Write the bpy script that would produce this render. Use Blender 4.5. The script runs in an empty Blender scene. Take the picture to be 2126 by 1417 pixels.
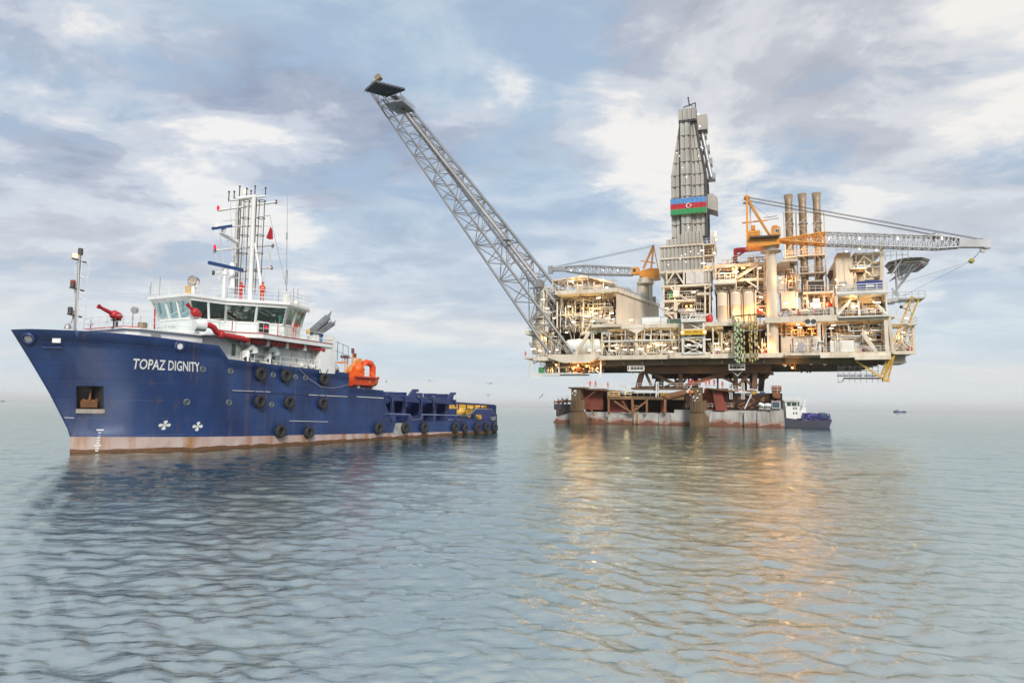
import bpy, bmesh, math, random
import numpy as np
from mathutils import Vector, Matrix
SC = bpy.context.scene
COL = SC.collection
rnd = random.Random(7)

# ------------------------------------------------------------------ camera
FPX, CAMH = 1350.0, 4.5                       # focal length in photo pixels (2126 wide), eye height in metres
PIT, ROL = math.atan(133.5 / FPX), math.radians(.65)
_f = Vector((0, math.cos(PIT), math.sin(PIT)))
_r0, _u0 = Vector((1, 0, 0)), Vector((0, -math.sin(PIT), math.cos(PIT)))
_r = math.cos(ROL) * _r0 + math.sin(ROL) * _u0
_u = -math.sin(ROL) * _r0 + math.cos(ROL) * _u0
CAM = Vector((0, 0, CAMH))
def ray(px, py):
    return _f + _r * ((px - 1063) / FPX) + _u * ((708.5 - py) / FPX)
cd = bpy.data.cameras.new('camera')
cam = bpy.data.objects.new('camera', cd)
COL.objects.link(cam)
cd.sensor_width, cd.lens = 36.0, 36.0 * FPX / 2126
cd.clip_start, cd.clip_end = .5, 90000
cam.matrix_world = Matrix(((_r.x, _u.x, -_f.x, 0), (_r.y, _u.y, -_f.y, 0), (_r.z, _u.z, -_f.z, CAMH), (0, 0, 0, 1)))
SC.camera = cam

# ------------------------------------------------------------------ frames: local axes of the ship and of the platform
class Frame:
    def __init__(s, o, ax, flip=False):
        s.o = Vector(o); s.a = Vector((ax[0], ax[1], 0)).normalized()
        s.b = Vector((-s.a.y, s.a.x, 0)); s.flip = flip
        s.n = -s.b if flip else s.b
        s.rz = math.atan2(s.a.y, s.a.x)
    def w(s, p):
        return s.o + s.a * p[0] + s.n * p[1] + Vector((0, 0, p[2]))
    def loc(s, w):
        q = w - s.o
        return Vector((q.dot(s.a), q.dot(s.n), q.z))
    def hit(s, px, py, y):                     # the photo's point on the local plane y = const
        d = ray(px, py); k = (y - (CAM - s.o).dot(s.n)) / d.dot(s.n)
        return s.loc(CAM + d * k)
    def hitz(s, px, py, z):
        d = ray(px, py); return s.loc(CAM + d * ((z - CAMH) / d.z))
SHIP = Frame((-38.2, 57.0, 0), (.46, .888), True)
TH = math.radians(20)
RIG = Frame((47.0, 168.0, 0), (math.cos(TH), -math.sin(TH)))
WORLD = Frame((0, 0, 0), (1, 0))

# ------------------------------------------------------------------ mesh builder
class MB:
    def __init__(s):
        s.v = []; s.f = []; s.sm = []; s.pm = []; s.rm = []; s.lock = 0
    def mark(s):
        if not s.lock: s.pm.append((len(s.v), len(s.f)))
    def add(s, vs, fs, sm=False):
        n = len(s.v); s.v += [tuple(p) for p in vs]
        for f in fs:
            s.f.append(tuple(n + i for i in f)); s.sm.append(sm)
        return s
    def box(s, x0, x1, y0, y1, z0, z1):
        s.mark(); x0, x1 = sorted((x0, x1)); y0, y1 = sorted((y0, y1)); z0, z1 = sorted((z0, z1))
        return s.add([(x0,y0,z0),(x1,y0,z0),(x1,y1,z0),(x0,y1,z0),(x0,y0,z1),(x1,y0,z1),(x1,y1,z1),(x0,y1,z1)],
                     [(0,3,2,1),(4,5,6,7),(0,1,5,4),(1,2,6,5),(2,3,7,6),(3,0,4,7)])
    def tube(s, pts, r, n=5, r2=None):
        s.mark(); pts = [Vector(p) for p in pts]; m = len(pts); vs = []
        for i, p in enumerate(pts):
            t = (pts[min(i+1, m-1)] - pts[max(i-1, 0)])
            if t.length < 1e-6: t = Vector((0, 0, 1))
            t.normalize()
            e = Vector((0, 0, 1)) if abs(t.z) < .95 else Vector((1, 0, 0))
            a = t.cross(e).normalized(); b = t.cross(a)
            rr = r if r2 is None else r + (r2 - r) * i / max(1, m - 1)
            for k in range(n):
                g = 2 * math.pi * (k + .5) / n
                vs.append(p + a * (rr * math.cos(g)) + b * (rr * math.sin(g)))
        fs = []
        for i in range(m - 1):
            for k in range(n):
                k2 = (k + 1) % n
                fs.append((i*n+k, i*n+k2, (i+1)*n+k2, (i+1)*n+k))
        s.add(vs, fs, n > 5)
        s.add(vs[:n], [tuple(range(n))[::-1]]); s.add(vs[-n:], [tuple(range(n))])
        return s
    def bar(s, p, q, r, n=5): return s.tube([p, q], r, n)
    def beam(s, p, q, w, h):
        s.mark(); p, q = Vector(p), Vector(q); t = (q - p).normalized()
        e = Vector((0, 0, 1)) if abs(t.z) < .95 else Vector((0, 1, 0))
        a = t.cross(e).normalized() * (w / 2); b = a.cross(t).normalized() * (h / 2)
        vs = [c + sa * a + sb * b for c in (p, q) for sa, sb in ((-1,-1),(1,-1),(1,1),(-1,1))]
        return s.add(vs, [(0,1,2,3),(7,6,5,4),(0,4,5,1),(1,5,6,2),(2,6,7,3),(3,7,4,0)])
    def lathe(s, c, prof, n=14, axis=(0, 0, 1), caps=True):
        s.mark(); c = Vector(c); t = Vector(axis).normalized()
        e = Vector((0, 0, 1)) if abs(t.z) < .95 else Vector((1, 0, 0))
        a = t.cross(e).normalized(); b = t.cross(a); vs = []
        for r, h in prof:
            for k in range(n):
                g = 2 * math.pi * k / n
                vs.append(c + t * h + a * (r * math.cos(g)) + b * (r * math.sin(g)))
        fs = []
        for i in range(len(prof) - 1):
            for k in range(n):
                k2 = (k + 1) % n
                fs.append((i*n+k, i*n+k2, (i+1)*n+k2, (i+1)*n+k))
        s.add(vs, fs, True)
        if caps:
            if prof[0][0] > 1e-4: s.add(vs[:n], [tuple(range(n))[::-1]])
            if prof[-1][0] > 1e-4: s.add(vs[-n:], [tuple(range(n))])
        return s
    def cyl(s, p, q, r, n=12, r2=None):
        p, q = Vector(p), Vector(q); d = q - p
        return s.lathe(p, [(r, 0), (r if r2 is None else r2, d.length)], n, d)
    def ball(s, c, r, n=10, sz=1.0):
        return s.lathe(c, [(max(1e-5, r * math.sin(math.pi*i/6)), -sz*r*math.cos(math.pi*i/6)) for i in range(7)], n, caps=False)
    def capsule(s, p, q, r, n=14):
        p, q = Vector(p), Vector(q); L = (q - p).length
        pr = [(1e-4, 0), (.5*r, .12*r), (.85*r, .35*r), (r, .7*r), (r, L-.7*r), (.85*r, L-.35*r), (.5*r, L-.12*r), (1e-4, L)]
        return s.lathe(p, pr, n, q - p, False)
    def prism(s, pts, fn, w0, w1):             # polygon pts (a, b) swept from w0 to w1; fn(a, b, w) -> xyz
        s.mark(); n = len(pts)
        A = [fn(a, b, w0) for a, b in pts]; B = [fn(a, b, w1) for a, b in pts]
        fs = [tuple(range(n))[::-1], tuple(range(n, 2*n))]
        for i in range(n):
            j = (i + 1) % n; fs.append((i, j, n+j, n+i))
        return s.add(A + B, fs)
    def rail(s, pts, h=1.1, sp=1.6, r=.035, rails=(1., .5), post=True):
        s.rm.append((len(s.v), len(s.f)))
        for p, q in zip(pts[:-1], pts[1:]):
            p, q = Vector(p), Vector(q); L = (q - p).length
            k = max(1, round(L / sp))
            for g in rails: s.bar(p + Vector((0, 0, h*g)), q + Vector((0, 0, h*g)), r, 4)
            if post:
                for i in range(k + 1):
                    c = p.lerp(q, i / k); s.bar(c, c + Vector((0, 0, h)), r, 4)
        return s
    def lattice(s, A, B, bays, r, rb, skip=()):   # A, B: matching corner lists of the two ends; chords plus bracing on each face
        m = len(A); A = [Vector(p) for p in A]; B = [Vector(p) for p in B]
        for a, b in zip(A, B): s.bar(a, b, r, 6)
        for i in range(bays + 1):
            for k in range(m):
                k2 = (k + 1) % m
                if k in skip or (m == 2 and k == 1): continue
                p = A[k].lerp(B[k], i / bays); q = A[k2].lerp(B[k2], i / bays)
                s.bar(p, q, rb, 4)
                if i < bays:
                    p2 = A[k].lerp(B[k], (i+1) / bays); q2 = A[k2].lerp(B[k2], (i+1) / bays)
                    if i % 2: s.bar(p, q2, rb, 4)
                    else: s.bar(q, p2, rb, 4)
        return s

ROOT = {}
def _root(o):
    while o.parent: o = o.parent
    return o
def tag(o, label=None, cat=None, group=None, kind=None):
    if label: o['label'] = label
    if cat: o['category'] = cat
    if group: o['group'] = group
    if kind: o['kind'] = kind
    return o
def thing(name, label, cat, frame, base=(0, 0, 0), group=None):
    o = bpy.data.objects.new(name, None); COL.objects.link(o)
    o.empty_display_size = .5
    o.location = frame.w(base); o.rotation_euler = (0, 0, frame.rz)
    ROOT[o.name] = (frame, Vector(base))
    return tag(o, label, cat, group)
def make_mesh(name, mb, m, frame, base):
    b = Vector(base); g = -1 if frame.flip else 1
    vs = [(p[0]-b.x, g*(p[1]-b.y), p[2]-b.z) for p in mb.v]
    fs = [f[::-1] for f in mb.f] if frame.flip else mb.f
    me = bpy.data.meshes.new(name); me.from_pydata(vs, [], fs)
    me.polygons.foreach_set('use_smooth', mb.sm)
    me.materials.append(m); me.update()
    return me
SPLIT = set('column leg diagonal_brace red_bulkhead bracket deck_locker joint cradle vent_pipe ventilator ventilator_mouth barge_brace boom_lamp drain_spout hanging_weight bolt_plate aerial lamp_bracket fan_mouth sign_lamp strap lashing rail_horn white_pole boom_head_part hose stay roof_equipment deck_fitting winch_gear side_ledge deck_fascia deck_girder drum_base panel_seam access_cage wheel_post deck_gear rail_panel thruster paint_scuff slack_rope tackle hose_end cap_beam deep_girder deep_shade_wall bulkhead gallery_wall pad lamp barge_catwalk mooring_lug winch plank'.split())
RSPLIT = {'railing', 'barge_railing'}
def pieces(mb, marks):
    ms = sorted(set(marks)); out = []
    if not ms or ms[0] != (0, 0): ms = [(0, 0)] + ms
    ms.append((len(mb.v), len(mb.f)))
    for (v0, f0), (v1, f1) in zip(ms[:-1], ms[1:]):
        if f1 <= f0: continue
        q = MB(); q.v = mb.v[v0:v1]; q.f = [tuple(i - v0 for i in f) for f in mb.f[f0:f1]]; q.sm = mb.sm[f0:f1]; out.append(q)
    return out
def part(name, mb, m, parent, label=None):
    if name in SPLIT or name in RSPLIT:
        ps = pieces(mb, mb.rm if name in RSPLIT else mb.pm)
        if 1 < len(ps) <= 60:
            for q in ps: o = part1(name, q, m, parent, label)
            return o
    return part1(name, mb, m, parent, label)
def part1(name, mb, m, parent, label=None):
    fr, b = ROOT[_root(parent).name]
    o = bpy.data.objects.new(name, make_mesh(name, mb, m, fr, b)); COL.objects.link(o)
    o.parent = parent
    return tag(o, label)
def single(name, mb, m, label, cat, frame, base=(0, 0, 0), group=None):
    o = bpy.data.objects.new(name, make_mesh(name, mb, m, frame, base)); COL.objects.link(o)
    o.location = frame.w(base); o.rotation_euler = (0, 0, frame.rz)
    ROOT[o.name] = (frame, Vector(base))
    return tag(o, label, cat, group)
def copy_tree(o, parent=None):
    c = o.copy(); COL.objects.link(c); c.parent = parent
    for ch in list(o.children): copy_tree(ch, c)
    return c
def text_mesh(body, size=1.0, ext=0.0, fat=0.0):        # lettering as plain triangles in the local x-z plane
    cu = bpy.data.curves.new('lettering', 'FONT'); cu.body = body; cu.size = size; cu.resolution_u = 3
    cu.offset = fat; cu.align_x, cu.align_y = 'CENTER', 'CENTER'; cu.extrude = ext
    ob = bpy.data.objects.new('lettering', cu); COL.objects.link(ob)
    dg = bpy.context.evaluated_depsgraph_get()
    me = bpy.data.meshes.new_from_object(ob.evaluated_get(dg))
    vs = [tuple(v.co) for v in me.vertices]; fs = [tuple(p.vertices) for p in me.polygons]
    bpy.data.objects.remove(ob); bpy.data.curves.remove(cu); bpy.data.meshes.remove(me)
    return vs, fs

# ------------------------------------------------------------------ materials
def lk(nt, a, b): nt.links.new(a, b)
def mat(name, col, rough=.5, metal=0., dirt=None, dscale=.6, damt=.5, streak=False, bump=0., bscale=8., emit=None, estr=0., coat=0., var=.12):
    m = bpy.data.materials.new(name); m.use_nodes = True
    nt = m.node_tree; N = nt.nodes; bs = N['Principled BSDF']
    bs.inputs['Roughness'].default_value = rough; bs.inputs['Metallic'].default_value = metal
    if coat: bs.inputs['Coat Weight'].default_value = coat; bs.inputs['Coat Roughness'].default_value = .12
    if emit:
        bs.inputs['Emission Color'].default_value = (*emit, 1); bs.inputs['Emission Strength'].default_value = estr
    tc = N.new('ShaderNodeTexCoord'); mp = N.new('ShaderNodeMapping'); lk(nt, tc.outputs['Object'], mp.inputs[0])
    if streak: mp.inputs['Scale'].default_value = (1, 1, .12)
    nz = N.new('ShaderNodeTexNoise'); nz.inputs['Scale'].default_value = dscale; nz.inputs['Detail'].default_value = 7
    nz.inputs['Roughness'].default_value = .65; lk(nt, mp.outputs[0], nz.inputs[0])
    cr = N.new('ShaderNodeValToRGB'); cr.color_ramp.elements[0].position = .5 - .06; cr.color_ramp.elements[1].position = .74
    cr.color_ramp.elements[0].color = (0, 0, 0, 1); cr.color_ramp.elements[1].color = (damt,) * 3 + (1,)
    lk(nt, nz.outputs[0], cr.inputs[0])
    mx = N.new('ShaderNodeMix'); mx.data_type = 'RGBA'
    n2 = N.new('ShaderNodeTexNoise'); n2.inputs['Scale'].default_value = dscale * .35; n2.inputs['Detail'].default_value = 4
    lk(nt, tc.outputs['Object'], n2.inputs[0])
    hv = N.new('ShaderNodeHueSaturation'); hv.inputs['Color'].default_value = (*col, 1)
    ma = N.new('ShaderNodeMapRange'); ma.inputs[1].default_value = .3; ma.inputs[2].default_value = .7
    ma.inputs[3].default_value = 1 - var * 1.5; ma.inputs[4].default_value = 1 + var
    lk(nt, n2.outputs[0], ma.inputs[0]); lk(nt, ma.outputs[0], hv.inputs['Value'])
    d = dirt or tuple(c * .55 for c in col)
    lk(nt, cr.outputs[0], mx.inputs[0]); lk(nt, hv.outputs[0], mx.inputs[6]); mx.inputs[7].default_value = (*d, 1)
    lk(nt, mx.outputs[2], bs.inputs['Base Color'])
    if bump:
        nb = N.new('ShaderNodeTexNoise'); nb.inputs['Scale'].default_value = bscale; lk(nt, tc.outputs['Object'], nb.inputs[0])
        bp = N.new('ShaderNodeBump'); bp.inputs['Strength'].default_value = bump; bp.inputs['Distance'].default_value = .05
        lk(nt, nb.outputs[0], bp.inputs['Height']); lk(nt, bp.outputs[0], bs.inputs['Normal'])
    return m
def glow(name, col, s):
    m = bpy.data.materials.new(name); m.use_nodes = True; nt = m.node_tree
    e = nt.nodes.new('ShaderNodeEmission'); e.inputs[0].default_value = (*col, 1); e.inputs[1].default_value = s
    nt.nodes.remove(nt.nodes['Principled BSDF']); lk(nt, e.outputs[0], nt.nodes['Material Output'].inputs[0])
    return m
def tinted_glass():
    m = bpy.data.materials.new('green_tinted_glass'); m.use_nodes = True; nt = m.node_tree; N = nt.nodes; N.remove(N['Principled BSDF'])
    t = N.new('ShaderNodeBsdfTransparent'); t.inputs[0].default_value = (.22, .44, .35, 1); g = N.new('ShaderNodeBsdfGlossy'); g.inputs['Roughness'].default_value = .03
    g.inputs['Color'].default_value = (.75, .9, .85, 1); f = N.new('ShaderNodeFresnel'); f.inputs[0].default_value = 1.75; x = N.new('ShaderNodeMixShader')
    lk(nt, f.outputs[0], x.inputs[0]); lk(nt, t.outputs[0], x.inputs[1]); lk(nt, g.outputs[0], x.inputs[2]); lk(nt, x.outputs[0], N['Material Output'].inputs[0])
    return m
RUST = (.22, .09, .035)
M = dict(
    cream=mat('cream_paint', (.74, .66, .53), .5, dirt=(.36, .22, .11), dscale=.45, damt=.6, streak=True),
    white=mat('white_paint', (.78, .77, .72), .4, dirt=(.5, .42, .32), dscale=.5, damt=.4, streak=True),
    shipwhite=mat('ship_white_paint', (.82, .83, .82), .35, dirt=(.55, .47, .36), dscale=.8, damt=.35, streak=True, coat=.2, var=.05),
    steel=mat('grey_steel', (.36, .36, .37), .45, .3, dirt=(.2, .16, .13), dscale=.5),
    boomsteel=mat('boom_grey_steel', (.25, .255, .265), .45, .3, dirt=(.16, .13, .11), dscale=.5), galv=mat('galvanised_steel', (.42, .42, .43), .4, .35, dirt=(.24, .2, .17), dscale=.5),
    dark=mat('dark_steel', (.05, .045, .045), .55),
    void=mat('shadowed_brown_steel', (.04, .02, .012), .8, dirt=(.09, .035, .015), dscale=.4),  # near-black colour carries the shade of the deep bays
    brown=mat('brown_primer', (.16, .085, .045), .7, dirt=(.06, .035, .02), dscale=.3, streak=True),
    clad=mat('grey_cladding', (.46, .43, .385), .5, .15, dirt=(.2, .17, .14), dscale=.4, streak=True),
    beige=mat('beige_cladding', (.72, .62, .49), .6, dirt=(.42, .3, .2), dscale=.3, streak=True, damt=.5),
    orange=mat('orange_yellow_paint', (.75, .30, .03), .4, dirt=(.4, .14, .03), dscale=.6),
    yellow=mat('yellow_paint', (.72, .42, .05), .45, dirt=(.36, .2, .05), dscale=.8),
    red=mat('red_paint', (.50, .02, .025), .4, dirt=(.28, .02, .02), dscale=1.),
    green=mat('green_paint', (.05, .26, .09), .5), lime=mat('pale_green_hose', (.44, .55, .33), .5),
    bluepaint=mat('blue_container_paint', (.03, .055, .26), .45, dirt=(.03, .05, .16), dscale=.5),
    stack=mat('stack_tan_steel', (.34, .25, .16), .5, .2, dirt=(.2, .14, .09), dscale=.5, streak=True),
    hose=mat('dark_hose', (.07, .045, .03), .6), hosey=mat('yellow_hose', (.55, .44, .16), .5),
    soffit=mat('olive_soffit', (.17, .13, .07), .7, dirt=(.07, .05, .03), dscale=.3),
    rubber=mat('black_rubber', (.018, .018, .02), .75, dirt=(.05, .045, .04), dscale=3, bump=.3),
    glass=mat('green_tinted_glass', (.02, .07, .05), .04, coat=.5, var=.02),
    bridgeglass=tinted_glass(), port=mat('porthole_glass', (.06, .1, .12), .08), chrome=mat('worn_brass_ring', (.2, .2, .2), .4, .5),
    skin=mat('skin', (.45, .26, .18), .6), coverall=mat('red_coverall', (.62, .03, .02), .8, var=.2, dscale=4),
    ocover=mat('orange_coverall', (.80, .09, .02), .8, var=.2, dscale=4), hat=mat('hard_hat_orange', (.72, .07, .03), .35),
    hatw=mat('hard_hat_white', (.75, .75, .72), .35), boots=mat('black_boots', (.02, .02, .02), .6),
    rescue=mat('orange_boat_paint', (.80, .085, .015), .4, dirt=(.55, .06, .02), dscale=1.5),
    davit=mat('pale_orange_paint', (.78, .33, .09), .45, dirt=(.5, .2, .06), dscale=1.),
    bluescan=mat('blue_scanner', (.02, .06, .2), .4), flag1=mat('flag_blue', (.10, .28, .58), .6, var=.05), flag2=mat('flag_red', (.5, .015, .03), .6, var=.05),
    flag3=mat('flag_green', (.03, .30, .09), .6, var=.05), flagw=mat('flag_white', (.8, .8, .8), .6, var=.03),
    letterw=mat('white_lettering', (.85, .85, .83), .5, var=.03), letterd=mat('grey_lettering', (.3, .3, .33), .5, var=.03), lettero=mat('brown_lettering', (.16, .07, .01), .5, var=.03),
    rust=mat('rusty_steel', (.25, .11, .05), .8, dirt=(.08, .04, .025), dscale=.8, bump=.3),
    post=mat('weathered_post_steel', (.17, .105, .05), .75, dirt=(.04, .028, .018), dscale=.35, damt=.8, streak=True),
    oldred=mat('red_oxide_steel', (.23, .05, .03), .75, dirt=(.09, .04, .03), dscale=.4, damt=.8, streak=True),
    silver=mat('bare_exhaust_steel', (.35, .35, .36), .3, .8, dirt=(.05, .05, .05), dscale=1.2), bird=mat('gull_grey', (.16, .17, .18), .7),
    lampw=glow('fluorescent_glow', (1., .84, .64), 3.6), lampo=glow('sodium_glow', (1., .48, .16), 4.), lamph=glow('white_flood_glow', (1., .9, .78), 4.),
    lampr=glow('red_signal_glow', (1., .03, .05), 1.3), navw=glow('warm_nav_glow', (1., .6, .3), 2.2),
)
# ------------------------------------------------------------------ hull paint: navy topsides over a faded, rust-stained boot-top
def hull_mat():
    m = bpy.data.materials.new('hull_paint'); m.use_nodes = True; nt = m.node_tree; N = nt.nodes; bs = N['Principled BSDF']
    tc = N.new('ShaderNodeTexCoord'); sx = N.new('ShaderNodeSeparateXYZ'); lk(nt, tc.outputs['Object'], sx.inputs[0])
    def noise(scale, sc=(1, 1, 1), det=6):
        mp = N.new('ShaderNodeMapping'); mp.inputs['Scale'].default_value = sc; lk(nt, tc.outputs['Object'], mp.inputs[0])
        n = N.new('ShaderNodeTexNoise'); n.inputs['Scale'].default_value = scale; n.inputs['Detail'].default_value = det
        lk(nt, mp.outputs[0], n.inputs[0]); return n.outputs[0]
    def ramp(x, p0, p1, c0, c1):
        r = N.new('ShaderNodeValToRGB'); e = r.color_ramp.elements
        e[0].position, e[1].position = p0, p1; e[0].color, e[1].color = (*c0, 1), (*c1, 1); lk(nt, x, r.inputs[0]); return r.outputs[0]
    def mix(f, a, b):
        x = N.new('ShaderNodeMix'); x.data_type = 'RGBA'; lk(nt, f, x.inputs[0]); lk(nt, a, x.inputs[6]); lk(nt, b, x.inputs[7]); return x.outputs[2]
    def mth(op, a, b, c=None):
        x = N.new('ShaderNodeMath'); x.operation = op
        for i, q in enumerate((a, b, c)):
            if q is None: continue
            if isinstance(q, (int, float)): x.inputs[i].default_value = q
            else: lk(nt, q, x.inputs[i])
        return x.outputs[0]
    blue = ramp(noise(.35, (1, 1, .5)), .35, .7, (.010, .025, .10), (.021, .058, .19))
    blue = mix(ramp(noise(2.2, (.25, 1, 3)), .66, .75, (0, 0, 0), (.55,) * 3), blue, ramp(noise(3), .3, .7, (.03, .07, .2), (.06, .11, .26)))
    blue = mix(ramp(noise(1.1, (2.2, 2.2, .09)), .62, .8, (0, 0, 0), (.4,) * 3), blue, ramp(noise(2), .3, .7, (.05, .07, .16), (.10, .10, .16)))
    blue = mix(ramp(noise(.7, (3, 3, .06), 8), .60, .74, (0, 0, 0), (.5,) * 3), blue, ramp(noise(5), .3, .7, (.10, .06, .05), (.17, .10, .06)))
    pink = ramp(noise(.8, (1, 1, .6)), .3, .7, (.46, .30, .27), (.55, .47, .44))
    pink = mix(ramp(noise(.9, (.8, .8, .12), 8), .52, .68, (0, 0, 0), (.9,) * 3), pink, ramp(noise(4), .3, .7, (.30, .11, .03), (.42, .22, .09)))
    wet = ramp(noise(3), .3, .7, (.10, .045, .02), (.17, .08, .035))
    wob = mth('MULTIPLY_ADD', noise(1.4, (.5, .5, .5)), .5, -.25)
    low = mth('GREATER_THAN', mth('ADD', sx.outputs[2], wob), .33)
    under = mix(low, wet, pink)
    line = mth('MULTIPLY_ADD', sx.outputs[0], -.018, 1.42)
    up = mth('GREATER_THAN', mth('MULTIPLY_ADD', wob, .06, sx.outputs[2]), line)
    lk(nt, mix(up, under, blue), bs.inputs['Base Color'])
    rr = N.new('ShaderNodeMapRange'); rr.inputs[3].default_value = .62; rr.inputs[4].default_value = .34; lk(nt, up, rr.inputs[0]); lk(nt, rr.outputs[0], bs.inputs['Roughness'])
    bp = N.new('ShaderNodeBump'); bp.inputs['Strength'].default_value = .12; bp.inputs['Distance'].default_value = .12
    lk(nt, noise(.55, (1, 1, 1), 2), bp.inputs['Height'])
    cx = N.new('ShaderNodeCombineXYZ'); lk(nt, sx.outputs[0], cx.inputs[0]); lk(nt, sx.outputs[2], cx.inputs[1])   # welded plating
    bk = N.new('ShaderNodeTexBrick'); bk.inputs['Scale'].default_value = 1.0; bk.inputs['Brick Width'].default_value = 5.2; bk.inputs['Row Height'].default_value = 1.55; bk.inputs['Mortar Size'].default_value = .03; bk.inputs['Mortar Smooth'].default_value = .6
    bk.offset = .37; lk(nt, cx.outputs[0], bk.inputs['Vector'])
    b2 = N.new('ShaderNodeBump'); b2.inputs['Strength'].default_value = .5; b2.inputs['Distance'].default_value = .05; b2.invert = True
    lk(nt, bk.outputs['Fac'], b2.inputs['Height']); lk(nt, bp.outputs[0], b2.inputs['Normal'])
    b3 = N.new('ShaderNodeBump'); b3.inputs['Strength'].default_value = .25; b3.inputs['Distance'].default_value = .1
    lk(nt, noise(1.5, (.8, 1, .5), 3), b3.inputs['Height']); lk(nt, b2.outputs[0], b3.inputs['Normal']); lk(nt, b3.outputs[0], bs.inputs['Normal'])
    return m
M['hull'] = hull_mat()
M['blueship'] = mat('navy_ship_paint', (.018, .035, .14), .4, dirt=(.05, .06, .12), dscale=.7, streak=True, damt=.6)

# ------------------------------------------------------------------ the supply vessel; ship coordinates: s aft from the stem, t to port, z up
HB, STERN = 6.5, 66.9
def lerpt(x, tab):
    if x <= tab[0][0]: return tab[0][1]
    for (a, b), (c, d) in zip(tab[:-1], tab[1:]):
        if x <= c: return b + (d - b) * (x - a) / max(1e-9, c - a)
    return tab[-1][1]
STEM = [(-2, .3), (0, .04), (1.5, -.05), (2.1, -.31), (5.15, -2.0), (7.7, -3.6), (10.2, -5.24), (12, -6.2)]
def st(z): return lerpt(z, STEM)
def hbr(s, z):
    zz = min(max(z, 0), 10.3) / 10.3
    L = 14.5 - 3.5 * zz; p = 2.1 + .5 * zz
    x = min(max((s - st(z)) / L, 0), 1)
    t = HB * (1 - (1 - x) ** p)
    if s > 61: t -= .9 * ((s - 61) / 6) ** 2.5
    return t
def ztop(s):
    if s < 9.3: return lerpt(s, [(-5.3, 10.17), (-4.5, 10.27), (-1.3, 10.27), (2, 10.17), (6.4, 10.03), (9.3, 9.94)])
    if s < 10.43: return 9.94 - (s - 9.3) / 1.13 * 1.2
    if s < 27.8: return lerpt(s, [(10.43, 8.74), (18, 8.48), (27.8, 8.22)])
    if s < 34.45: return lerpt(s, [(27.8, 6.54), (34.45, 6.3)])
    if s < 36.5: return lerpt(s, [(34.45, 5.31), (36.5, 2.2)])
    return 2.2
ship = thing('supply_vessel', 'navy blue supply vessel with white bridge, name lettered on its bow', 'ship', SHIP)
def P(px, py, t): return SHIP.hit(px, py, t)
def onhull(px, py):                            # the photo's point on the flared port side
    t = 4.
    for _ in range(60):
        q = P(px, py, t); t = .6 * t + .4 * hbr(q.x, q.z)
    return P(px, py, t)
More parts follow.
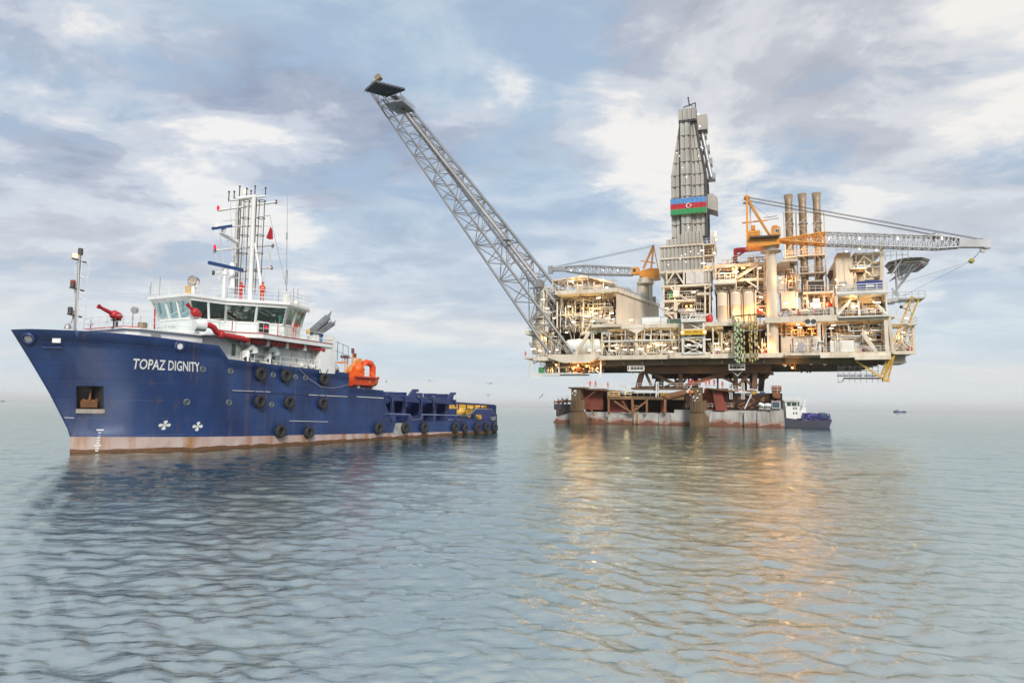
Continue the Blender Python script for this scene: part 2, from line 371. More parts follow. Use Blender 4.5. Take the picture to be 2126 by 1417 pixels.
def build_hull():
    S1 = 16.0; fs = [(i / 26) ** 1.5 for i in range(27)]
    aft = [17, 18.5, 20, 22, 24, 26, 27.79, 27.81, 30, 32, 34.44, 34.46, 35, 35.5, 36, 36.5, 37, 40, 44, 48, 52, 56, 60, 61.5, 63, 64.5, 65.8, STERN]
    NR = 18; cols = []
    def col(fn):
        zt = 9.
        for _ in range(25): zt = ztop(fn(zt))
        zs = [-1.5, -.5, 0, .3, .6] + [.6 + (zt - .6) * (k / (NR - 5)) for k in range(1, NR - 4)]
        return [(fn(z), z) for z in zs]
    extra = []
    for f in fs: cols.append(col(lambda z, f=f: st(z) + (S1 - st(z)) * f))
    # sharp columns through the bulwark step
    for sb in (9.3, 10.43):
        f = (sb + 5.1) / (S1 + 5.1); cols.append(col(lambda z, f=f: st(z) + (S1 - st(z)) * f))
    cols.sort(key=lambda c: c[-1][0])
    for s in aft: cols.append(col(lambda z, s=s: s))
    nr = len(cols[0]); bm = bmesh.new(); V = {}
    for side in (1, -1):
        for i, c in enumerate(cols):
            for k, (s, z) in enumerate(c):
                V[side, i, k] = bm.verts.new((s, side * max(hbr(s, z), .015), z))
    for side in (1, -1):
        for i in range(len(cols) - 1):
            for k in range(nr - 1):
                q = [V[side, i, k], V[side, i+1, k], V[side, i+1, k+1], V[side, i, k+1]]
                bm.faces.new(q if side > 0 else q[::-1]).smooth = True
    for k in range(nr - 1):                     # transom and stem strip
        e = len(cols) - 1
        bm.faces.new([V[1, e, k], V[-1, e, k], V[-1, e, k+1], V[1, e, k+1]])
        bm.faces.new([V[-1, 0, k], V[1, 0, k], V[1, 0, k+1], V[-1, 0, k+1]])
    for i in range(len(cols) - 1):              # decks, a little below the bulwark top
        k = nr - 2 if cols[i][-1][0] < 34 else nr - 1
        bm.faces.new([V[1, i, k], V[-1, i, k], V[-1, i+1, k], V[1, i+1, k]])
    # a real recess for the port anchor, and the square port near the stern
    c_ = [onhull(*p) for p in ((157, 801), (216, 801), (160, 850), (214, 850))]
    ps0, ps1, pz0, pz1 = (c_[0].x + c_[2].x) / 2, (c_[1].x + c_[3].x) / 2, (c_[2].z + c_[3].z) / 2, (c_[0].z + c_[1].z) / 2; sk = ((c_[0].x - c_[2].x) + (c_[1].x - c_[3].x)) / 2 / (pz1 - pz0); zm = (pz0 + pz1) / 2
    rect = (ps0, ps1, pz0, pz1)
    for ax, val in ((0, rect[0]), (0, rect[1]), (2, rect[2]), (2, rect[3])):
        no = Vector((1, 0, -sk)) if ax == 0 else Vector((0, 0, 1)); co = Vector((val, 0, zm)) if ax == 0 else no * val
        fsel = [f for f in bm.faces if all(-5 < v.co.x < 9 for v in f.verts) and max(v.co.z for v in f.verts) > 1 and f.calc_center_median().y > .3]
        ge = list({e for f in fsel for e in f.edges}) + list({v for f in fsel for v in f.verts}) + fsel
        bmesh.ops.bisect_plane(bm, geom=ge, plane_co=co, plane_no=no, dist=1e-5)
    dele = [f for f in bm.faces if rect[0] < f.calc_center_median().x - sk * (f.calc_center_median().z - zm) < rect[1] and rect[2] < f.calc_center_median().z < rect[3] and f.calc_center_median().y > .3
            and abs(f.normal.z) < .95]
    bmesh.ops.delete(bm, geom=dele, context='FACES')
    mb = MB(); bm.verts.index_update(); mb.v = [tuple(v.co) for v in bm.verts]
    mb.f = [tuple(v.index for v in f.verts) for f in bm.faces]; mb.sm = [f.smooth for f in bm.faces]
    bm.free(); return mb, rect, sk, zm
hmb, rect, skw, zmid = build_hull()
hull = part('hull', hmb, M['hull'], ship)
# anchor pocket and anchor
s0, s1, z0, z1 = rect
mb = MB(); dp = 1.5
def hv(s, z, d=0): s = s + skw * (z - zmid); return (s, hbr(s, z) - d, z)
A = [hv(s0, z0), hv(s1, z0), hv(s1, z1), hv(s0, z1)]; B = [hv(s0, z0, dp * .5), hv(s1, z0, dp), hv(s1, z1, dp * 1.4), hv(s0, z1, dp)]
mb.add(A + B, [(4,5,6,7), (0,1,5,4), (1,2,6,5), (2,3,7,6), (3,0,4,7)])
pocket = part('anchor_pocket', mb, M['dark'], hull)
mb = MB()
mb.beam(hv(s0 - .05, z0 - .12, -.1), hv(s1 + .05, z0 - .12, -.1), .3, .36)
part('pocket_lip', mb, mat('worn_grey_lip', (.34, .31, .28), .6, dirt=(.25, .12, .05), dscale=2), hull)
mb = MB(); cs = (s0 + s1) / 2 - .1; aq = Vector(hv(cs, z0 + .05)); ads = (Vector(hv(s1, z0)) - Vector(hv(s0, z0))).normalized(); adz = (Vector(hv(cs, z1)) - Vector(hv(cs, z0))).normalized(); anr = ads.cross(adz); anr = anr * (1 if anr.y > 0 else -1); aw = (s1 - s0) / 2.6; ah = (z1 - z0) / 2.6
mb.prism([(x * aw, y * ah) for x, y in ((-1.1, .12), (1.1, .12), (1.15, .8), (.9, 1.0), (.55, .82), (.25, .86), (.16, 1.02), (-.16, 1.02), (-.25, .86), (-.55, .82), (-.9, 1.0), (-1.15, .8))],
         lambda a, b, w: tuple(aq + ads * a + adz * b - anr * w), .12, .55); mb.bar(tuple(aq + adz * .9 * ah - anr * .4), tuple(aq + adz * (z1 - z0) * .8 - anr * .9), .1, 6)
single('anchor', mb, M['rust'], 'rusty brown anchor stowed in the square bow recess', 'anchor', SHIP, (cs, hbr(cs, z0) - .4, z0))
# chocks, portholes, lines, draught marks
def ring_at(px, py, r0, r1, n=14, depth=.12):
    q = onhull(px, py); e = .3
    ds = Vector((e, hbr(q.x + e, q.z) - hbr(q.x - e, q.z), 0)) ; ds = Vector((2*e, ds.y, 0)).normalized()
    dz = Vector((0, hbr(q.x, q.z + e) - hbr(q.x, q.z - e), 2*e)).normalized()
    return q, ds.cross(dz).normalized() * (1 if ds.cross(dz).y > 0 else -1), ds, dz
def disc(mb, q, nrm, r, off, n=16): mb.lathe(q + nrm * (off - .06), [(r, 0), (r, .06)], n, nrm)
for px, py, r in ((60, 702, .42), (372, 718, .40)):
    q, nr_, ds, dz = ring_at(px, py, 1, 1)
    mb = MB(); mb.lathe(q - nr_ * .05, [(r * .72, 0), (r * .72, .2), (r * .95, .26), (r * 1.25, .16), (r * 1.3, 0)], 20, nr_, False)
    ck = part('mooring_chock', mb, M['blueship'], ship)
    mb = MB(); disc(mb, q, nr_, r * .72, .1); part('opening', mb, M['letterw'] if px > 300 else M['steel'], ck)
q, nr_, ds, dz = ring_at(118, 706, 1, 1)
mb = MB(); mb.beam(q - ds * .3, q + ds * .3, .16, .42)
part('mooring_port', mb, M['letterw'], ship)
mb = MB(); mb.beam(q - ds * .7 - dz * .75, q + ds * .7 - dz * .75, .22, .12); part('port_sill', mb, M['blueship'], ship)
for px, py in ((421, 766), (479, 770), (567, 778), (614, 782), (634, 784), (388, 834), (475, 835), (564, 839), (287, 845 - 20)):
    if px == 287: continue
    q, nr_, ds, dz = ring_at(px, py, 1, 1)
    mb = MB(); mb.lathe(q - nr_ * .02, [(.22, 0), (.22, .07), (.29, .09), (.31, 0)], 16, nr_, False)
    o = part('porthole', mb, M['chrome'], hull); mb = MB(); disc(mb, q, nr_, .23, .03); part('pane', mb, M['port'], o)
def hull_line(p, q, n=24, w=.07, off=.02):
    mb = MB(); a, b = onhull(*p), onhull(*q); L = []
    for i in range(n + 1):
        s = a.x + (b.x - a.x) * i / n; z = a.z + (b.z - a.z) * i / n; L.append(Vector((s, hbr(s, z) + off, z)))
    mb.tube(L, w, 4); return mb
part('rubbing_strake', hull_line((480, 811), (796, 826)), M['blueship'], hull)
part('rubbing_strake', hull_line((560, 872), (1041, 880), 40), M['blueship'], hull)
def scuff(p, q, w=.03): return hull_line(p, q, 16, w, .07)
mb = scuff((482, 810), (560, 813)); mb2 = scuff((640, 819), (720, 823), .04); mb.add(mb2.v, mb2.f); mb2 = scuff((740, 823), (796, 826), .05); mb.add(mb2.v, mb2.f)
mb2 = scuff((600, 873), (680, 875)); mb.add(mb2.v, mb2.f); mb2 = scuff((133, 866), (153, 867)); mb.add(mb2.v, mb2.f)
part('paint_scuff', mb, M['letterw'], hull)
mb = MB()
for i in range(9):
    q = onhull(207.5 - i * .9, 892 + i * 5.4); w = .2 if i in (0, 6) else .09
    mb.add([(q.x - w, hbr(q.x - w, q.z) + .03, q.z - .05), (q.x + w, hbr(q.x + w, q.z) + .03, q.z - .05), (q.x + w, hbr(q.x + w, q.z) + .03, q.z + .07), (q.x - w, hbr(q.x - w, q.z) + .03, q.z + .07)], [(0, 1, 2, 3)])
part('draught_mark', mb, M['letterw'], hull)
for px, py in ((341.5, 882), (410, 884.5)):
    q = onhull(px, py); mb = MB()
    for g in range(4):
        a = g * math.pi / 2; ca, sa = math.cos(a), math.sin(a); pts = []
        for x, y in ((.03, .03), (.16, .3), (.12, .40), (0, .44), (-.12, .40), (-.16, .3), (-.03, .03)):
            X, Y = x * ca - y * sa, x * sa + y * ca
            pts.append((q.x + X, hbr(q.x + X, q.z + Y) + .03, q.z + Y))
        mb.add(pts, [tuple(range(7))])
    part('thruster_mark', mb, M['letterw'], hull)
def hull_text(body, p0, p1, hgt, m, name='ship_name', shear=0.):
    a, b = onhull(*p0), onhull(*p1); vs, fs = text_mesh(body, fat=.018)
    x0, x1 = min(v[0] for v in vs), max(v[0] for v in vs); y0, y1 = min(v[1] for v in vs), max(v[1] for v in vs)
    mb = MB(); out = []
    for x, y, _ in vs:
        f = (x - x0) / (x1 - x0); g = (y - y0) / (y1 - y0) - .5
        s = a.x + (b.x - a.x) * f + shear * g; z = a.z + (b.z - a.z) * f + g * hgt
        out.append((s, hbr(s, z) + .035, z))
    mb.add(out, fs); return part(name, mb, m, hull)
hull_text('TOPAZ DIGNITY', (275, 754.5), (414, 762), .9, M['letterw'], shear=-.12)

# deckhouse, bridge deck and wheelhouse -------------------------------------------------
def sym(half): return half + [(s, -t) for s, t in half[::-1]]
def slab(mb, poly, z0, z1): return mb.prism(poly, lambda a, b, w: (a, b, w), z0, z1)
mb = MB(); slab(mb, sym([(2.3, 2.9), (3.2, 3.6), (9.2, 4.2)]), 9.0, 10.95)
slab(mb, sym([(2.0, 3.1), (3.0, 3.9), (9.2, 4.5)]), 10.95, 11.08)
fore = part('fore_deckhouse', mb, M['shipwhite'], ship)
mb = MB(); mb.box(4.2, 5.0, 3.78, 3.95, 9.6, 10.7); part('vent_grille', mb, M['steel'], fore)
mb = MB(); mb.rail([(2.05, -3.0, 11.08), (2.05, 3.0, 11.08), (3.1, 3.8, 11.08), (8.8, 4.35, 11.08)], 1.1, 1.2, .028)
mb.rail([(2.05, -3.0, 11.08), (3.1, -3.8, 11.08), (8.6, -4.35, 11.08)], 1.1, 1.3, .028)
part('railing', mb, M['shipwhite'], fore)
mb = MB(); mb.tube([(2.1, -2.9, 11.14), (2.1, 2.9, 11.14), (3.2, 3.7, 11.14)], .05, 5); mb.bar((5, 3.0, 11.1), (4.9, 3.0, 13.1), .07, 6)
mb.tube([(2.4, -2.5, 11.14), (2.4, -2.5, 11.6), (2.4, -2.2, 11.6)], .06, 5)
part('foam_pipe', mb, M['red'], fore)
mb = MB(); slab(mb, sym([(8.9, 3.3), (11.2, 5.2), (24.5, 5.5)]), 7.5, 11.35)
house = part('deckhouse', mb, M['shipwhite'], ship)
def sidewin(px, w=.34, h=.72, z=9.75):
    q = P(px, 712, 5.3); t = 5.2 + .3 * (q.x - 11.2) / 13.3
    if q.x < 11.2: t = 3.3 + 1.9 * (q.x - 8.9) / 2.3
    m1 = MB(); m1.box(q.x - w, q.x + w, t - .2, t + .05, z - h, z + h); o = part('window', m1, M['shipwhite'], house)
    m1 = MB(); m1.box(q.x - w * .72, q.x + w * .72, t - .1, t + .06, z - h * .82, z + h * .82); part('pane', m1, M['glass'], o)
for px in (418, 486, 527, 568): sidewin(px)
mb = MB()
for px, k in ((510, 1), (556, 1)):
    q = P(px, 730, 5.9)
    mb.tube([(q.x, 5.95, 8.0), (q.x, 5.95, 9.7), (q.x + .12, 6.0, 10.05), (q.x + .5, 6.05, 10.2), (q.x + .9, 6.1, 10.0), (q.x + 1.0, 6.1, 9.6)], .36, 12)
part('ventilator', mb, M['shipwhite'], house)
mb = MB()
for px in (505, 552):
    q = P(px, 728, 5.9); mb.lathe((q.x + .25, 5.9, 8.9), [(.3, 0), (.3, .38)], 12, (0, 1, 0))
part('ventilator_mouth', mb, M['dark'], house)
# bridge deck with its deep white fascia, pipe-run below
BD = [(8.0, 2.2), (9.4, 6.3), (11.4, 6.15), (13.3, 7.9), (17.0, 7.3), (21.6, 6.9), (24.5, 6.7)]
mb = MB(); slab(mb, sym(BD), 11.0, 11.42)
fas = MB(); bd = MB()
bridge_deck = part('bridge_deck', mb, M['shipwhite'], ship)
mb = MB(); pts = [(s, t, 11.42) for s, t in BD]
mb.rail(pts, 1.12, 1.25, .03); mb.rail([(s, -t, z) for s, t, z in pts], 1.12, 1.25, .03); part('railing', mb, M['shipwhite'], bridge_deck)
mb = MB(); mb.tube([(s - .02, t + .03, 11.47) for s, t in BD[1:]], .05, 5); mb.tube([(11.0, 6.1, 11.5), (11.0, 6.1, 12.6)], .05, 5); mb.tube([(15.5, 7.5, 11.5), (15.5, 7.5, 12.9)], .05, 5)
part('foam_pipe', mb, M['red'], bridge_deck)
mb = MB()
for s in (12.5, 15.0, 17.6, 20.2): mb.box(s, s + .35, 5.3, 6.6, 10.35, 11.0)
part('bracket', mb, M['shipwhite'], bridge_deck)
RF = [(8.1, 3.05), (11.9, 3.95), (16.5, 8.0), (20.5, 6.9)]      # roof edge, port half
WT = [(8.5, 2.85), (12.1, 3.7), (16.6, 7.6), (20.1, 6.6)]       # wall at the window heads
WS = [(9.15, 2.5), (12.5, 3.2), (16.75, 7.0), (19.9, 6.15)]     # wall at the sills
mb = MB(); slab(mb, sym(RF), 14.82, 15.12); slab(mb, sym([(s + .15, t - .12) for s, t in RF]), 14.66, 14.82)
wheel = part('wheelhouse', MB().add([], []) if False else mb, M['shipwhite'], ship)
mb = MB(); ws, wt = sym(WS), sym(WT)
n = len(ws); z_b, z_s, z_t = 11.42, 12.75, 14.7
lo = [Vector((s + (.15 if i < 5 else .15), t, z_b)) for i, (s, t) in enumerate(ws)]
si = [Vector((s, t, z_s)) for s, t in ws]; to = [Vector((s, t, z_t)) for s, t in wt]
mb.add(lo + si, [(i, (i+1) % n, n + (i+1) % n, n + i) for i in range(n)])
part('lower_wall', mb, mat('pale_green_white_paint', (.74, .80, .78), .3, dirt=(.6, .58, .5), dscale=.7, damt=.3, coat=.3, var=.04), wheel)
fr = MB(); wins = []
segs = {n - 1: 3, 0: 2, 1: 2, 2: 2, 3: 4, n - 2: 2, n - 3: 2, n - 4: 2}   # windows per facet
for i in range(n):
    j = (i + 1) % n; k = segs.get(i, 1)
    a0, b0, a1, b1 = si[i], si[j], to[i], to[j]
    g = .08
    fr.beam(a0 + Vector((0, 0, .04)), b0 + Vector((0, 0, .04)), .16, .16); fr.beam(a1 - Vector((0, 0, .1)), b1 - Vector((0, 0, .1)), .18, .2)
    L = (b0 - a0).length
    for q in range(k + 1):
        u = q / k; fr.beam(a0.lerp(b0, u), a1.lerp(b1, u), .26 if q in (0, k) else .2, .16)
    for q in range(k):
        u0, u1 = q / k, (q + 1) / k
        wins.append([a0.lerp(b0, u0), a0.lerp(b0, u1), a1.lerp(b1, u1), a1.lerp(b1, u0)])
part('window_frame', fr, M['shipwhite'], wheel)
for w in wins:
    mb = MB(); mb.add(w, [(0, 1, 2, 3)]); win = part('window', mb, M['bridgeglass'], wheel)
    nrm = (w[1] - w[0]).cross(w[3] - w[0]).normalized() * .06
    if nrm.x > 0: nrm = -nrm
    mb = MB(); mb.bar(w[3].lerp(w[2], .5) + nrm, w[0].lerp(w[1], .35).lerp(w[3].lerp(w[2], .35), .35) + nrm, .025, 4); part('wiper', mb, M['dark'], win)
mb = MB(); slab(mb, sym([(s + .5, t - .45) for s, t in WS]), 11.5, 12.7); part('console', mb, mat('console_pale_green', (.3, .36, .2), .6), wheel)
mb = MB(); mb.box(14.8, 18.6, -4.2, 4.2, 11.5, 14.6); mb.box(12.2, 12.9, -1.2, .2, 12.7, 13.6); mb.box(13.6, 14.3, 2.0, 2.8, 12.7, 13.9); part('dark_core', mb, mat('dim_green_interior', (.10, .13, .10), .7), wheel)  # dark block added to deepen the view through the windows, with two furniture boxes
rp = [(s + .1, t - .1, 15.12) for s, t in RF]
mb = MB(); mb.rail([rp[0][:1] + (-rp[0][1], 15.12)] + rp, 1.15, 1.5, .03, (1., .66, .33)); mb.rail([(s, -t, z) for s, t, z in rp], 1.15, 1.5, .03, (1., .66, .33))
part('railing', mb, M['shipwhite'], wheel)
mb = MB(); q = P(547, 680, 7.55); mb.box(q.x - .75, q.x + .75, 7.42, 7.6, q.z - .62, q.z + .62)
sg = part('signal_board', mb, M['shipwhite'], ship); mb = MB(); mb.box(q.x - .6, q.x + .6, 7.5, 7.63, q.z - .48, q.z + .48); part('signal_screen', mb, M['dark'], sg)
mb = MB(); mb.lathe((q.x + .25, 7.6, q.z + .06), [(.17, 0), (.17, .08)], 14, (0, 1, 0)); part('signal_lamp', mb, M['lampr'], sg)
for px in (536, 612, 640):                     # weathertight doors and deck lights along the house side
    q = P(px, 716, 5.4); t = 5.2 + .3 * (q.x - 11.2) / 13.3
    m1 = MB(); m1.box(q.x - .42, q.x + .42, t - .1, t + .07, 8.3, 10.25); d_ = part('door', m1, M['white'], house)
    m1 = MB(); m1.box(q.x + .25, q.x + .32, t + .07, t + .14, 9.1, 9.4); part('handle', m1, M['steel'], d_)
for px in (500, 575, 630):
    q = P(px, 712, 5.9); m1 = MB(); m1.lathe((q.x, 5.75, 10.55), [(.12, -.1), (.2, .05), (.2, .22)], 10, (0, 1, -.4)); part('deck_light', m1, M['galv'], house)
# registration number on the deckhouse front
def flat_text(body, p0, p1, hgt, t, m, name, parent, off=.02):
    a, b = P(p0[0], p0[1], t), P(p1[0], p1[1], t); vs, fs = text_mesh(body)
    x0, x1 = min(v[0] for v in vs), max(v[0] for v in vs); y0, y1 = min(v[1] for v in vs), max(v[1] for v in vs)
    mb = MB(); mb.add([(a.x + (b.x - a.x) * (x - x0) / (x1 - x0), t + off, a.z + (b.z - a.z) * (x - x0) / (x1 - x0) + ((y - y0) / (y1 - y0) - .5) * hgt) for x, y, _ in vs], fs)
    return part(name, mb, m, parent)
mb = MB(); vs, fs = text_mesh('IMO NO. 9654882')
x0, x1 = min(v[0] for v in vs), max(v[0] for v in vs)
mb.add([(8.83, 1.1 + (-1.0 + 2.2 * (x - x0) / (x1 - x0)) * .9, 11.0 + y * .42) for x, y, _ in vs], fs); 
# exhausts, funnel casing aft
mb = MB(); mb.box(22.8, 25.2, 4.4, 6.6, 8.0, 12.35)
cas = part('funnel_casing', mb, M['shipwhite'], ship)
mb = MB()
q = P(667, 703, 6.63); mb.add([(q.x - .45, 6.63, q.z + .55), (q.x + .35, 6.63, q.z + .55), (q.x + .2, 6.63, q.z + .1), (q.x - .3, 6.63, q.z + .1)], [(0, 1, 2, 3)])
part('funnel_emblem', mb, M['bluescan'], cas)
mb = MB(); mb.add([(q.x - .35, 6.63, q.z + .02), (q.x + .25, 6.63, q.z + .02), (q.x - .05, 6.63, q.z - 1.1)], [(0, 1, 2)])
part('emblem_point', mb, mat('sky_blue_emblem', (.15, .42, .7), .5), cas)
for (x0_, y0_), (x1_, y1_), r in (((645, 690), (680, 659), .42), ((655, 692), (683, 672), .26), ((660, 694), (692, 672), .26)):
    a = P(x0_, y0_, 4.6); b = P(x1_, y1_, 4.6)
    mb = MB(); d = (b - a).normalized(); mb.tube([a, b], r, 12)
    mb.add([b + Vector((0, r, 0)) * .98, b - Vector((0, r, 0)) * .98, b + d * r * 2.2 + Vector((0, 0, r))], [(0, 1, 2)])
    part('exhaust_pipe', mb, M['silver'], cas)
mb = MB()
for px in (650, 656, 673, 680):
    q = P(px, 738, 5.7); mb.bar((q.x, 5.75, 8.2), (q.x, 5.75, 10.6), .1, 6)
mb.rail([P(690, 745, 5.8), P(700, 748, 5.8), P(722, 757, 5.8)], 2.2, 1, .04)
part('vent_pipe', mb, M['steel'], cas)
# red fire main
def SP(px, py, t): q = P(px, py, t); return (q.x, t, q.z)
mb = MB()
pts = [SP(415, 674, 6.4), SP(422, 674, 6.5), SP(436, 675, 6.6), SP(444, 680, 6.6), SP(449, 688, 6.6), SP(457, 693, 6.6), SP(466, 696, 6.6), SP(512, 704, 6.6)]
mb.tube(pts, .28, 12); mb.ball(Vector(SP(459, 694.5, 6.6)), .42); mb.lathe(Vector(SP(512, 704, 6.6)), [(.4, -.15), (.4, .1)], 12, (1, 0, 0))
mb.tube([SP(518, 706, 6.2), SP(640, 719, 6.2)], .36, 12); mb.tube([SP(640, 719, 6.3), SP(672, 727, 6.4)], .27, 12); mb.ball(Vector(SP(668, 726, 6.4)), .33)
part('fire_main', mb, M['red'], ship)
mb = MB(); a = Vector(SP(403, 674, 6.1)); mb.lathe(a, [(.55, 0), (.55, 1.0)], 16, (1, .2, 0)); part('foam_drum', mb, M['shipwhite'], bridge_deck)
# life-raft canisters and clutter on the upper deck
for px, ow in ((632, 'nearest the white ventilators'), (655, 'second from the ventilators'), (678, 'between white casing and railing'), (694, 'closest to the orange boat davit')):
    q = P(px, 752, 5.6); 
    o = thing('liferaft_canister', 'x', 'liferaft', SHIP, (q.x, 5.5, 8.3), 'liferaft canisters on the upper deck')
    o['label'] = 'white liferaft canister on the upper deck edge, ' + ow
    mb = MB(); mb.capsule((q.x - .75, 5.5, 8.75), (q.x + .75, 5.5, 8.75), .42, 12); c = part('canister', mb, M['shipwhite'], o)
    mb = MB(); mb.lathe((q.x - .3, 5.5, 8.75), [(.45, 0), (.45, .08)], 12, (1, 0, 0)); mb.lathe((q.x + .25, 5.5, 8.75), [(.45, 0), (.45, .08)], 12, (1, 0, 0)); part('strap', mb, M['steel'], o)
    mb = MB(); mb.box(q.x - .6, q.x - .45, 5.1, 5.9, 8.0, 8.5); mb.box(q.x + .45, q.x + .6, 5.1, 5.9, 8.0, 8.5); part('cradle', mb, M['post'], o)
mb = MB(); mb.rail([(12.2, 6.1, 8.2), (19, 6.15, 8.1), (27.4, 6.2, 7.9)], 1.35, 1.7, .03, (1., .62)); part('railing', mb, M['shipwhite'], house)
mb = MB()
for s in (13.6, 15.0, 16.6, 19.5, 21.0): mb.box(s, s + .45, 5.5, 6.0, 8.0, 8.9)
part('deck_locker', mb, M['white'], house)
mb = MB(); mb.add([(9.06, -2.3 + 2.5 * (x - x0) / (x1 - x0), 12.05 + y * .36) for x, y, _ in vs], fs)
part('registration_number', mb, M['letterd'], wheel)
# ---- aft cargo rail and stern bulwark
T0 = 6.45
def sz(px, py, t=6.5): q = P(px, py, t); return (q.x, q.z)
top = [(816, 858.5), (852, 860), (855, 870.5), (872.5, 869.5), (876.5, 860), (973.5, 862.5), (989, 848.5), (1025, 850), (1040.5, 873)]
outl = [sz(*p) for p in top]; zb = 3.0
slots = [(822, 846), (879, 899), (903, 944), (948, 985), (988, 1001)]
outl = [(34.9, sz(808, 858.5)[1])] + outl + [(66.6, zb), (36.2, zb)]
# stern opening: split the plate round it
bw = MB(); tt = lambda s: HB - (.9 * ((s - 61) / 6) ** 2.5 if s > 61 else 0)
fn = lambda a, b, w: (a, tt(a) + w, b)
o0, o1 = sz(1007.5, 874)[0], sz(1019, 861)[0]; oz0, oz1 = sz(1008, 876)[1] + .1, sz(1013, 861.5)[1]
def plate(poly): bw.prism(poly, fn, -.14, 0)
def zt_at(s): return lerpt(s, outl[:-2])
ss = sorted(set([p[0] for p in outl[:-2]] + [o0, o1, 63.5]))
for a, b in zip(ss[:-1], ss[1:]):
    if b - a < .01: continue
    e = 1e-4
    if a >= o0 - e and b <= o1 + e:
        plate([(a, zb), (b, zb), (b, oz0), (a, oz0)]); plate([(a, oz1), (b, oz1), (b, zt_at(b - e)), (a, zt_at(a + e))])
    else: plate([(a, zb), (b, zb), (b, zt_at(b - e)), (a, zt_at(a + e))])
edges = [36.0] + [v for sl in slots for v in (sz(sl[0], 873)[0], sz(sl[1], 873)[0])] + [66.7]
for a, b in zip(edges[::2], edges[1::2]):
    n = 3 if b > 61 else 1
    for i in range(n): plate([(a + (b-a)*i/n, 2.15), (a + (b-a)*(i+1)/n, 2.15), (a + (b-a)*(i+1)/n, zb), (a + (b-a)*i/n, zb)])
bulwark = part('stern_bulwark', bw, M['blueship'], ship)
mb = MB(); mb.tube([(s, tt(s) - .05, z) for s, z in outl[:-2]], .085, 6); part('bulwark_cap', mb, mat('pale_blue_cap', (.16, .2, .33), .45, dirt=(.3, .3, .32), dscale=1), bulwark)
mb = MB(); mb.box(66.4, 66.6, -5.6, 5.6, 2.2, 4.6); part('transom_gate', mb, M['blueship'], ship)
mb = MB()
tb = [(798, 826.5), (822, 824.5), (830, 824.5), (866, 829), (905, 829.5), (946, 834)]
topb = [sz(*p, 6.2) for p in tb]
for (a, b), (c, d) in zip(topb[:-1], topb[1:]):
    mb.prism([(a, b - .45), (c, d - .45), (c, d + .35), (a, b + .35)], lambda x, z, w: (x, 6.3 + w, z), -1.6, 0)
mb.box(36, 52, 3.3, 3.5, 2.2, 5.6)
for a in (37.6, 40.3, 44.2, 47.8, 51): mb.box(a, a + .9, 3.4, 5.2, 2.2, 6.2)
crail = part('cargo_rail', mb, M['blueship'], ship)
for px in (814, 843, 875, 900, 946):
    a, z = sz(px, 858, 6.4); zt = lerpt(a, topb) + .15
    m2 = MB(); m2.tube([(a, 6.38, 4.2), (a, 6.38, zt - .7), (a - .12, 6.38, zt - .25), (a - .5, 6.36, zt), (a - 1.1, 6.3, zt + .1)], .13, 6)
    part('rail_post', m2, M['blueship'], crail)
m2 = MB()
for px, py in ((812, 822), (865, 815), (943, 821)):
    a, z = sz(px, py, 6.2)
    m2.prism([(a - 2.2, z - 1.1), (a - .4, z - .9), (a - .1, z + .1), (a + .5, z + .15), (a + .5, z + .5), (a - .4, z + .5)], lambda x, zz, w: (x, 6.2 + w, zz), -.5, 0)
part('rail_horn', m2, M['blueship'], crail)
m2 = MB()
for i in range(6):
    a = 37 + i * 1.9; m2.tube([(a, 6.0, 5.6 + .2 * (i % 2)), (a + .9, 6.1, 5.3), (a + 1.8, 6.0, 5.55)], .06, 4)
part('slack_rope', m2, mat('tan_rope', (.42, .33, .18), .8), crail)
m2 = MB()
t5 = [sz(948, 836, 6.2), sz(1026, 841, 5.6)]
m2.tube([(t5[0][0], 6.2, t5[0][1]), (t5[1][0], 5.6, t5[1][1])], .16, 6)
for px in (953, 969, 985, 999, 1018, 1026):
    a, z = sz(px, 850, 6.1); zt = lerpt(a, t5); m2.bar((a, 6.0 if px < 1010 else 5.6, 3.8), (a, 6.0 if px < 1010 else 5.6, zt), .11, 5)
part('stern_rail', m2, M['blueship'], ship)
m2 = MB(); q0, q1 = P(948, 845, 4), P(1018, 847, 4)
m2.box(q0.x, q1.x, 2.6, 3.0, q1.z - .1, q0.z + .55)
for px, py, r in ((962, 856, .8), (972, 853, .55), (983, 850, .5), (1000, 844, .5), (1011, 868, .9)):
    q = P(px, py, 4.2 if px < 1008 else 5.3); m2.lathe((q.x, 3.4, q.z), [(r, 0), (r, .9), (r * .5, .9), (r * .5, 1.5), (r, 1.5), (r, 1.9)], 14, (0, 1, 0))
part('winch_gear', m2, M['yellow'], ship)
# mid-ship panel scuffs
a, b = P(820, 884, 6.55), P(830, 900, 6.55)
mb = MB(); mb.prism([(36.6, .55), (40.0, .55), (39.6, 2.05), (37.2, 2.05)], lambda s, z, w: (s, 6.5 + w, z), 0, .03); part('bare_patch', mb, mat('worn_white_patch', (.45, .45, .40), .7, dirt=(.12, .14, .25), dscale=1.6, damt=.9), hull)
# small stern lettering
mb = MB(); vs, fs = text_mesh('DIGNITY'); a0, a1 = sz(1021, 868)[0], sz(1034, 869)[0]; zz = sz(1027, 868.5)[1]
x0, x1 = min(v[0] for v in vs), max(v[0] for v in vs)
mb.add([(a0 + (a1 - a0) * (x - x0) / (x1 - x0), tt(a0 + (a1 - a0) * (x - x0) / (x1 - x0)) + .03, zz + y * .8) for x, y, _ in vs], fs); part('stern_name', mb, M['letterw'], hull)

